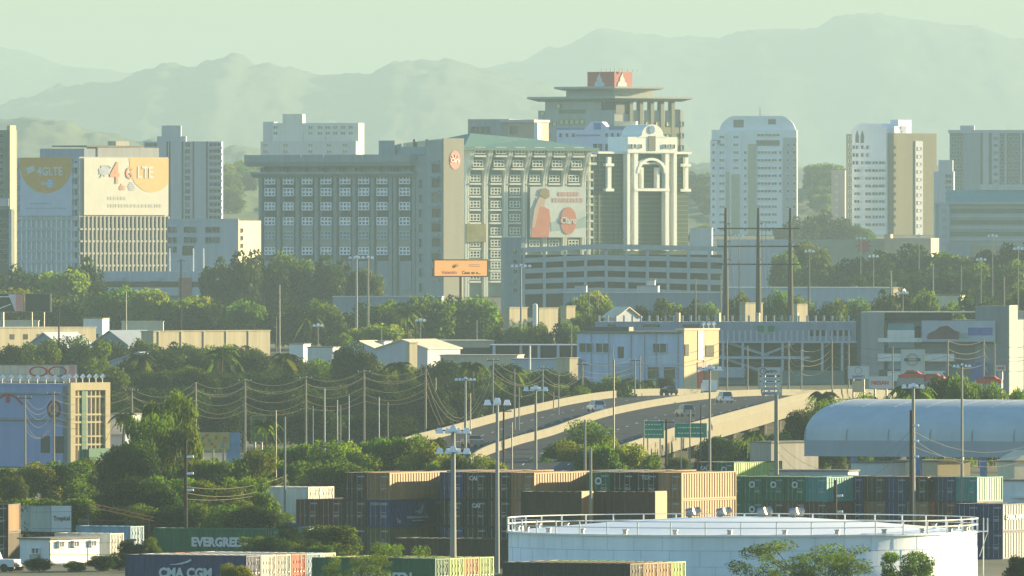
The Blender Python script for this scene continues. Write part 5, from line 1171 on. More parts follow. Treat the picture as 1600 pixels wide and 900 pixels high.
bc.part('green_sign', MB().box(bc.f(1184), bc.f(1210), -.15, -.01, bc.z(522), bc.z(507)), mat('pale_green_sign', (0.22, 0.36, 0.30), .6, .3, .4))
for a, c in ((1184, 1194), (1200, 1210)): bc.part('sign_bar', MB().box(bc.f(a), bc.f(c), -.25, -.16, bc.z(518), bc.z(509)), greenp)
for a, c in ((1262, 1291), (1297, 1330)): bc.part('window', MB().box(bc.f(a), bc.f(c), -.1, .02, bc.z(525), bc.z(516)), black)
pm = MB().box(-.2, .2, -.12, .02, 0, 2.0).mesh('louvre', [palewall])
for px in range(1120, 1332, 9): obj('louvre', pm, bc.root, (bc.f(px), 0, bc.z(533)))
for (a, za, c, zc) in ((1131, 534, 1200, 556), (1130, 560, 1190, 580), (1190, 556, 1240, 536)):
    q = MB(); q.cyl((bc.f(a), 1.5, bc.z(za)), (bc.f(c), 1.5, bc.z(zc)), .35, n=4); bc.part('ramp_edge', q, palewall)
bc.part('showroom_canopy', MB().box(bc.f(1118), bc.f(1165), -3, 0, bc.z(590), bc.z(574)), palewall)
bc.part('showroom_wall', MB().box(bc.f(1118), bc.f(1165), -1, 0, 0, bc.z(590.2)), bwM)
bc.part('plinth_wall', MB().box(bc.f(1225), bc.f(1320), -2, -.5, 0, bc.z(579)), mat('grey_green_wall', (0.16, 0.20, 0.18), .85, .15, .4))
bc.part('dark_tower', MB().box(.15, 5.2, -.6, 9, 0, bc.z(489)), mat('slate_wall', (0.085, 0.10, 0.12), .85, .15, .4))
# pale office with sunlit tower
of = Bld('office_building', 'pale blue two-storey office with sunlit cream corner tower and red panel', 'building', 1067, 2640, 32)
w = -of.f(902); h = of.z(521); dep = of.sd(1122)
blo = mat('light_blue_render', (0.48, 0.55, 0.70), .8, .12, .3, streak=.15)
of.part('wall', MB().box(-w, -.0, 0, dep, 0, h), blo)
of.part('roof_band', MB().box(-w, -.3, -.4, dep, h, h + .35), rooftar)
of.part('roof_parapet', MB().box(-w * .98, -w * .55, 1.5, 3, h + .36, h + 1.1), darkmetal)
wm_ = window_mesh(2.9, 1.75, 2, 1, .1, blo, mat('brown_glass', (0.07, 0.065, 0.03), .2, .3, .5, spec=.5)); 
windows(of, 'f', [of.f(917), of.f(943)], [of.z(544)], wm_); windows(of, 'f', [of.f(1032)], [of.z(544)], wm_)
windows(of, 'f', [of.f(1022), of.f(1047)], [of.z(583)], window_mesh(2.6, 2.3, 1, 1, .12, blo, MATS['brown_glass']))
of.part('door', MB().box(of.f(966), of.f(975), -.08, .02, of.z(560), of.z(542)), glass)
of.part('wall_band', MB().box(-w, -.02, -.14, 0, of.z(571), of.z(568)), palewall)
for i in range(9): of.part('slat', MB().box(of.f(960), of.f(990), -.25, -.02, of.z(575 + i * 3.2), of.z(573.6 + i * 3.2)), palewall)
for px in (925, 952, 987, 1008, 1026, 1060): of.part('downpipe', MB().cyl((of.f(px), -.12, 0), (of.f(px), -.12, h), .07, n=5), greywall)
ht_ = of.z(516)
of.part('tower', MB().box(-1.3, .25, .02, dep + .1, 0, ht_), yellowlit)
of.part('tower_cap', MB().box(-1.5, .4, -.15, dep + .25, ht_, ht_ + .3), cream)
for (a, c, y0, y1, mm, nm) in ((1089, 1097, 563, 517, white, 'white_strip'), (1097.5, 1099.5, 612, 517, darkmetal, 'dark_strip'), (1101, 1114, 558, 544 - 4, glass, 'window'), (1088, 1097, 606, 566, redl, 'red_panel'), (1100, 1108, 606, 566, redl, 'red_panel'), (1068, 1074, 556, 538, glass, 'window')):
    a_, c_ = of.sd(a), of.sd(c); of.part(nm, MB().box(.27, .36, a_, c_, of.z(y0), of.z(y1)), mm)
fl_ = obj('roof_floodlight', fme, of.root, (0, dep * .6, ht_ + .3)); obj('roof_floodlight', fme, of.root, (0, dep * .75, ht_ + .3)); obj('roof_floodlight', fme, of.root, (0, dep * .9, ht_ + .3))

# dealership block at right
dlr = Bld('dealership_building', 'grey dealership block with white panels and a large car billboard', 'building', 1575, 2680, 12)
w = -dlr.f(1344); gd = mat('grey_cladding', (0.22, 0.24, 0.25), .8, .12, .3, streak=.1)
dlr.part('wall', MB().box(-w, -.0, 3, 16, 0, dlr.z(500)), gd)
dlr.part('roof_sign_band', MB().box(dlr.f(1380), dlr.f(1484), 2.2, 3, dlr.z(501), dlr.z(489)), mat('dark_sign_band', (0.05, 0.055, 0.05), .7, .2, .5))
dlr.part('roof_edge', MB().box(-w, dlr.f(1524), 2, 15, dlr.z(489) + .02, dlr.z(487)), cream)
dlr.part('wing_wall', MB().box(-w, dlr.f(1380), 1.5, 2.9, 0, dlr.z(489)), greywall)
dlr.part('tower', MB().box(dlr.f(1524), 0, 0, 8, 0, dlr.z(478)), gd)
dlr.part('tower_edge', MB().box(.01, .3, -.1, 8, 0, dlr.z(477)), yellowlit)  # cream sheet paints the sun on the grey tower's right side
for a, c, y0, y1, mm in ((1386, 1428, 528, 516, white), (1371, 1440, 535, 528.3, white), (1386, 1428, 516, 506, mat('aqua_glass', (0.12, 0.24, 0.27), .3, .2, .4, spec=.5)), (1386, 1428, 544, 535.3, MATS['aqua_glass']), (1371, 1490, 565, 553, white), (1386, 1410, 578, 566, MATS['aqua_glass']), (1386, 1476, 596, 580, white), (1429, 1434, 527.8, 510, black), (1476, 1480, 578, 545, greywall), (1380, 1385, 540, 505, glass), (1372, 1385, 596, 578, glass)):
    dlr.part('facade_panel', MB().box(dlr.f(a), dlr.f(c), 1.0 if mm is white else 1.4, 2.98, dlr.z(y0), dlr.z(y1)), mm)
bb_w0, bb_w1 = dlr.f(1442), dlr.f(1556)
dlr.part('billboard_panel', MB().box(bb_w0, bb_w1, -.6, -.3, dlr.z(534), dlr.z(501)), mat('pale_lilac_print', (0.42, 0.46, 0.54), .6, .15, .4))
q = MB(); cc = [(0, 0), (11.8, 0), (12.6, .9), (12.2, 2.0), (10.2, 2.5), (7.6, 3.9), (4.8, 3.6), (2.6, 2.4), (.4, 1.7), (-.3, .7)]
q.prismy([(x * .48, z * .62) for x, z in cc], -.66, -.62); o = dlr.part('printed_car', q, mat('maroon_car_print', (0.13, 0.06, 0.08), .5, .3, .6)); o.location = (dlr.f(1451), 0, dlr.z(530))
dlr.part('blue_print', MB().box(dlr.f(1514), dlr.f(1552), -.66, -.61, dlr.z(524), dlr.z(512)), mat('blue_print', (0.10, 0.14, 0.40), .5, .5, .6))
dlr.part('aqua_print', MB().box(dlr.f(1500), dlr.f(1518), -.66, -.62, dlr.z(529), dlr.z(520)), mat('aqua_print', (0.28, 0.42, 0.40), .5, .3, .6))
dlr.part('billboard_ledge', MB().box(bb_w0, bb_w1, -1.2, 0, dlr.z(537), dlr.z(534.2)), darkmetal)
dlr.part('blue_showroom', MB().box(dlr.f(1520), dlr.f(1545), -1, 0, 0, dlr.z(566)), mat('blue_panel', (0.08, 0.14, 0.34), .6, .2, .5))
dlr.part('white_post', MB().box(dlr.f(1538), dlr.f(1540), -1.3, -1.02, 0, dlr.z(568)), white)
rs = Bld('white_terrace_building', 'sunlit white terraced building cut by the right frame edge', 'building', 1580, 2720, 68)
for k, (y0, y1) in enumerate(((512, 497), (540, 517), (566, 547), (600, 572))):
    rs.part('floor_band', MB().box(-2, .6, 0, 14, rs.z(y0), rs.z(y1)), cream if k == 0 else white)
rs.part('wall', MB().box(-6, 0, .4, 14, 0, rs.z(486)), beige); 
for y in (514, 543, 569): rs.part('balcony_gap', MB().box(0.01, .1, .5, 14, rs.z(y + 2.5), rs.z(y - 1.5)), glass)
# ring emblem sign
def ringmb(r0, r1, y, n=24, x=0, z=0):
    b = MB()
    for i in range(n):
        a, c = 2 * math.pi * i / n, 2 * math.pi * (i + 1) / n
        b.add([(x + math.cos(q) * rr, y, z + math.sin(q) * rr) for q, rr in ((a, r0), (c, r0), (c, r1), (a, r1))], [(0, 1, 2, 3)]); b.add([(x + math.cos(q) * r0, yy, z + math.sin(q) * r0) for q, yy in ((a, y), (a, y + .1), (c, y + .1), (c, y))], [(0, 1, 2, 3)])
    return b
sgw = mat('sign_white', (0.52, 0.56, 0.58), .5, .08, .5)
s, w, z0, z1 = billboard('ring_emblem_sign', 'white square sign with grey ring and bar emblem over small red print', 1408, 1443, 546, 590, 2500, sgw, nposts=2, frame=.05, cat='sign')
part('emblem_ring', ringmb(1.1, .78, -.12, z=z1 - 1.7), greymetal, s); part('emblem_bar', MB().box(-1.35, 1.35, -.2, -.12, z1 - 1.95, z1 - 1.45), mat('dark_emblem', (0.06, 0.08, 0.09), .5, .1, 1), s)
text(s, 'NISSAN', .38, (0, -.24, z1 - 1.7), FRONT, whitelet, bold=.015, ext=.01); part('small_print', MB().box(-1.0, .3, -.04, -.01, z0 + .95, z0 + 1.25).box(.4, 1.1, -.04, -.01, z0 + .7, z0 + 1.1), redl, s, kind='stuff'); 
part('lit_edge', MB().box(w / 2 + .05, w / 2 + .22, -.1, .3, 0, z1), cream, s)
s, w, z0, z1 = billboard('brand_sign', 'white sign panel with faint emblem and blue letters, left of pair', 1325, 1358, 572, 592, 2480, sgw, nposts=2, frame=.05, cat='sign')
text(s, 'INFINITI', .55, (0, -.03, z0 + .35), FRONT, mat('blue_lettering', (0.08, 0.14, 0.34), .5, 0, 1), bold=.02, ext=.01); part('emblem', ringmb(.62, .5, -.04, z=z1 - .75), greymetal, s)
part('lower_board', MB().box(-w * .28, w * .28, -.05, .1, z0 - 2.2, z0 - .3), yellowlit, s)
s, w, z0, z1 = billboard('red_letter_sign', 'low white sign with large red letters, right one of the pair', 1358, 1394, 588, 607, 2470, sgw, nposts=2, frame=.05, cat='sign')
text(s, 'NISSAN', .85, (-.1, -.03, (z0 + z1) / 2 - .1), FRONT, redl, bold=.04, ext=.01)
s, w, z0, z1 = billboard('pylon_sign', 'tall pylon directory sign with four white boards between cream posts', 1187, 1219, 574, 586, 2460, sgw, nposts=2, frame=.05, cat='sign')
for k in range(4): part('board', MB().box(-w / 2, w / 2, 0, .15, z0 - .95 - k * .78, z0 - .35 - k * .78), sgw, s); part('board_print', MB().box(-w * .32, w * .32, -.03, -.01, z0 - .75 - k * .78, z0 - .55 - k * .78), greywall, s)
for x in (-w / 2 - .3, w / 2 + .02): part('side_post', MB().box(x, x + .28, -.1, .3, 0, z1), yellowlit, s)
text(s, 'Centro', .75, (0, -.03, (z0 + z1) / 2), FRONT, mat('dark_lettering', (0.05, 0.06, 0.05), .5, 0, 1), bold=.03, ext=.01); part('logo_arc', ringmb(.55, .42, -.03, x=-w * .33, z=(z0 + z1) / 2), MATS['dark_lettering'], s)
s, w, z0, z1 = billboard('small_red_sign', 'small round-cornered red lettered sign near the right edge', 1556, 1572, 570, 580, 2500, sgw, nposts=1, frame=.08, cat='sign', fm=redl)
text(s, 'OPEN', .5, (0, -.03, (z0 + z1) / 2), FRONT, redl, bold=.03, ext=.01)
s['label'] = 'small red framed sign near the right edge'; bpy.data.objects.remove([c for c in s.children if c.name.startswith('lettering')][0])
part('print_bar', MB().box(-.55, .55, -.04, 0, (z0 + z1) / 2 - .15, (z0 + z1) / 2 + .15), redl, s)
for i, (px, py, cc_) in enumerate(((1566, 594, 'red'), (1445, 586, 'red'), (1476, 590, 'red'))):
    q = thing('parked_car', f'red car glimpsed {["by the blue showroom at right", "behind the ring emblem sign", "right of the ring emblem sign"][i]}', 'car', (X(px, 2450), 2450, Z(py, 2450) - .6), R(80), 'red cars at the dealership')
    part('body', MB().prismx([(0, .1), (4.2, .1), (4.3, .6), (3.4, .8), (2.9, 1.25), (1.2, 1.25), (.6, .8), (0, .7)], -.85, .85), red, q); part('side_window', MB().prismx([(1.1, .82), (3.1, .82), (2.8, 1.2), (1.3, 1.2)], -.86, .86), glass, q)
    z = q.location.z - G(2450); part('ramp', MB().box(-1.0, 1.0, 0, 4.4, -z, .08), greywall, q)

for i, (px0, px1, d, top, lab) in enumerate(((452, 474, 2790, 538, 'small pale flat hut behind the middle wood'), (480, 520, 2780, 543, 'low pale blue hut left of the pale low gable'), (905, 925, 3090, 474, 'tiny cream house left of the bright tree'), (1440, 1500, 3200, 462, 'low pale flat house behind the dealership'), (130, 160, 3150, 498, 'tiny pale house behind the gabled sheds'))):
    hh_ = simple_box_building('small_house', lab, 'house', px0, px1, d, top, 6, (white, offwhite, palewall, cream)[i % 4], th=12)
    for u in (.3, .7): hh_.part('window', MB().box(-hh_.w * u - .4, -hh_.w * u + .4, -.06, .02, hh_.h * .45, hh_.h * .45 + .9), glass)
# ---------------- far office blocks and towers ----------------
def wset(w, h, nx, nz, fr, frame, gl=None, bar=None): return window_mesh(w, h, nx, nz, fr, frame, gl or glass, bar=bar)
dk = mat('dark_opening', (0.045, 0.055, 0.055), .6, .2, .3)
teal_s = mat('teal_roof_sheet', (0.16, 0.30, 0.28), .6, .1, .3, streak=.1)
greenroof = mat('green_copper_roof', (0.10, 0.22, 0.18), .6, .12, .3, streak=.15)
ob = mat('orange_print', (0.36, 0.22, 0.06), .7, .1, .4); ob2 = mat('bright_orange_print', (0.60, 0.36, 0.12), .7, .1, .4)
# left telecom block
at = Bld('telecom_office', 'wide office block wrapped with two big 4G LTE banners', 'office building', 123, 4230, 38)
wl = -at.f(20); dr = at.sd(257); h = at.z(246)
blf = mat('pale_blue_panels', (0.34, 0.41, 0.52), .7, .1, .3, streak=.1)  # blue of the shaded face is put into the colour
at.part('wall', MB().box(-wl, 0, 0, dr, 0, h), blf)
sidew = mat('grey_beige_panels', (0.40, 0.40, 0.36), .8, .1, .3, streak=.1)  # warmer tone of the sunlit face is put into the colour
at.part('side_wall', MB().box(.0, .3, -.1, dr + .1, 0, h + .2), sidew)
at.part('roof_block', MB().box(at.f(50), -.5, 3, 8, h, at.z(232)), bluewall); at.part('roof_block', MB().box(-4.5, -.5, 9, dr - 3, h, at.z(230)), greywall)
at.part('roof_slab', MB().box(at.f(66), -.3, 4, dr * .75, at.z(229.5), at.z(227)), rooftar)
at.part('plant_room', MB().box(-4, -1, dr * .45, dr * .6, at.z(227), at.z(220)), beige)
mu = MB().box(-.22, .22, -.5, 0, 0, at.z(338)).mesh('mullion', [white])
for px in range(33, 118, 8): obj('mullion', mu, at.root, (at.f(px), 0, 0))
for py in (341, 358, 375, 392, 409): at.part('floor_band', MB().box(-wl * .95, -.4, -.5, -.36, at.z(py) - .4, at.z(py) + .4), palewall)
fin = MB().box(0, .45, -.28, .28, 0, at.z(338)).mesh('fin', [sidew]); gs = MB().box(0.3, .36, -.4, .4, 0, at.z(339)).mesh('window_strip', [dk])
for k in range(22):
    y = dr * (k + .5) / 22; obj('window_strip', gs, at.root, (0, y, 0)); obj('fin', fin, at.root, (.3, y + dr / 44, 0))
for py in (358, 377, 396, 415): at.part('floor_band', MB().box(.3, .62, 0, dr, at.z(py) - .25, at.z(py) + .25), sidew)
for u in (-wl + .8, -.9):
    for k in range(10): at.part('side_balcony', MB().box(u - .9, u + .9, -.7, 0, at.z(262 + k * 16.5), at.z(255 + k * 16.5)), palewall)
    at.part('recess', MB().box(u - .35, u + .35, -.08, 0, 2, h - 1), dk)
# banners
def arc_poly(cx_, cz, rx, rz, a0, a1, n=24): return [(cx_ + rx * math.cos(R(a0 + (a1 - a0) * i / n)), cz + rz * math.sin(R(a0 + (a1 - a0) * i / n))) for i in range(n + 1)]
b0, b1, zb1, zb0 = at.f(32), at.f(115), at.z(246), at.z(337); bw = b1 - b0; bc_ = (b0 + b1) / 2
at.part('banner', MB().box(b0, b1, -.75, -.65, zb0, zb1), mat('banner_blue_white', (0.46, 0.52, 0.66), .7, .06, .3))
q = MB(); pl = [(b0, zb1 - .02), ] + [(bc_ + bw * .5 * math.cos(R(180 + 180 * i / 24)), zb1 - 2.2 + 7.8 * math.sin(R(180 + 180 * i / 24))) for i in range(25)] + [(b1, zb1 - .02)]
q.prismy(pl, -.82, -.76); at.part('banner_disc', q, ob)
text(at.root, '4GLTE', 3.3, (bc_ + bw * .08, -.9, zb1 - 4.0), FRONT, whitelet, bold=.08)
q = MB(); rng = random.Random(3)
for i in range(9): q.add([(bc_ - bw * .34 + rng.uniform(-1.2, 1.2) + c, -.86 - .01 * i, zb1 - 3.8 + rng.uniform(-1.0, .8) + e) for c, e in ((0, 0), (1.8, .3), (1.2, .9), (.1, .7))], [(0, 1, 2, 3)])
at.part('splash_print', q, whitelet)
text(at.root, 'de', 1.7, (bc_ - 1.0, -.9, zb1 - 7.2), FRONT, whitelet, bold=.02)
def globe(x, z, r, y, m1, face='f', parent=None):
    q = MB(); q.add([(x + r * math.cos(2 * math.pi * i / 18), y, z + r * math.sin(2 * math.pi * i / 18)) for i in range(18)], [tuple(range(18))]); return q
q = globe(bc_ + 1.6, zb1 - 7.3, 1.35, -.87, None); at.part('globe_mark', q, mat('globe_blue', (0.25, 0.42, 0.72), .5, .05, 1))
q = MB(); [q.box(bc_ + 1.6 - w_ * 1.35, bc_ + 1.6 + w_ * 1.1, -.93, -.89, zb1 - 7.3 + dz, zb1 - 7.1 + dz) for dz, w_ in ((.8, .6), (.35, .85), (-.1, .95), (-.6, .8), (-1.0, .5))]; at.part('globe_stripes', q, whitelet)
q = MB()
for i, (z_, a, c) in enumerate(((zb0 + 3.2, .2, .6), (zb0 + 1.8, .12, .88))):
    x = b0 + bw * a
    while x < b0 + bw * c: l_ = rng.uniform(.3, 1.1); q.box(x, x + l_, -.8, -.76, z_, z_ + .45); x += l_ + .3
at.part('small_print', q, mat('grey_blue_print', (0.3, 0.36, 0.48), .7, 0, 1), kind='stuff')
y0, y1 = at.sd(128), at.sd(256); bl = y1 - y0; zc0, zc1 = at.z(336), at.z(246)
at.part('banner', MB().box(.66, .76, y0, y1, zc0, zc1), mat('banner_cream', (0.50, 0.50, 0.44), .7, .06, .3))
q = MB(); yc = y0 + bl * .80; pl = [(y0 + bl * .53, zc1 - .02)] + [(yc + bl * .26 * math.cos(R(180 + 180 * i / 24)), zc1 - 2.5 + 7.2 * math.sin(R(180 + 180 * i / 24))) for i in range(25)]
pl = [(min(a, y1), c) for a, c in pl] + [(y1, zc1 - .02)]
pp = []; [pp.append(p_) for p_ in pl if not pp or (abs(p_[0] - pp[-1][0]) + abs(p_[1] - pp[-1][1])) > .01]
q.prismx(pp, .77, .82); at.part('banner_disc', q, ob2)
text(at.root, '4', 8.5, (.9, y0 + bl * .36, zc1 - 4.6), SIDE, mat('banner_red', (0.62, 0.16, 0.05), .6, .05, 1), bold=.14)
text(at.root, 'G', 4.6, (.9, y0 + bl * .53, zc1 - 4.5), SIDE, MATS['banner_red'], bold=.08); text(at.root, 'LTE', 4.6, (.9, y0 + bl * .72, zc1 - 4.3), SIDE, mat('banner_grey', (0.42, 0.45, 0.44), .6, .05, 1), bold=.1)
q = MB()
for i in range(12): q.add([(.84 + .005 * i, y0 + bl * .22 + rng.uniform(-2.2, 1.6) + c, zc1 - 4.3 + rng.uniform(-1.7, 1.6) + e) for c, e in ((0, 0), (2.2, .4), (1.5, 1.2), (.1, .9))], [(0, 1, 2, 3)])
at.part('splash_print', q, mat('grey_blue_ink', (0.33, 0.38, 0.48), .7, .1, 1))
text(at.root, 'de', 2.6, (.9, y0 + bl * .45, zc1 - 8.3), SIDE, MATS['banner_red'], bold=.03)
q = MB(); [q.box(.84, .88, y0 + bl * .56 - w_ * 1.5, y0 + bl * .56 + w_ * 1.5, zc1 - 8.3 + dz, zc1 - 8.0 + dz) for dz, w_ in ((1.1, .5), (.6, .85), (.1, 1), (-.4, .95), (-.9, .7))]; at.part('globe_mark', q, MATS['grey_blue_ink'])
q = MB()
for z_, a, c in ((zc0 + 4.3, .28, .5), (zc0 + 2.2, .28, .92)):
    x = y0 + bl * a
    while x < y0 + bl * c: l_ = rng.uniform(.5, 1.3); q.box(.78, .82, x, x + l_, z_, z_ + .9); x += l_ + .45
at.part('small_print', q, mat('faint_print', (0.40, 0.40, 0.34), .7, 0, 1), kind='stuff')
# apartment slab behind it
ap = Bld('apartment_block', 'pale grey apartment slab with dark balcony slots behind the bannered office', 'apartment block', 346, 4900, 1)
w = -ap.f(224); h = ap.z(221); slabg = mat('slab_grey', (0.44, 0.46, 0.50), .85, .1, .3, streak=.1)
ap.part('wall', MB().box(-w, 0, 0, 14, 0, h), slabg); ap.part('plant_room', MB().box(ap.f(252), ap.f(282), 3, 9, h, ap.z(196)), slabg); ap.part('plant_room_base', MB().box(ap.f(245), ap.f(290), 2, 10, h, ap.z(213)), slabg)
wm_ = wset(1.7, 1.6, 2, 1, .12, slabg); wb_ = wset(4.0, 1.3, 3, 1, .14, slabg)
zz = [ap.z(226 + 10.4 * k) for k in range(17)]
windows(ap, 'f', [ap.f(293)], zz, wm_); windows(ap, 'f', [ap.f(336)], zz, wb_); windows(ap, 'f', [ap.f(236)], zz[:4], wb_)
bp = MB().box(-2.3, 2.3, -.8, 0, -1.3, -.65).mesh('balcony_front', [slabg])
for z in zz: obj('balcony_front', bp, ap.root, (ap.f(336), 0, z))
for px in (260, 264, 284, 301, 322): ap.part('groove', MB().box(ap.f(px), ap.f(px) + .5, -.06, .01, 0, h), dk)
# lower block + its sunlit end in a brighter colour
lb = Bld('office_building', 'low pale block with few dark windows and a blazing sunlit end wall', 'office building', 371, 3900, 27)
w = -lb.f(260); h = lb.z(346); dp_ = lb.sd(405); lb.part('wall', MB().box(-w, 0, 0, dp_, 0, h), palewall); lb.part('side_wall', MB().box(.01, .3, 0, dp_, 0, h + .2), cream)  # cream sheet paints the sunlit end of the pale block
lb.part('parapet', MB().box(-w, .3, -.2, .3, h, h + .7), palewall)
wm_ = wset(2.0, 1.6, 2, 1, .1, greywall); ws_ = wset(1.1, 1.6, 1, 1, .1, greywall)
windows(lb, 'f', [lb.f(292), lb.f(301), lb.f(326), lb.f(338)], [lb.z(359), lb.z(375)], wm_); windows(lb, 'f', [lb.f(272), lb.f(264)], [lb.z(359), lb.z(375), lb.z(390)], ws_)
lb.part('entrance', MB().box(lb.f(284), lb.f(302), -.1, .02, lb.z(399), lb.z(384)), glass); windows(lb, 's', [dp_ * .15], [lb.z(360), lb.z(372), lb.z(384)], wset(.9, 1.2, 1, 1, .1, beige), off=.3)
for px in (265, 318, 302): pole(px, 388, 3750, f'utility pole, pale, before the low pale block {"left" if px < 300 else "right" if px > 310 else "middle"}', m=lampw, r=.2)
# left edge tower
le = Bld('apartment_block', 'narrow tower with blazing sunlit edge at the left frame edge', 'apartment block', 14, 3800, 20)
le.part('wall', MB().box(-14, 0, 0, 5.5, 0, le.z(203)), mat('olive_grey', (0.22, 0.25, 0.2), .85, .1, .3)); le.part('corner_strip', MB().box(-.6, .3, 0, 4, 0, le.z(196)), yellowlit)  # cream over the olive wall paints its sunlit right side
windows(le, 'f', [-2.5, -5.5, -8.5], [le.z(212 + 10.5 * k) for k in range(10)], wset(2.2, 1.0, 2, 1, .1, greywall)); le.part('band', MB().box(-14, .1, -.5, 0, le.z(322), le.z(310)), palewall)
windows(le, 's', [1.5, 3.6], [le.z(206 + 10.5 * k) for k in range(10)], wset(.8, 1.1, 1, 1, .1, cream), off=.0)
l0 = simple_box_building('office_building', 'dark low block below the tower at the left edge', 'office building', -30, 17, 3700, 328, 8, mat('dark_block', (0.08, 0.10, 0.09), .8, .2, .3), th=5)
windows(l0, 'f', [l0.f(2), l0.f(9)], [l0.z(345 + 16 * k) for k in range(5)], wset(1.0, 1.1, 1, 1, .1, greywall))
l0.part('edge_strip', MB().box(-.5, .2, -.2, 0, 0, l0.h), palewall)
# far pale flats
ff = Bld('apartment_block', 'very hazy pale flats with stepped roof behind the grid office', 'apartment block', 560, 6800, 12)
w = -ff.f(426); ff.part('wall', MB().box(-w, 0, 0, 12, 0, ff.z(192)), offwhite); ff.part('tower', MB().box(ff.f(442), ff.f(473), -1, 5, 0, ff.z(178)), offwhite); ff.part('front_block', MB().box(ff.f(413), ff.f(562), -8, -1.01, 0, ff.z(221)), slabg); ff.part('side_block', MB().box(ff.f(409), ff.f(426), 2, 9, 0, ff.z(190)), palewall)
wm_ = wset(2.2, 1.4, 2, 1, .12, slabg); windows(ff, 'f', [ff.f(p) for p in (430, 485, 500, 512, 524, 536, 548)], [ff.z(199), ff.z(208)], wm_); windows(ff, 'f', [ff.f(p) for p in (420, 452, 491, 520, 545)], [ff.z(227), ff.z(237)], wm_, off=8)
for px in (470, 508): ff.part('lit_panel', MB().box(ff.f(px), ff.f(px + 3), -.3, -.02, ff.z(219), ff.z(213)), yellowlit)

# grid office (phone company)
cl = Bld('grid_office', 'large grey office block with white window grid and round red sign', 'office building', 696, 4000, 38)
dg = mat('blue_grey_concrete', (0.27, 0.33, 0.34), .85, .1, .2, streak=.12); pil = mat('grey_pilaster', (0.22, 0.27, 0.27), .85, .1, .3); spn = mat('green_dark_spandrel', (0.045, 0.065, 0.065), .5, .15, .3)
w0, w1 = cl.f(405), cl.f(648); dep = cl.sd(725)
cl.part('wall', MB().box(w0, w1, .6, 7, 0, cl.z(258.5)), dg)
cl.part('cornice', MB().prismx([(-2.4, cl.z(259)), (-3.2, cl.z(252)), (-3.2, cl.z(241)), (8, cl.z(241)), (8, cl.z(259))], cl.f(389), cl.f(651)), dg)
cl.part('lower_cornice', MB().prismx([(-.5, cl.z(277)), (-2.0, cl.z(271)), (-2.0, cl.z(268)), (1, cl.z(268)), (1, cl.z(277))], cl.f(394), cl.f(651)), dg)
wt = wset(2.3, 1.25, 4, 1, .12, dg)
for px in (411, 441, 471, 501, 530, 560, 590, 615, 638): obj('pane', wt[1], cl.place('window', wt[0], 'f', cl.f(px), cl.z(264), off=.5))
bays = [(408, 430), (437, 460), (467, 490), (497, 520), (527, 550), (557, 579), (586, 608), (621, 644)]
pm = MB().box(-.55, .55, -.5, .6, 0, cl.z(277)).mesh('pilaster', [pil])
for px in (404.5, 433.5, 463.5, 493.5, 523.5, 553.5, 582.5, 611, 618, 647.5): obj('pilaster', pm, cl.root, (cl.f(px), 0, 0))
pw = mat('white_window_panel', (0.80, 0.82, 0.88), .6, .06, .4)
wpm = wset(3.7, 2.2, 3, 2, .28, pw, bar=.42); wtan = wset(3.7, 2.2, 3, 2, .28, mat('faded_panel', (0.36, 0.42, 0.46), .7, .06, .4), mat('pale_glass', (0.16, 0.2, 0.24), .4, .1, .4), bar=.42)
rows = [(281, wpm), (299.5, wpm), (322, wpm), (345.5, wpm), (367.5, wtan), (392, wpm), (415, wpm), (438, wpm)]
spm = MB().box(-1.95, 1.95, .3, .6, -.9, .9).mesh('spandrel', [spn]); tanp = MB().box(-1.95, 1.95, -.1, .6, -1.05, 1.05).mesh('cover_panel', [mat('tan_cover', (0.30, 0.31, 0.27), .8, .1, .4)])
for a, c in bays:
    u = cl.f((a + c) / 2)
    for py, me in rows:
        if py > 430 and a < 580: continue
        if py > 405: cl.place('blank_panel', MB().box(-1.95, 1.95, .1, .6, -2, 1.9).mesh('blank_panel', [dg]) if 'bp' not in _cm else _cm['bp'], 'f', u, cl.z(py + 4)); continue
        obj('pane', me[1], cl.place('window', me[0], 'f', u, cl.z(py), off=.05))
    for py in (288, 311, 334, 403): cl.place('spandrel', spm, 'f', u, cl.z(py))
    for py in (357, 378.5): cl.place('cover_panel', tanp, 'f', u, cl.z(py))
cl.part('recess_strip', MB().box(cl.f(611.5), cl.f(617.5), .2, .62, 0, cl.z(277)), spn)
cs = cl.f(650)
cl.part('stair_core', MB().box(cl.f(650), cl.f(668), -.2, 7, 0, cl.z(243)), dg); cl.part('stair_core', MB().box(cl.f(668), -.4, -.6, dep - .1, 0, cl.z(219)), dg)
cl.part('end_wall', MB().box(-.4, 0, -.8, dep, 0, cl.z(216)), mat('tan_end_wall', (0.23, 0.235, 0.20), .85, .08, .2, streak=.08))
wv = wset(1.0, 2.4, 1, 1, .1, dg); wv2 = wset(3.0, 2.4, 1, 1, .1, dg)
for k in range(8):
    obj('pane', wv[1], cl.place('window', wv[0], 'f', cl.f(658), cl.z(287 + 23.2 * k), off=.22)); obj('pane', wv2[1], cl.place('window', wv2[0], 'f', cl.f(684), cl.z(263 + 23.2 * k), off=.62))
pm = MB().box(-2.0, 1.4, -1.2, -.6, -.25, .25).mesh('landing', [dg])
for k in range(9): obj('landing', pm, cl.root, (cl.f(683), 0, cl.z(252 + 23.2 * k)))
cl.part('roof_room', MB().box(cl.f(580), cl.f(605), 3, 6, cl.z(241), cl.z(219)), dg); cl.part('roof_room', MB().box(cl.f(590), cl.f(650), 4, 6.5, cl.z(241), cl.z(229)), dg)
cl.part('sunlit_screen', MB().prismy([(cl.f(605), cl.z(240)), (cl.f(668), cl.z(240)), (cl.f(668), cl.z(216)), (cl.f(605), cl.z(223))], 6.6, 6.9), cream)
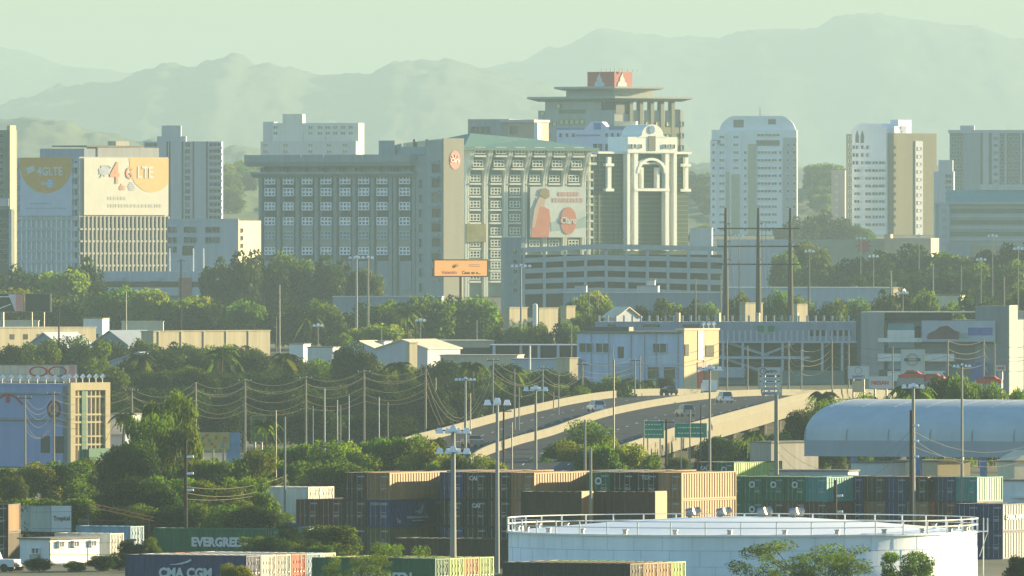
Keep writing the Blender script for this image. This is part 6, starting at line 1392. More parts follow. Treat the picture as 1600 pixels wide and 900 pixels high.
for px in (623, 643): cl.part('screen_post', MB().box(cl.f(px), cl.f(px) + .8, 6.0, 6.5, cl.z(240), cl.z(217)), darkmetal)
o = obj('round_sign', disc(2.3, ry=2.5, n=28).mesh('round_sign', [mat('sign_red', (0.60, 0.07, 0.06), .5, .05, .5)]), cl.root, (.1, dep * .5, cl.z(250)), (0, 0, R(90)))
o.scale = (1.0, 1, 1); text(cl.root, 'Claro', 1.7, (.2, dep * .5, cl.z(250.5)), SIDE, whitelet, bold=.05)
q = MB(); [q.cyl((.16, dep * .5 + a * .9, cl.z(246)), (.16, dep * .5 + a * 1.5, cl.z(246) + .8 - abs(a) * .3), .1, n=4) for a in (-1, 0, 1)]; cl.part('ray_mark', q, whitelet)
for k in range(3): cl.place('ledge_lamp', fme, 'f', cl.f((480, 516, 577)[k]), cl.z(247), off=3.2)

# curved office with green hip roof and banner
c2 = Bld('banner_office', 'white ribbed office with green hip roof and a large portrait banner', 'office building', 918, 4100, -42)
h = c2.z(232); u0 = c2.f(722); wallc = mat('office_recess', (0.23, 0.28, 0.24), .8, .1, .3); wf = mat('ivory_frame', (0.70, 0.72, 0.64), .7, .06, .3)
c2.part('wall', MB().box(u0, 0, .4, 22, 0, h), wallc)
c2.part('hip_roof', MB().add([(u0 - 2, -3, h), (1.5, -3, h), (1.5, 24, h), (u0 - 2, 24, h), (c2.f(770), 9, c2.z(209)), (c2.f(868), 9, c2.z(217))], [(0, 1, 5, 4), (1, 2, 5), (2, 3, 4, 5), (3, 0, 4), (0, 3, 2, 1)]), greenroof)
c2.part('eave', MB().box(u0 - 2.1, 1.6, -3.1, 24, h - .7, h - .01), greenroof)
def flare(z): t = max(0, (z - c2.z(285)) / (h - c2.z(285))); return .5 + 2.1 * min(1, t * 1.3) ** 1.5
fw = MB(); zs_ = [0, c2.z(285)] + [c2.z(285) + (h - c2.z(285)) * k / 6 for k in range(1, 7)]; zs_ = [min(z_, h - .72) for z_ in zs_]
for z0_, z1_ in zip(zs_, zs_[1:]):
    fw.add([(-.3, -flare(z0_), z0_), (.3, -flare(z0_), z0_), (.3, .4, z0_), (-.3, .4, z0_), (-.3, -flare(z1_), z1_), (.3, -flare(z1_), z1_), (.3, .4, z1_), (-.3, .4, z1_)], [(0, 1, 5, 4), (1, 2, 6, 5), (3, 0, 4, 7), (2, 3, 7, 6)])
fme2 = fw.mesh('curved_rib', [wf])
for px in (727, 756, 787, 817, 848, 879, 909): obj('curved_rib', fme2, c2.root, (c2.f(px), 0, 0)); obj('curved_rib', fme2, c2.root, (c2.f(px + 3.5), 0, 0))
for px in (741, 773.5, 803, 833.5, 864, 894.5):
    u = c2.f(px)
    for k, py in enumerate((236, 256, 279, 299, 319.5, 340, 361, 380, 397, 414, 431)):
        if px > 820 and 285 < py < 372: continue
        if px > 790 and py > 385: continue
        wmx = _cm.setdefault('cw', wset(3.7, 1.9, 3, 2, .26, wf, bar=.3)); z = c2.z(py)
        off = flare(z) - .3
        obj('pane', wmx[1], obj('window', wmx[0], c2.root, (u, -off, z)))
        lg = _cm.setdefault('lg', MB().box(-2.1, 2.1, -.35, .5, -.25, .25).mesh('sun_ledge', [wf])); obj('sun_ledge', lg, c2.root, (u, -off, z - 1.55))
for k in range(12): c2.part('end_ledge', MB().box(0, 1.6, -.6 - (1.4 if k < 2 else 0), 1.2, c2.z(243 + 12.8 * k) - .3, c2.z(243 + 12.8 * k) + .3), wf)
c2.part('end_rib', MB().box(.3, .8, -.4, .4, 0, h - 2), wf)
a_, c_ = c2.f(822), c2.f(909); z1, z0 = c2.z(292), c2.z(371)
c2.part('banner', MB().box(a_, c_, -1.7, -1.5, z0, z1), mat('banner_pale_green', (0.58, 0.64, 0.60), .7, .2, .12)); bwid = c_ - a_
skin = mat('skin_print', (0.58, 0.40, 0.30), .7, .08, .5); redd = mat('red_dress_print', (0.60, 0.20, 0.12), .7, .15, .4); hair = mat('brown_hair_print', (0.30, 0.22, 0.12), .7, .2, .5)
def polyp(pts, y, m, nm): q = MB(); q.prismy([(a_ + bwid * x, z0 + (z1 - z0) * z) for x, z in pts], y - .03, y); c2.part(nm, q, m)
polyp([(.02, .0), (.33, .0), (.36, .35), (.34, .55), (.22, .62), (.10, .60), (.04, .35)], -1.72, redd, 'figure_dress')
polyp([(.16, .60), (.24, .60), (.28, .78), (.20, .84), (.14, .74)], -1.78, skin, 'figure_face')
polyp([(.02, .20), (.07, .20), (.20, .78), (.15, .80), (.06, .55)], -1.84, skin, 'figure_arm')
polyp([(.15, .84), (.28, .76), (.34, .80), (.33, .93), (.26, .98), (.18, .95)], -1.84, hair, 'figure_hair')
o = obj('red_oval', disc(bwid * .145, ry=(z1 - z0) * .27, n=28).mesh('red_oval', [redd]), c2.root, (a_ + bwid * .68, -1.8, z0 + (z1 - z0) * .33))
text(c2.root, 'Claro', 2.5, (a_ + bwid * .68, -1.9, z0 + (z1 - z0) * .33), FRONT, whitelet, bold=.07)
text(c2.root, 'Red', 2.0, (a_ + bwid * .68, -1.76, z0 + (z1 - z0) * .86), FRONT, mat('pink_letter', (0.62, 0.36, 0.30), .7, 0, 1), bold=.05)
bpy.data.objects.remove([c for c in c2.root.children if c.name.startswith('lettering')][-1])
q = MB(); x = a_ + bwid * .42
for zz_, s_, e_ in ((.86, .5, .86), (.74, .40, .96)):
    x = a_ + bwid * s_
    while x < a_ + bwid * e_: l_ = rng.uniform(.5, 1.1); q.box(x, x + l_, -1.76, -1.71, z0 + (z1 - z0) * zz_ - .65, z0 + (z1 - z0) * zz_ + .5); x += l_ + .3
c2.part('pink_lettering', q, MATS['pink_letter'])
polyp([(.37, .30), (.55, .34), (.80, .33), (1, .42), (1, .2), (.37, .12)], -1.715, mat('aqua_wash', (0.34, 0.46, 0.44), .7, .2, .4), 'landscape_print')
c2.part('olive_patch', MB().box(c2.f(726), c2.f(756), -.9, .3, c2.z(378), c2.z(350)), mat('olive_panel', (0.30, 0.28, 0.12), .8, .3, .3))
c2.part('grey_patch', MB().box(c2.f(788), c2.f(818), -.7, .3, c2.z(400), c2.z(371)), bluewall)
# roofs behind
rb = Bld('office_building', 'low block with beige right half behind the green hip roof', 'office building', 836, 4500, 20)
rb.part('wall', MB().box(rb.f(731), rb.f(795), 0, 12, 0, rb.z(186)), greywall); rb.part('right_wing', MB().box(rb.f(795) + .01, 0, -1, 12, 0, rb.z(191)), mat('pink_beige', (0.44, 0.34, 0.27), .8, .1, .3)); rb.part('roof_slab', MB().box(rb.f(785), .4, -2, 12, rb.z(191) + .01, rb.z(187)), slabg)
rb.part('pale_post', MB().box(.0, 1.2, -1, 2, 0, rb.z(192)), white)
windows(rb, 'f', [rb.f(p) for p in (739, 747, 755, 763)], [rb.z(203)], wset(1.3, 2.2, 1, 1, .1, greywall)); windows(rb, 'f', [rb.f(p) for p in (801, 808)], [rb.z(203)], wset(1.3, 2.6, 1, 1, .1, beige), off=1.0)
# bank tower with red roof sign
st = Bld('bank_tower', 'stepped tower with wide overhanging slabs and red flame-marked roof sign', 'office tower', 960, 4700, 43)
gr = mat('bank_grey', (0.38, 0.40, 0.38), .85, .1, .2, streak=.1); gr2 = mat('bank_olive', (0.22, 0.23, 0.16), .85, .1, .2, streak=.1)
def stbox(nm, pl_, pr_, y0, y1, m, m2=None, inset=0.0):
    st.part(nm, MB().box(st.f(pl_), -inset, inset, st.sd(pr_), st.z(y1), st.z(y0)), m)
stbox('wall', 841, 1064, 172, 470, gr); st.part('side_wall', MB().box(.01, .5, 0, st.sd(1062), st.z(300), st.z(198)), gr2)
stbox('upper_wall', 850, 985, 158, 171.9, gr, inset=.6); stbox('penthouse', 878, 1029, 141, 150.5, gr, inset=2)
def slab(pl_, pr_, y0, y1, out, nm='roof_slab'):
    q = MB(); a = st.f(pl_); c = st.sd(pr_); o_ = out; zt, zb_ = st.z(y0), st.z(y1)
    q.add([(a + o_, -0, zb_), (-0, -0, zb_), (-0, c - o_, zb_), (a + o_, c - o_, zb_), (a, -o_, zt), (o_, -o_, zt), (o_, c, zt), (a, c, zt), (a, -o_, zt + .6), (o_, -o_, zt + .6), (o_, c, zt + .6), (a, c, zt + .6)],
          [(0, 3, 2, 1), (0, 1, 5, 4), (1, 2, 6, 5), (2, 3, 7, 6), (3, 0, 4, 7), (4, 5, 9, 8), (5, 6, 10, 9), (6, 7, 11, 10), (7, 4, 8, 11), (8, 9, 10, 11)]); st.part(nm, q, gr)
slab(832, 1075, 153.5, 158, 2.5); slab(873, 1031, 138, 141, 2.0)
pmn = MB().box(-1.0, .55, -.75, .75, st.z(300), st.z(158.2)).mesh('pier', [gr2])
for px in (985, 1001, 1018, 1034, 1051): obj('pier', pmn, st.root, (0, st.sd(px), 0))
st.part('terrace_rail', MB().box(-.6, -.3, 0, st.sd(1058), st.z(178), st.z(171.8)), gr2)
ly = mat('lit_window', (0.62, 0.60, 0.30), .3, .2, .6); lyy = wset(1.9, 1.4, 1, 1, .1, gr2, ly)
for py in (193, 212, 231): windows(st, 's', [st.sd(px) for px in (993, 1010, 1026, 1043)], [st.z(py)], lyy, off=.5)
for px, py, ww in ((878, 190, 1.6), (886, 190, 1.6), (894, 190, 1.6), (902, 190, 1.6), (910, 190, 1.6), (856, 193, 1), (867, 193, 1), (848, 211, 1), (857, 211, 1), (873, 165, 1.2), (848, 176, 1)):
    obj('pane', lyy[1], st.place('window', lyy[0], 'f', st.f(px), st.z(py))); 
st.part('green_band', MB().box(st.f(874), st.f(915), -.1, .02, st.z(177), st.z(171)), mat('moss_band', (0.16, 0.22, 0.11), .8, .2, .3))
st.part('dark_bay', MB().box(.02, .12, st.sd(962), st.sd(983), st.z(178), st.z(158.5)), spn)
st.part('dark_bay', MB().box(st.f(938), -.3, .45, .58, st.z(171.9), st.z(159)), spn)
stbox('edge_tower', 1061, 1070, 171, 171.2, gr2) if False else st.part('edge_tower', MB().box(-3, .6, st.sd(1062) + .01, st.sd(1067), st.z(300), st.z(170)), gr)
windows(st, 's', [st.sd(1064.5)], [st.z(p) for p in (193, 211, 230)], wset(1.5, 1.6, 1, 1, .1, gr2, ly), off=.6)
stbox('sign_block', 917, 989, 112, 137.5, mat('bank_red', (0.50, 0.10, 0.08), .6, .08, .2), inset=3) if False else st.part('sign_block', MB().box(st.f(918), 0, 0, st.sd(988), st.z(136.8), st.z(112)), mat('bank_red', (0.50, 0.10, 0.08), .6, .08, .2))
def flame(face, u, z, s_):
    q = MB(); pl = [(-1.6, -1.2), (-1.0, -1.7), (0, -1.9), (1.0, -1.7), (1.6, -1.2), (1.5, -.6), (.9, -.2), (.8, .4), (.25, 1.0), (.2, 2.0), (-.25, 1.3), (-.75, .6), (-.8, .0), (-1.4, -.4)]
    q.prismy([(x * s_, z_ * s_) for x, z_ in pl], -.12, -.02); st.place('flame_mark', q.mesh('flame_mark', [whitelet]), face, u, z)
flame('f', st.f(937), st.z(126), 1.35); flame('s', st.sd(972), st.z(126), 1.35)
text(st.root, 'Santander', 1.9, (st.f(909), .35, st.z(148 + 6)), FRONT, mat('bank_letter_red', (0.45, 0.12, 0.10), .5, 0, 1), bold=.04)
q = MB()
for px in (921, 929, 937, 944, 953, 957, 966, 975, 983): q.cyl((st.f(px) * .5, st.sd(960 + (px - 921) * .4), st.z(112)), (st.f(px) * .5, st.sd(960 + (px - 921) * .4), st.z(105 + px % 4)), .14, n=4)
st.part('antenna', q, greymetal)
# pale gabled office with blue square
wb2 = Bld('gabled_office', 'pale lilac office with central gable and small blue square sign', 'office building', 1000, 4300, 8)
li = mat('lilac_white', (0.66, 0.70, 0.86), .75, .06, .3, streak=.06)  # white walls with the blue of their shade put into the colour
wb2.part('wall', MB().prismy([(wb2.f(870), 0), (wb2.f(1000), 0), (wb2.f(1000), wb2.z(203)), (wb2.f(952), wb2.z(203)), (wb2.f(946), wb2.z(196)), (wb2.f(940), wb2.z(190)), (wb2.f(924), wb2.z(190)), (wb2.f(918), wb2.z(196)), (wb2.f(912), wb2.z(203)), (wb2.f(870), wb2.z(203))], 0, 10), li)
wb2.part('roof', MB().box(wb2.f(868), wb2.f(912), .5, 9, wb2.z(203), wb2.z(200)), bluewall); wb2.part('roof', MB().box(wb2.f(952), wb2.f(1000), .5, 9, wb2.z(203), wb2.z(197)), bluewall)
wb2.part('blue_sign', MB().box(wb2.f(928), wb2.f(939), -.2, -.01, wb2.z(202), wb2.z(192)), mat('sign_blue', (0.08, 0.22, 0.55), .5, .1, .5)); wb2.part('sign_letters', MB().box(wb2.f(899), wb2.f(938), -.2, -.01, wb2.z(212.5), wb2.z(210)), bluewallM)
windows(wb2, 'f', [wb2.f(p) for p in (876, 886, 896, 948, 957, 966, 976, 986)], [wb2.z(211)], wset(.9, 1.3, 1, 1, .1, li)); windows(wb2, 'f', [wb2.f(p) for p in (930, 938, 949, 957)], [wb2.z(230)], wset(1.4, 2.2, 1, 1, .1, li))
wb2.part('cream_block', MB().box(wb2.f(951), wb2.f(985), 12, 16, 0, wb2.z(189)), cream)
# glass office with white portal
gp = Bld('portal_office', 'dark green glass office with tall white arched portal frame', 'office building', 1075, 4200, -45)
gg = mat('green_glass_wall', (0.02, 0.065, 0.03), .3, .25, .15, spec=.4); pw2 = mat('portal_white', (0.82, 0.84, 0.78), .7, .05, .3, streak=.05)
w = -gp.f(921); gp.part('glass_wall', MB().box(-w, 0, 0, 25, 0, gp.z(241)), gg); gp.part('cornice', MB().box(gp.f(930), .5, -1.0, 25, gp.z(241), gp.z(237.5)), pw2)
for k in range(22): gp.part('glass_line', MB().box(-w, 0, -.12, -.01, gp.z(252 + 7 * k), gp.z(252 + 7 * k) + .18), mat('glass_transom', (0.11, 0.15, 0.11), .5, .1, .5))
for px in (925, 934, 958, 966): gp.part('glass_mullion', MB().box(gp.f(px), gp.f(px) + .2, -.2, -.01, 0, gp.z(241)), MATS['glass_transom'])
def pbox(a, c, y0, y1, out=1.6, m=pw2, nm='portal_post', inn=0): gp.part(nm, MB().box(gp.f(a), gp.f(c), -out, inn - .01, gp.z(y1), gp.z(y0)), m)
for a, c in ((973, 977.5), (984, 990), (1033, 1039), (1046, 1051)): pbox(a, c, 240, 392)
pbox(973, 1051, 214.5, 239.5, 1.8, nm='portal_wall', inn=6)
q = MB(); q.prismy([(gp.f(989), gp.z(215)), (gp.f(1034), gp.z(215))] + [(gp.f(1011.5 + 17 * math.cos(R(a))), gp.z(214 - 2 - 17 * math.sin(R(a)))) for a in range(0, 181, 15)], -1.9, 6); gp.part('portal_crown', q, pw2)
o = obj('round_window', disc(1.15, n=18).mesh('round_window', [mat('sky_blue_glass', (0.22, 0.32, 0.50), .3, .1, .5)]), gp.root, (gp.f(1010), -2.1, gp.z(203)))
gp.part('crown_opening', MB().box(gp.f(1005), gp.f(1016), -1.96, -1.82, gp.z(236), gp.z(213)), spn)
for a, c, y0, y1 in ((978, 983, 240, 256), (1046 - 17, 1032, 240, 256)): pass
q = MB(); n = 16; cxu, rr, ri = gp.f(1011.5), (gp.f(1035) - gp.f(988)) / 2, (gp.f(1031) - gp.f(992)) / 2; zc_ = gp.z(271)
for i in range(n):
    a, c = math.pi * i / n, math.pi * (i + 1) / n
    P_ = [(cxu + r_ * math.cos(t_), zc_ + r_ * .72 * math.sin(t_)) for r_, t_ in ((rr, a), (rr, c), (ri, c), (ri, a))]; q.prismy(P_, -1.7, -.1)
gp.part('portal_arch', q, pw2)
pbox(984, 1039, 294.5, 299, 1.75, nm='portal_beam'); pbox(990.3, 1032.7, 254, 257, 1.2, nm='portal_beam'); pbox(997, 1000, 262, 294, 1.3); pbox(1021, 1025, 262, 294, 1.3)
for px in (977, 983): pass
for a, c in ((944, 952), (1066, 1073)):
    pbox(a + 1, c - 1, 246, 298, .9, nm='side_post')
    for y in (258, 297): pbox(a - 3, min(c + 2, 1075), y - 2, y + 2.5, 1.2, nm='side_cap')
windows(gp, 'f', [gp.f(p) for p in (978, 983.5, 993, 1031, 1039, 1045)], [gp.z(229)], wset(.8, 1.2, 1, 1, .05, pw2), off=1.83)
windows(gp, 'f', [gp.f(p) for p in (981, 1042)], [gp.z(247)], wset(1.2, 1.8, 1, 1, .1, pw2), off=.3)
# multi-storey car park
pg = Bld('car_park', 'five-level grey open car park with stair tower on its left', 'car park', 1135, 3720, -6)
w = -pg.f(815); pgm = mat('car_park_grey', (0.42, 0.46, 0.48), .9, .1, .3, streak=.1)
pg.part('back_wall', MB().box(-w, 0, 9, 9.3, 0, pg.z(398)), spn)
for k in range(6):
    zl, zr = pg.z(390 + 16.3 * k), pg.z(388 + 17.6 * k)
    zm = pg.z(384 + 17 * k)
    a_, c_, m_ = -w, -w * .62, 0
    if k == 5: continue
    q = MB()
    for (x0, z0_), (x1, z1_) in (((-w, zl), (-w * .62, zm)), ((-w * .62, zm), (0, zr))):
        q.add([(x0, -.4, z0_ - .75), (x1, -.4, z1_ - .75), (x1, 9, z1_ - .75), (x0, 9, z0_ - .75), (x0, -.4, z0_ + .45), (x1, -.4, z1_ + .45), (x1, 9, z1_ + .1), (x0, 9, z0_ + .1)], [(0, 3, 2, 1), (4, 5, 6, 7), (0, 1, 5, 4), (1, 2, 6, 5), (2, 3, 7, 6), (3, 0, 4, 7)])
    pg.part('ramp_slab', q, pgm)
pm = MB().box(-.35, .35, -.6, .2, 0, pg.z(392)).mesh('pillar', [pgm])
for k in range(11): obj('pillar', pm, pg.root, (pg.f(818 + 32.2 * k), 0, 0))
pg.part('stair_tower', MB().box(pg.f(788), pg.f(814), -1, 8, 0, pg.z(371)), mat('stair_grey', (0.27, 0.31, 0.33), .9, .1, .3, streak=.1))
windows(pg, 'f', [pg.f(804)], [pg.z(394 + 15 * k) for k in range(5)], wset(1.3, 1.2, 1, 1, .1, pgm), off=1.0)
pg.part('lamp_cluster', MB().cyl((pg.f(802), -1.2, pg.z(391)), (pg.f(802), -1.6, pg.z(391)), .35, n=8), yellowlit)
lowwall(995, 1028, 3550, 447, 470, 5, palewall, 'pale stepped hut in front of the open car park', th=5); lowwall(1011, 1023, 3560, 438, 447, 3, palewall, 'small upper room of the pale hut before the car park', th=5)
lowwall(898, 916, 3560, 447, 462, 3, palewall, 'small pale hut in front of the left car park levels', th=5)
lowwall(880, 1130, 3500, 458, 474, 8, bluewall, 'long grey blue podium at the foot of the open car park', th=3, roofm=palewall)
lowwall(520, 690, 3480, 464, 478, 8, bluewall, 'long grey blue podium at the foot of the grid office', th=3, roofm=palewall)
# low wing left of right towers
lowwall(1078, 1112, 5200, 357, 372, 6, palewall, 'pale low block at the left foot of the domed tower', th=5, roofm=white)
# domed residential tower
wt_ = mat('tower_white', (0.78, 0.80, 0.84), .75, .06, .3, streak=.06); tanb = mat('tower_tan', (0.36, 0.37, 0.25), .85, .08, .3)
dt = Bld('domed_tower', 'white apartment tower with rounded top and spire', 'apartment tower', 1245, 6300, 2)
dt.part('wall', MB().box(dt.f(1112), 0, 0, 20, 0, dt.z(203)), wt_)
dt.part('side_wing', MB().box(dt.f(1224), .02, -.5, -.01, 0, dt.z(215)), mat('tower_grey_side', (0.40, 0.41, 0.42), .85, .08, .3, streak=.08))
q = MB(); q.prismy([(dt.f(1124), dt.z(203)), (dt.f(1243), dt.z(203))] + [(dt.f(1183.5 + 59 * math.cos(R(a))), dt.z(203 - 22 * min(1, math.sin(R(a)) * 1.35))) for a in range(8, 180, 8)], 2, 16); dt.part('rounded_top', q, wt_)
for a, c, y0, y1 in ((1146, 1162, 199, 187), (1200, 1212, 194, 186)): dt.part('skylight', MB().box(dt.f(a), dt.f(c), 1.8, 1.98, dt.z(y0), dt.z(y1)), spn)
dt.part('spire', MB().cyl((dt.f(1187), 8, dt.z(182)), (dt.f(1187), 8, dt.z(166)), .3, .1, 5), greymetal)
for a, c, y0, mm, o_ in ((1110, 1121, 220, wt_, 1.2), (1121, 1134, 208, wt_, .5), (1134, 1140, 268, tanb, .9), (1140, 1158, 205, wt_, .8), (1143, 1156, 272, tanb, 1.1), (1169, 1181, 225, tanb, .6), (1184, 1222, 228, wt_, 1.0)):
    dt.part('bay', MB().box(dt.f(a), dt.f(c), -o_, -.01 if o_ else .01, 0, dt.z(y0)), mm)
w3 = wset(2.2, 1.15, 2, 1, .12, wt_); w1 = wset(1.2, 1.3, 1, 1, .1, wt_); w5 = wset(6.0, 1.2, 4, 1, .14, wt_)
zz = [dt.z(214 + 12.1 * k) for k in range(13)]
windows(dt, 'f', [dt.f(1128)], zz, w3, off=.5); windows(dt, 'f', [dt.f(1115)], zz[1:], w1, off=1.2); windows(dt, 'f', [dt.f(1150)], zz[:6], w3, off=.8); windows(dt, 'f', [dt.f(1164.5)], zz[2:], w1)
windows(dt, 'f', [dt.f(1194)], zz[2:], w5, off=1.0); windows(dt, 'f', [dt.f(1210)], zz[2:], w3, off=1.0); windows(dt, 'f', [dt.f(1219)], zz[2:8], w1, off=1.0); windows(dt, 'f', [dt.f(1231), dt.f(1241)], zz[1:10], w1, off=.5)
dt.part('dark_loggia', MB().box(dt.f(1182), dt.f(1218), -.2, .02, dt.z(228), dt.z(219)), spn); dt.part('dark_loggia', MB().box(dt.f(1111), dt.f(1126), -.62, -.4, dt.z(226), dt.z(219)), spn); windows(dt, 'f', [dt.f(1194), dt.f(1207)], [dt.z(211)], w5)
# second tower
s2 = Bld('brown_white_tower', 'tower half white with curved balconies and half olive brown slab', 'apartment tower', 1385, 6300, 35)
w = -s2.f(1320); s2.part('wall', MB().box(s2.f(1332), 0, 0, 10, 0, s2.z(208)), wt_); s2.part('rear_strip', MB().box(-w, s2.f(1332) - .01, 1.5, 10, 0, s2.z(209)), gr2)
q = MB(); q.prismy([(s2.f(1328), s2.z(208)), (0, s2.z(208)), (0, s2.z(200)), (s2.f(1375), s2.z(193)), (s2.f(1346), s2.z(192)), (s2.f(1336), s2.z(198))], 0, 12); s2.part('sloped_crown', q, wt_)
for px in (1340, 1348): q = MB(); q.prismy([(s2.f(px - 2.6), s2.z(223)), (s2.f(px + 2.6), s2.z(223)), (s2.f(px + 2.6), s2.z(212)), (s2.f(px), s2.z(203)), (s2.f(px - 2.6), s2.z(212))], -.1, .0); s2.part('arched_window', q, spn)
zz = [s2.z(230 + 12.1 * k) for k in range(11)]
windows(s2, 'f', [s2.f(1332 + 3), s2.f(1340), s2.f(1348), s2.f(1356)], zz[:3], wset(1.3, 1.7, 1, 1, .1, wt_)); windows(s2, 'f', [s2.f(1341)], zz[3:], wset(2.9, 1.3, 2, 1, .1, wt_), off=.5); windows(s2, 'f', [s2.f(1358), s2.f(1369), s2.f(1379)], zz[2:], wset(3.0, 1.3, 2, 1, .1, wt_), off=.5)
for z in zz[2:]: s2.part('balcony_front', MB().box(s2.f(1334), .5, -.49, -.02, z - 1.75, z - .8), wt_)
bs = s2.sd(1457); br = mat('brown_olive_wall', (0.115, 0.105, 0.06), .85, .22, .06, streak=.1)
s2.part('brown_slab', MB().box(-8, 3, 0.01 + 1, bs, 0, s2.z(208)), br); s2.part('pale_strip', MB().box(3.01, 3.5, s2.sd(1421), s2.sd(1433), 0, s2.z(220)), slabg)
windows(s2, 's', [s2.sd(1427)], [s2.z(232 + 12.1 * k) for k in range(11)], wset(3.0, 1.5, 1, 1, .15, slabg, palewall), off=3.5); windows(s2, 's', [s2.sd(1389)], zz, wset(1.0, 1.4, 1, 1, .1, br), off=3.0)
windows(s2, 'f', [s2.f(1326)], [s2.z(215 + 12.1 * k) for k in range(12)], w1, off=-1.5 + .02)
s2.part('roof_tank', MB().box(-2, 2, 6, 16, s2.z(208), s2.z(187)), li); s2.part('roof_tank', MB().box(-6, 2, 3, 12, s2.z(208), s2.z(197)), li)
lo = Bld('apartment_block', 'small grey block at the left foot of the brown and white tower', 'apartment block', 1320, 6350, 5); lo.part('wall', MB().box(lo.f(1299), 0, 0, 8, 0, lo.z(266)), greywall); windows(lo, 'f', [lo.f(1307)], [lo.z(276 + 12 * k) for k in range(7)], wset(1.6, 1.3, 1, 1, .1, greywall, palewall))
# right slab
rsb = Bld('apartment_block', 'wide grey-blue slab with vertical ribs at the right edge', 'apartment block', 1640, 6100, 4)
rsb.part('wall', MB().box(rsb.f(1484), 0, 1, 16, 0, rsb.z(205)), mat('slate_glass', (0.14, 0.19, 0.18), .7, .15, .3)); rsb.part('roof_band', MB().box(rsb.f(1482), .2, -.3, 16, rsb.z(208), rsb.z(203)), slabg); rsb.part('plant_room', MB().box(rsb.f(1500), rsb.f(1522), 3, 9, rsb.z(203), rsb.z(196)), slabg)
for a, c, mm in ((1505, 1532, bluewall), (1536, 1545, slabg), (1570, 1573, slabg), (1594, 1597, slabg), (1550, 1562, palewall)): rsb.part('vertical_rib', MB().box(rsb.f(a), rsb.f(c), -.2, .99, 0, rsb.z(208.1)), mm)
zz = [rsb.z(216 + 11.2 * k) for k in range(9)]
windows(rsb, 'f', [rsb.f(1490), rsb.f(1499)], zz, wset(1.9, 1.5, 2, 1, .14, slabg), off=-1); windows(rsb, 'f', [rsb.f(1556)], zz, wset(2.0, 1.5, 1, 1, .2, palewall), off=.2); windows(rsb, 'f', [rsb.f(1566), rsb.f(1579), rsb.f(1588)], zz, wset(1.6, 1.5, 1, 1, .2, slabg), off=-1)
lo = Bld('office_building', 'small pale hazy block between the brown tower and the right slab', 'office building', 1490, 5900, 5); lo.part('wall', MB().box(lo.f(1459), 0, 0, 8, 0, lo.z(268)), palewall); lo.part('upper_block', MB().box(lo.f(1466), lo.f(1488), 2, 7, lo.z(268), lo.z(250)), slabg); windows(lo, 'f', [lo.f(1482)], [lo.z(275 + 9 * k) for k in range(5)], wset(2.5, 1.4, 2, 1, .1, palewall))
# teal roofed office at right
to = Bld('teal_office', 'wide pale green office with teal sloping roof at the right edge', 'office building', 1650, 4700, 3)
pgn = mat('pale_green_render', (0.34, 0.40, 0.36), .85, .08, .2, streak=.1)
to.part('wall', MB().box(to.f(1462), 0, .5, 20, 0, to.z(319)), pgn); to.part('cornice', MB().box(to.f(1460), .3, -.8, 20, to.z(319), to.z(316)), palewall)
to.part('sloped_roof', MB().prismx([(-.5, to.z(316)), (20, to.z(316)), (20, to.z(297)), (8, to.z(297))], to.f(1478), 0), teal_s); to.part('roof_band', MB().box(to.f(1530), 0, 7.5, 18, to.z(297), to.z(288)), offwhite)
for k, py in enumerate((330, 348, 366)): to.part('window_band', MB().box(to.f(1486), 0, .3, .52, to.z(py + 3), to.z(py - 4)), mat('pale_green_glass', (0.12, 0.17, 0.13), .4, .2, .2)); to.part('sill_band', MB().box(to.f(1484), 0, -.1, .5, to.z(py + 10), to.z(py + 7)), palewall)
to.part('stair_block', MB().box(to.f(1467), to.f(1484), -.6, .49, 0, to.z(319.1)), palewall); windows(to, 'f', [to.f(1476)], [to.z(330 + 13 * k) for k in range(5)], wset(1.6, 1.4, 1, 1, .1, palewall, pgn), off=.6)
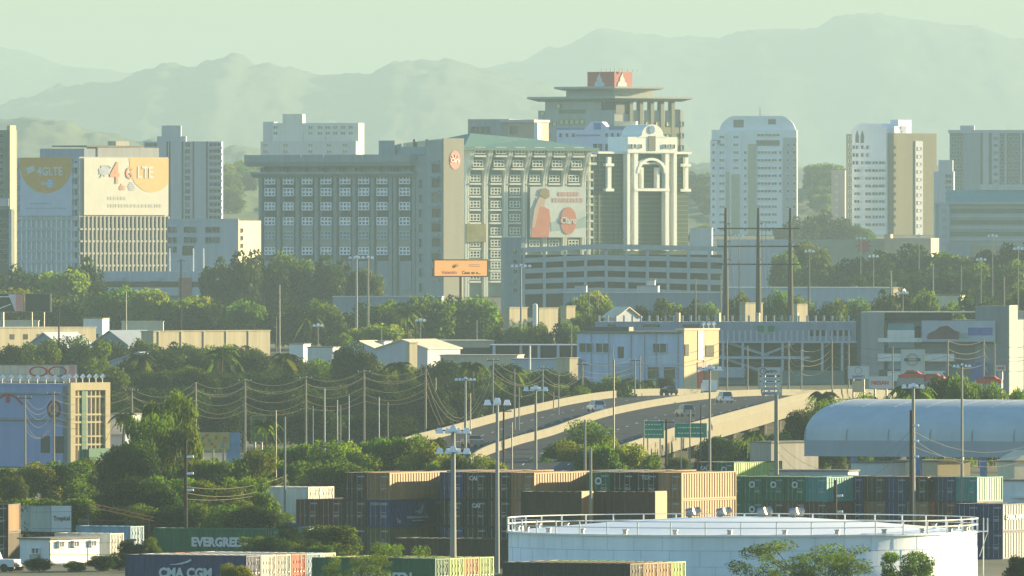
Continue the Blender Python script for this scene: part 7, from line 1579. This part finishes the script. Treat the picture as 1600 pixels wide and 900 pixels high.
to.part('pink_wall', MB().box(to.f(1520), to.f(1562), -2, -.2, 0, to.z(384)), mat('dusty_pink', (0.36, 0.28, 0.22), .85, .1, .3)); to.part('lower_wall', MB().box(to.f(1480), to.f(1519), -1.5, -.2, 0, to.z(380)), bluewall)
# store with red star
sm = Bld('low_store', 'long low beige store with a red star sign before the towers', 'store', 1455, 4300, 8)
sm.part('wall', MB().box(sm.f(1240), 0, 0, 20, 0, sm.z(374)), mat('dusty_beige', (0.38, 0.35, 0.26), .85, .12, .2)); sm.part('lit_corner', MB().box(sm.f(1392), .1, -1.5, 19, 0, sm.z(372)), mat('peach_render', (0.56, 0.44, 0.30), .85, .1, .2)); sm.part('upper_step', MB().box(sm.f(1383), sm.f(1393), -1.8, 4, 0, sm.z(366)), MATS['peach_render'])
sm.part('grey_wing', MB().box(sm.f(1120), sm.f(1240), 1, 20, 0, sm.z(374)), palewall)
q = MB(); q.prismy([((2.6 if i % 2 == 0 else 1.25) * math.sin(math.pi * i / 8), (2.6 if i % 2 == 0 else 1.25) * math.cos(math.pi * i / 8)) for i in range(16)][::-1], -.25, -.02); o = sm.part('red_star_sign', q, mat('faded_red', (0.42, 0.13, 0.09), .7, .1, .5)); o.location = (sm.f(1350), 0, sm.z(384))
# hillside houses, tiny
rng = random.Random(11)
hs_me = []
for k in range(3):
    q = MB(); q.box(-5, 5, 0, 8, -6, 4 + k); hs_me.append(q.mesh('wall', [(offwhite, cream, palewall)[k]]))
# ---------------- haze ----------------
hm = bpy.data.materials.new('haze_air'); hm.use_nodes = True
hn = hm.node_tree.nodes; hn.remove(hn['Principled BSDF'])
pv = hn.new('ShaderNodeVolumePrincipled'); pv.inputs['Color'].default_value = HAZE_COL; pv.inputs['Density'].default_value = HAZE_DENS
pv.inputs['Anisotropy'].default_value = HAZE_G
hm.node_tree.links.new(pv.outputs[0], hn['Material Output'].inputs['Volume'])
hb = MB(); hb.box(-9100, 9100, -200, 36900, -3, HAZE_TOP)
ho = obj('haze', hb.mesh('haze', [hm])); ho['kind'] = 'stuff'; ho['label'] = 'pale green haze lying over the whole city'
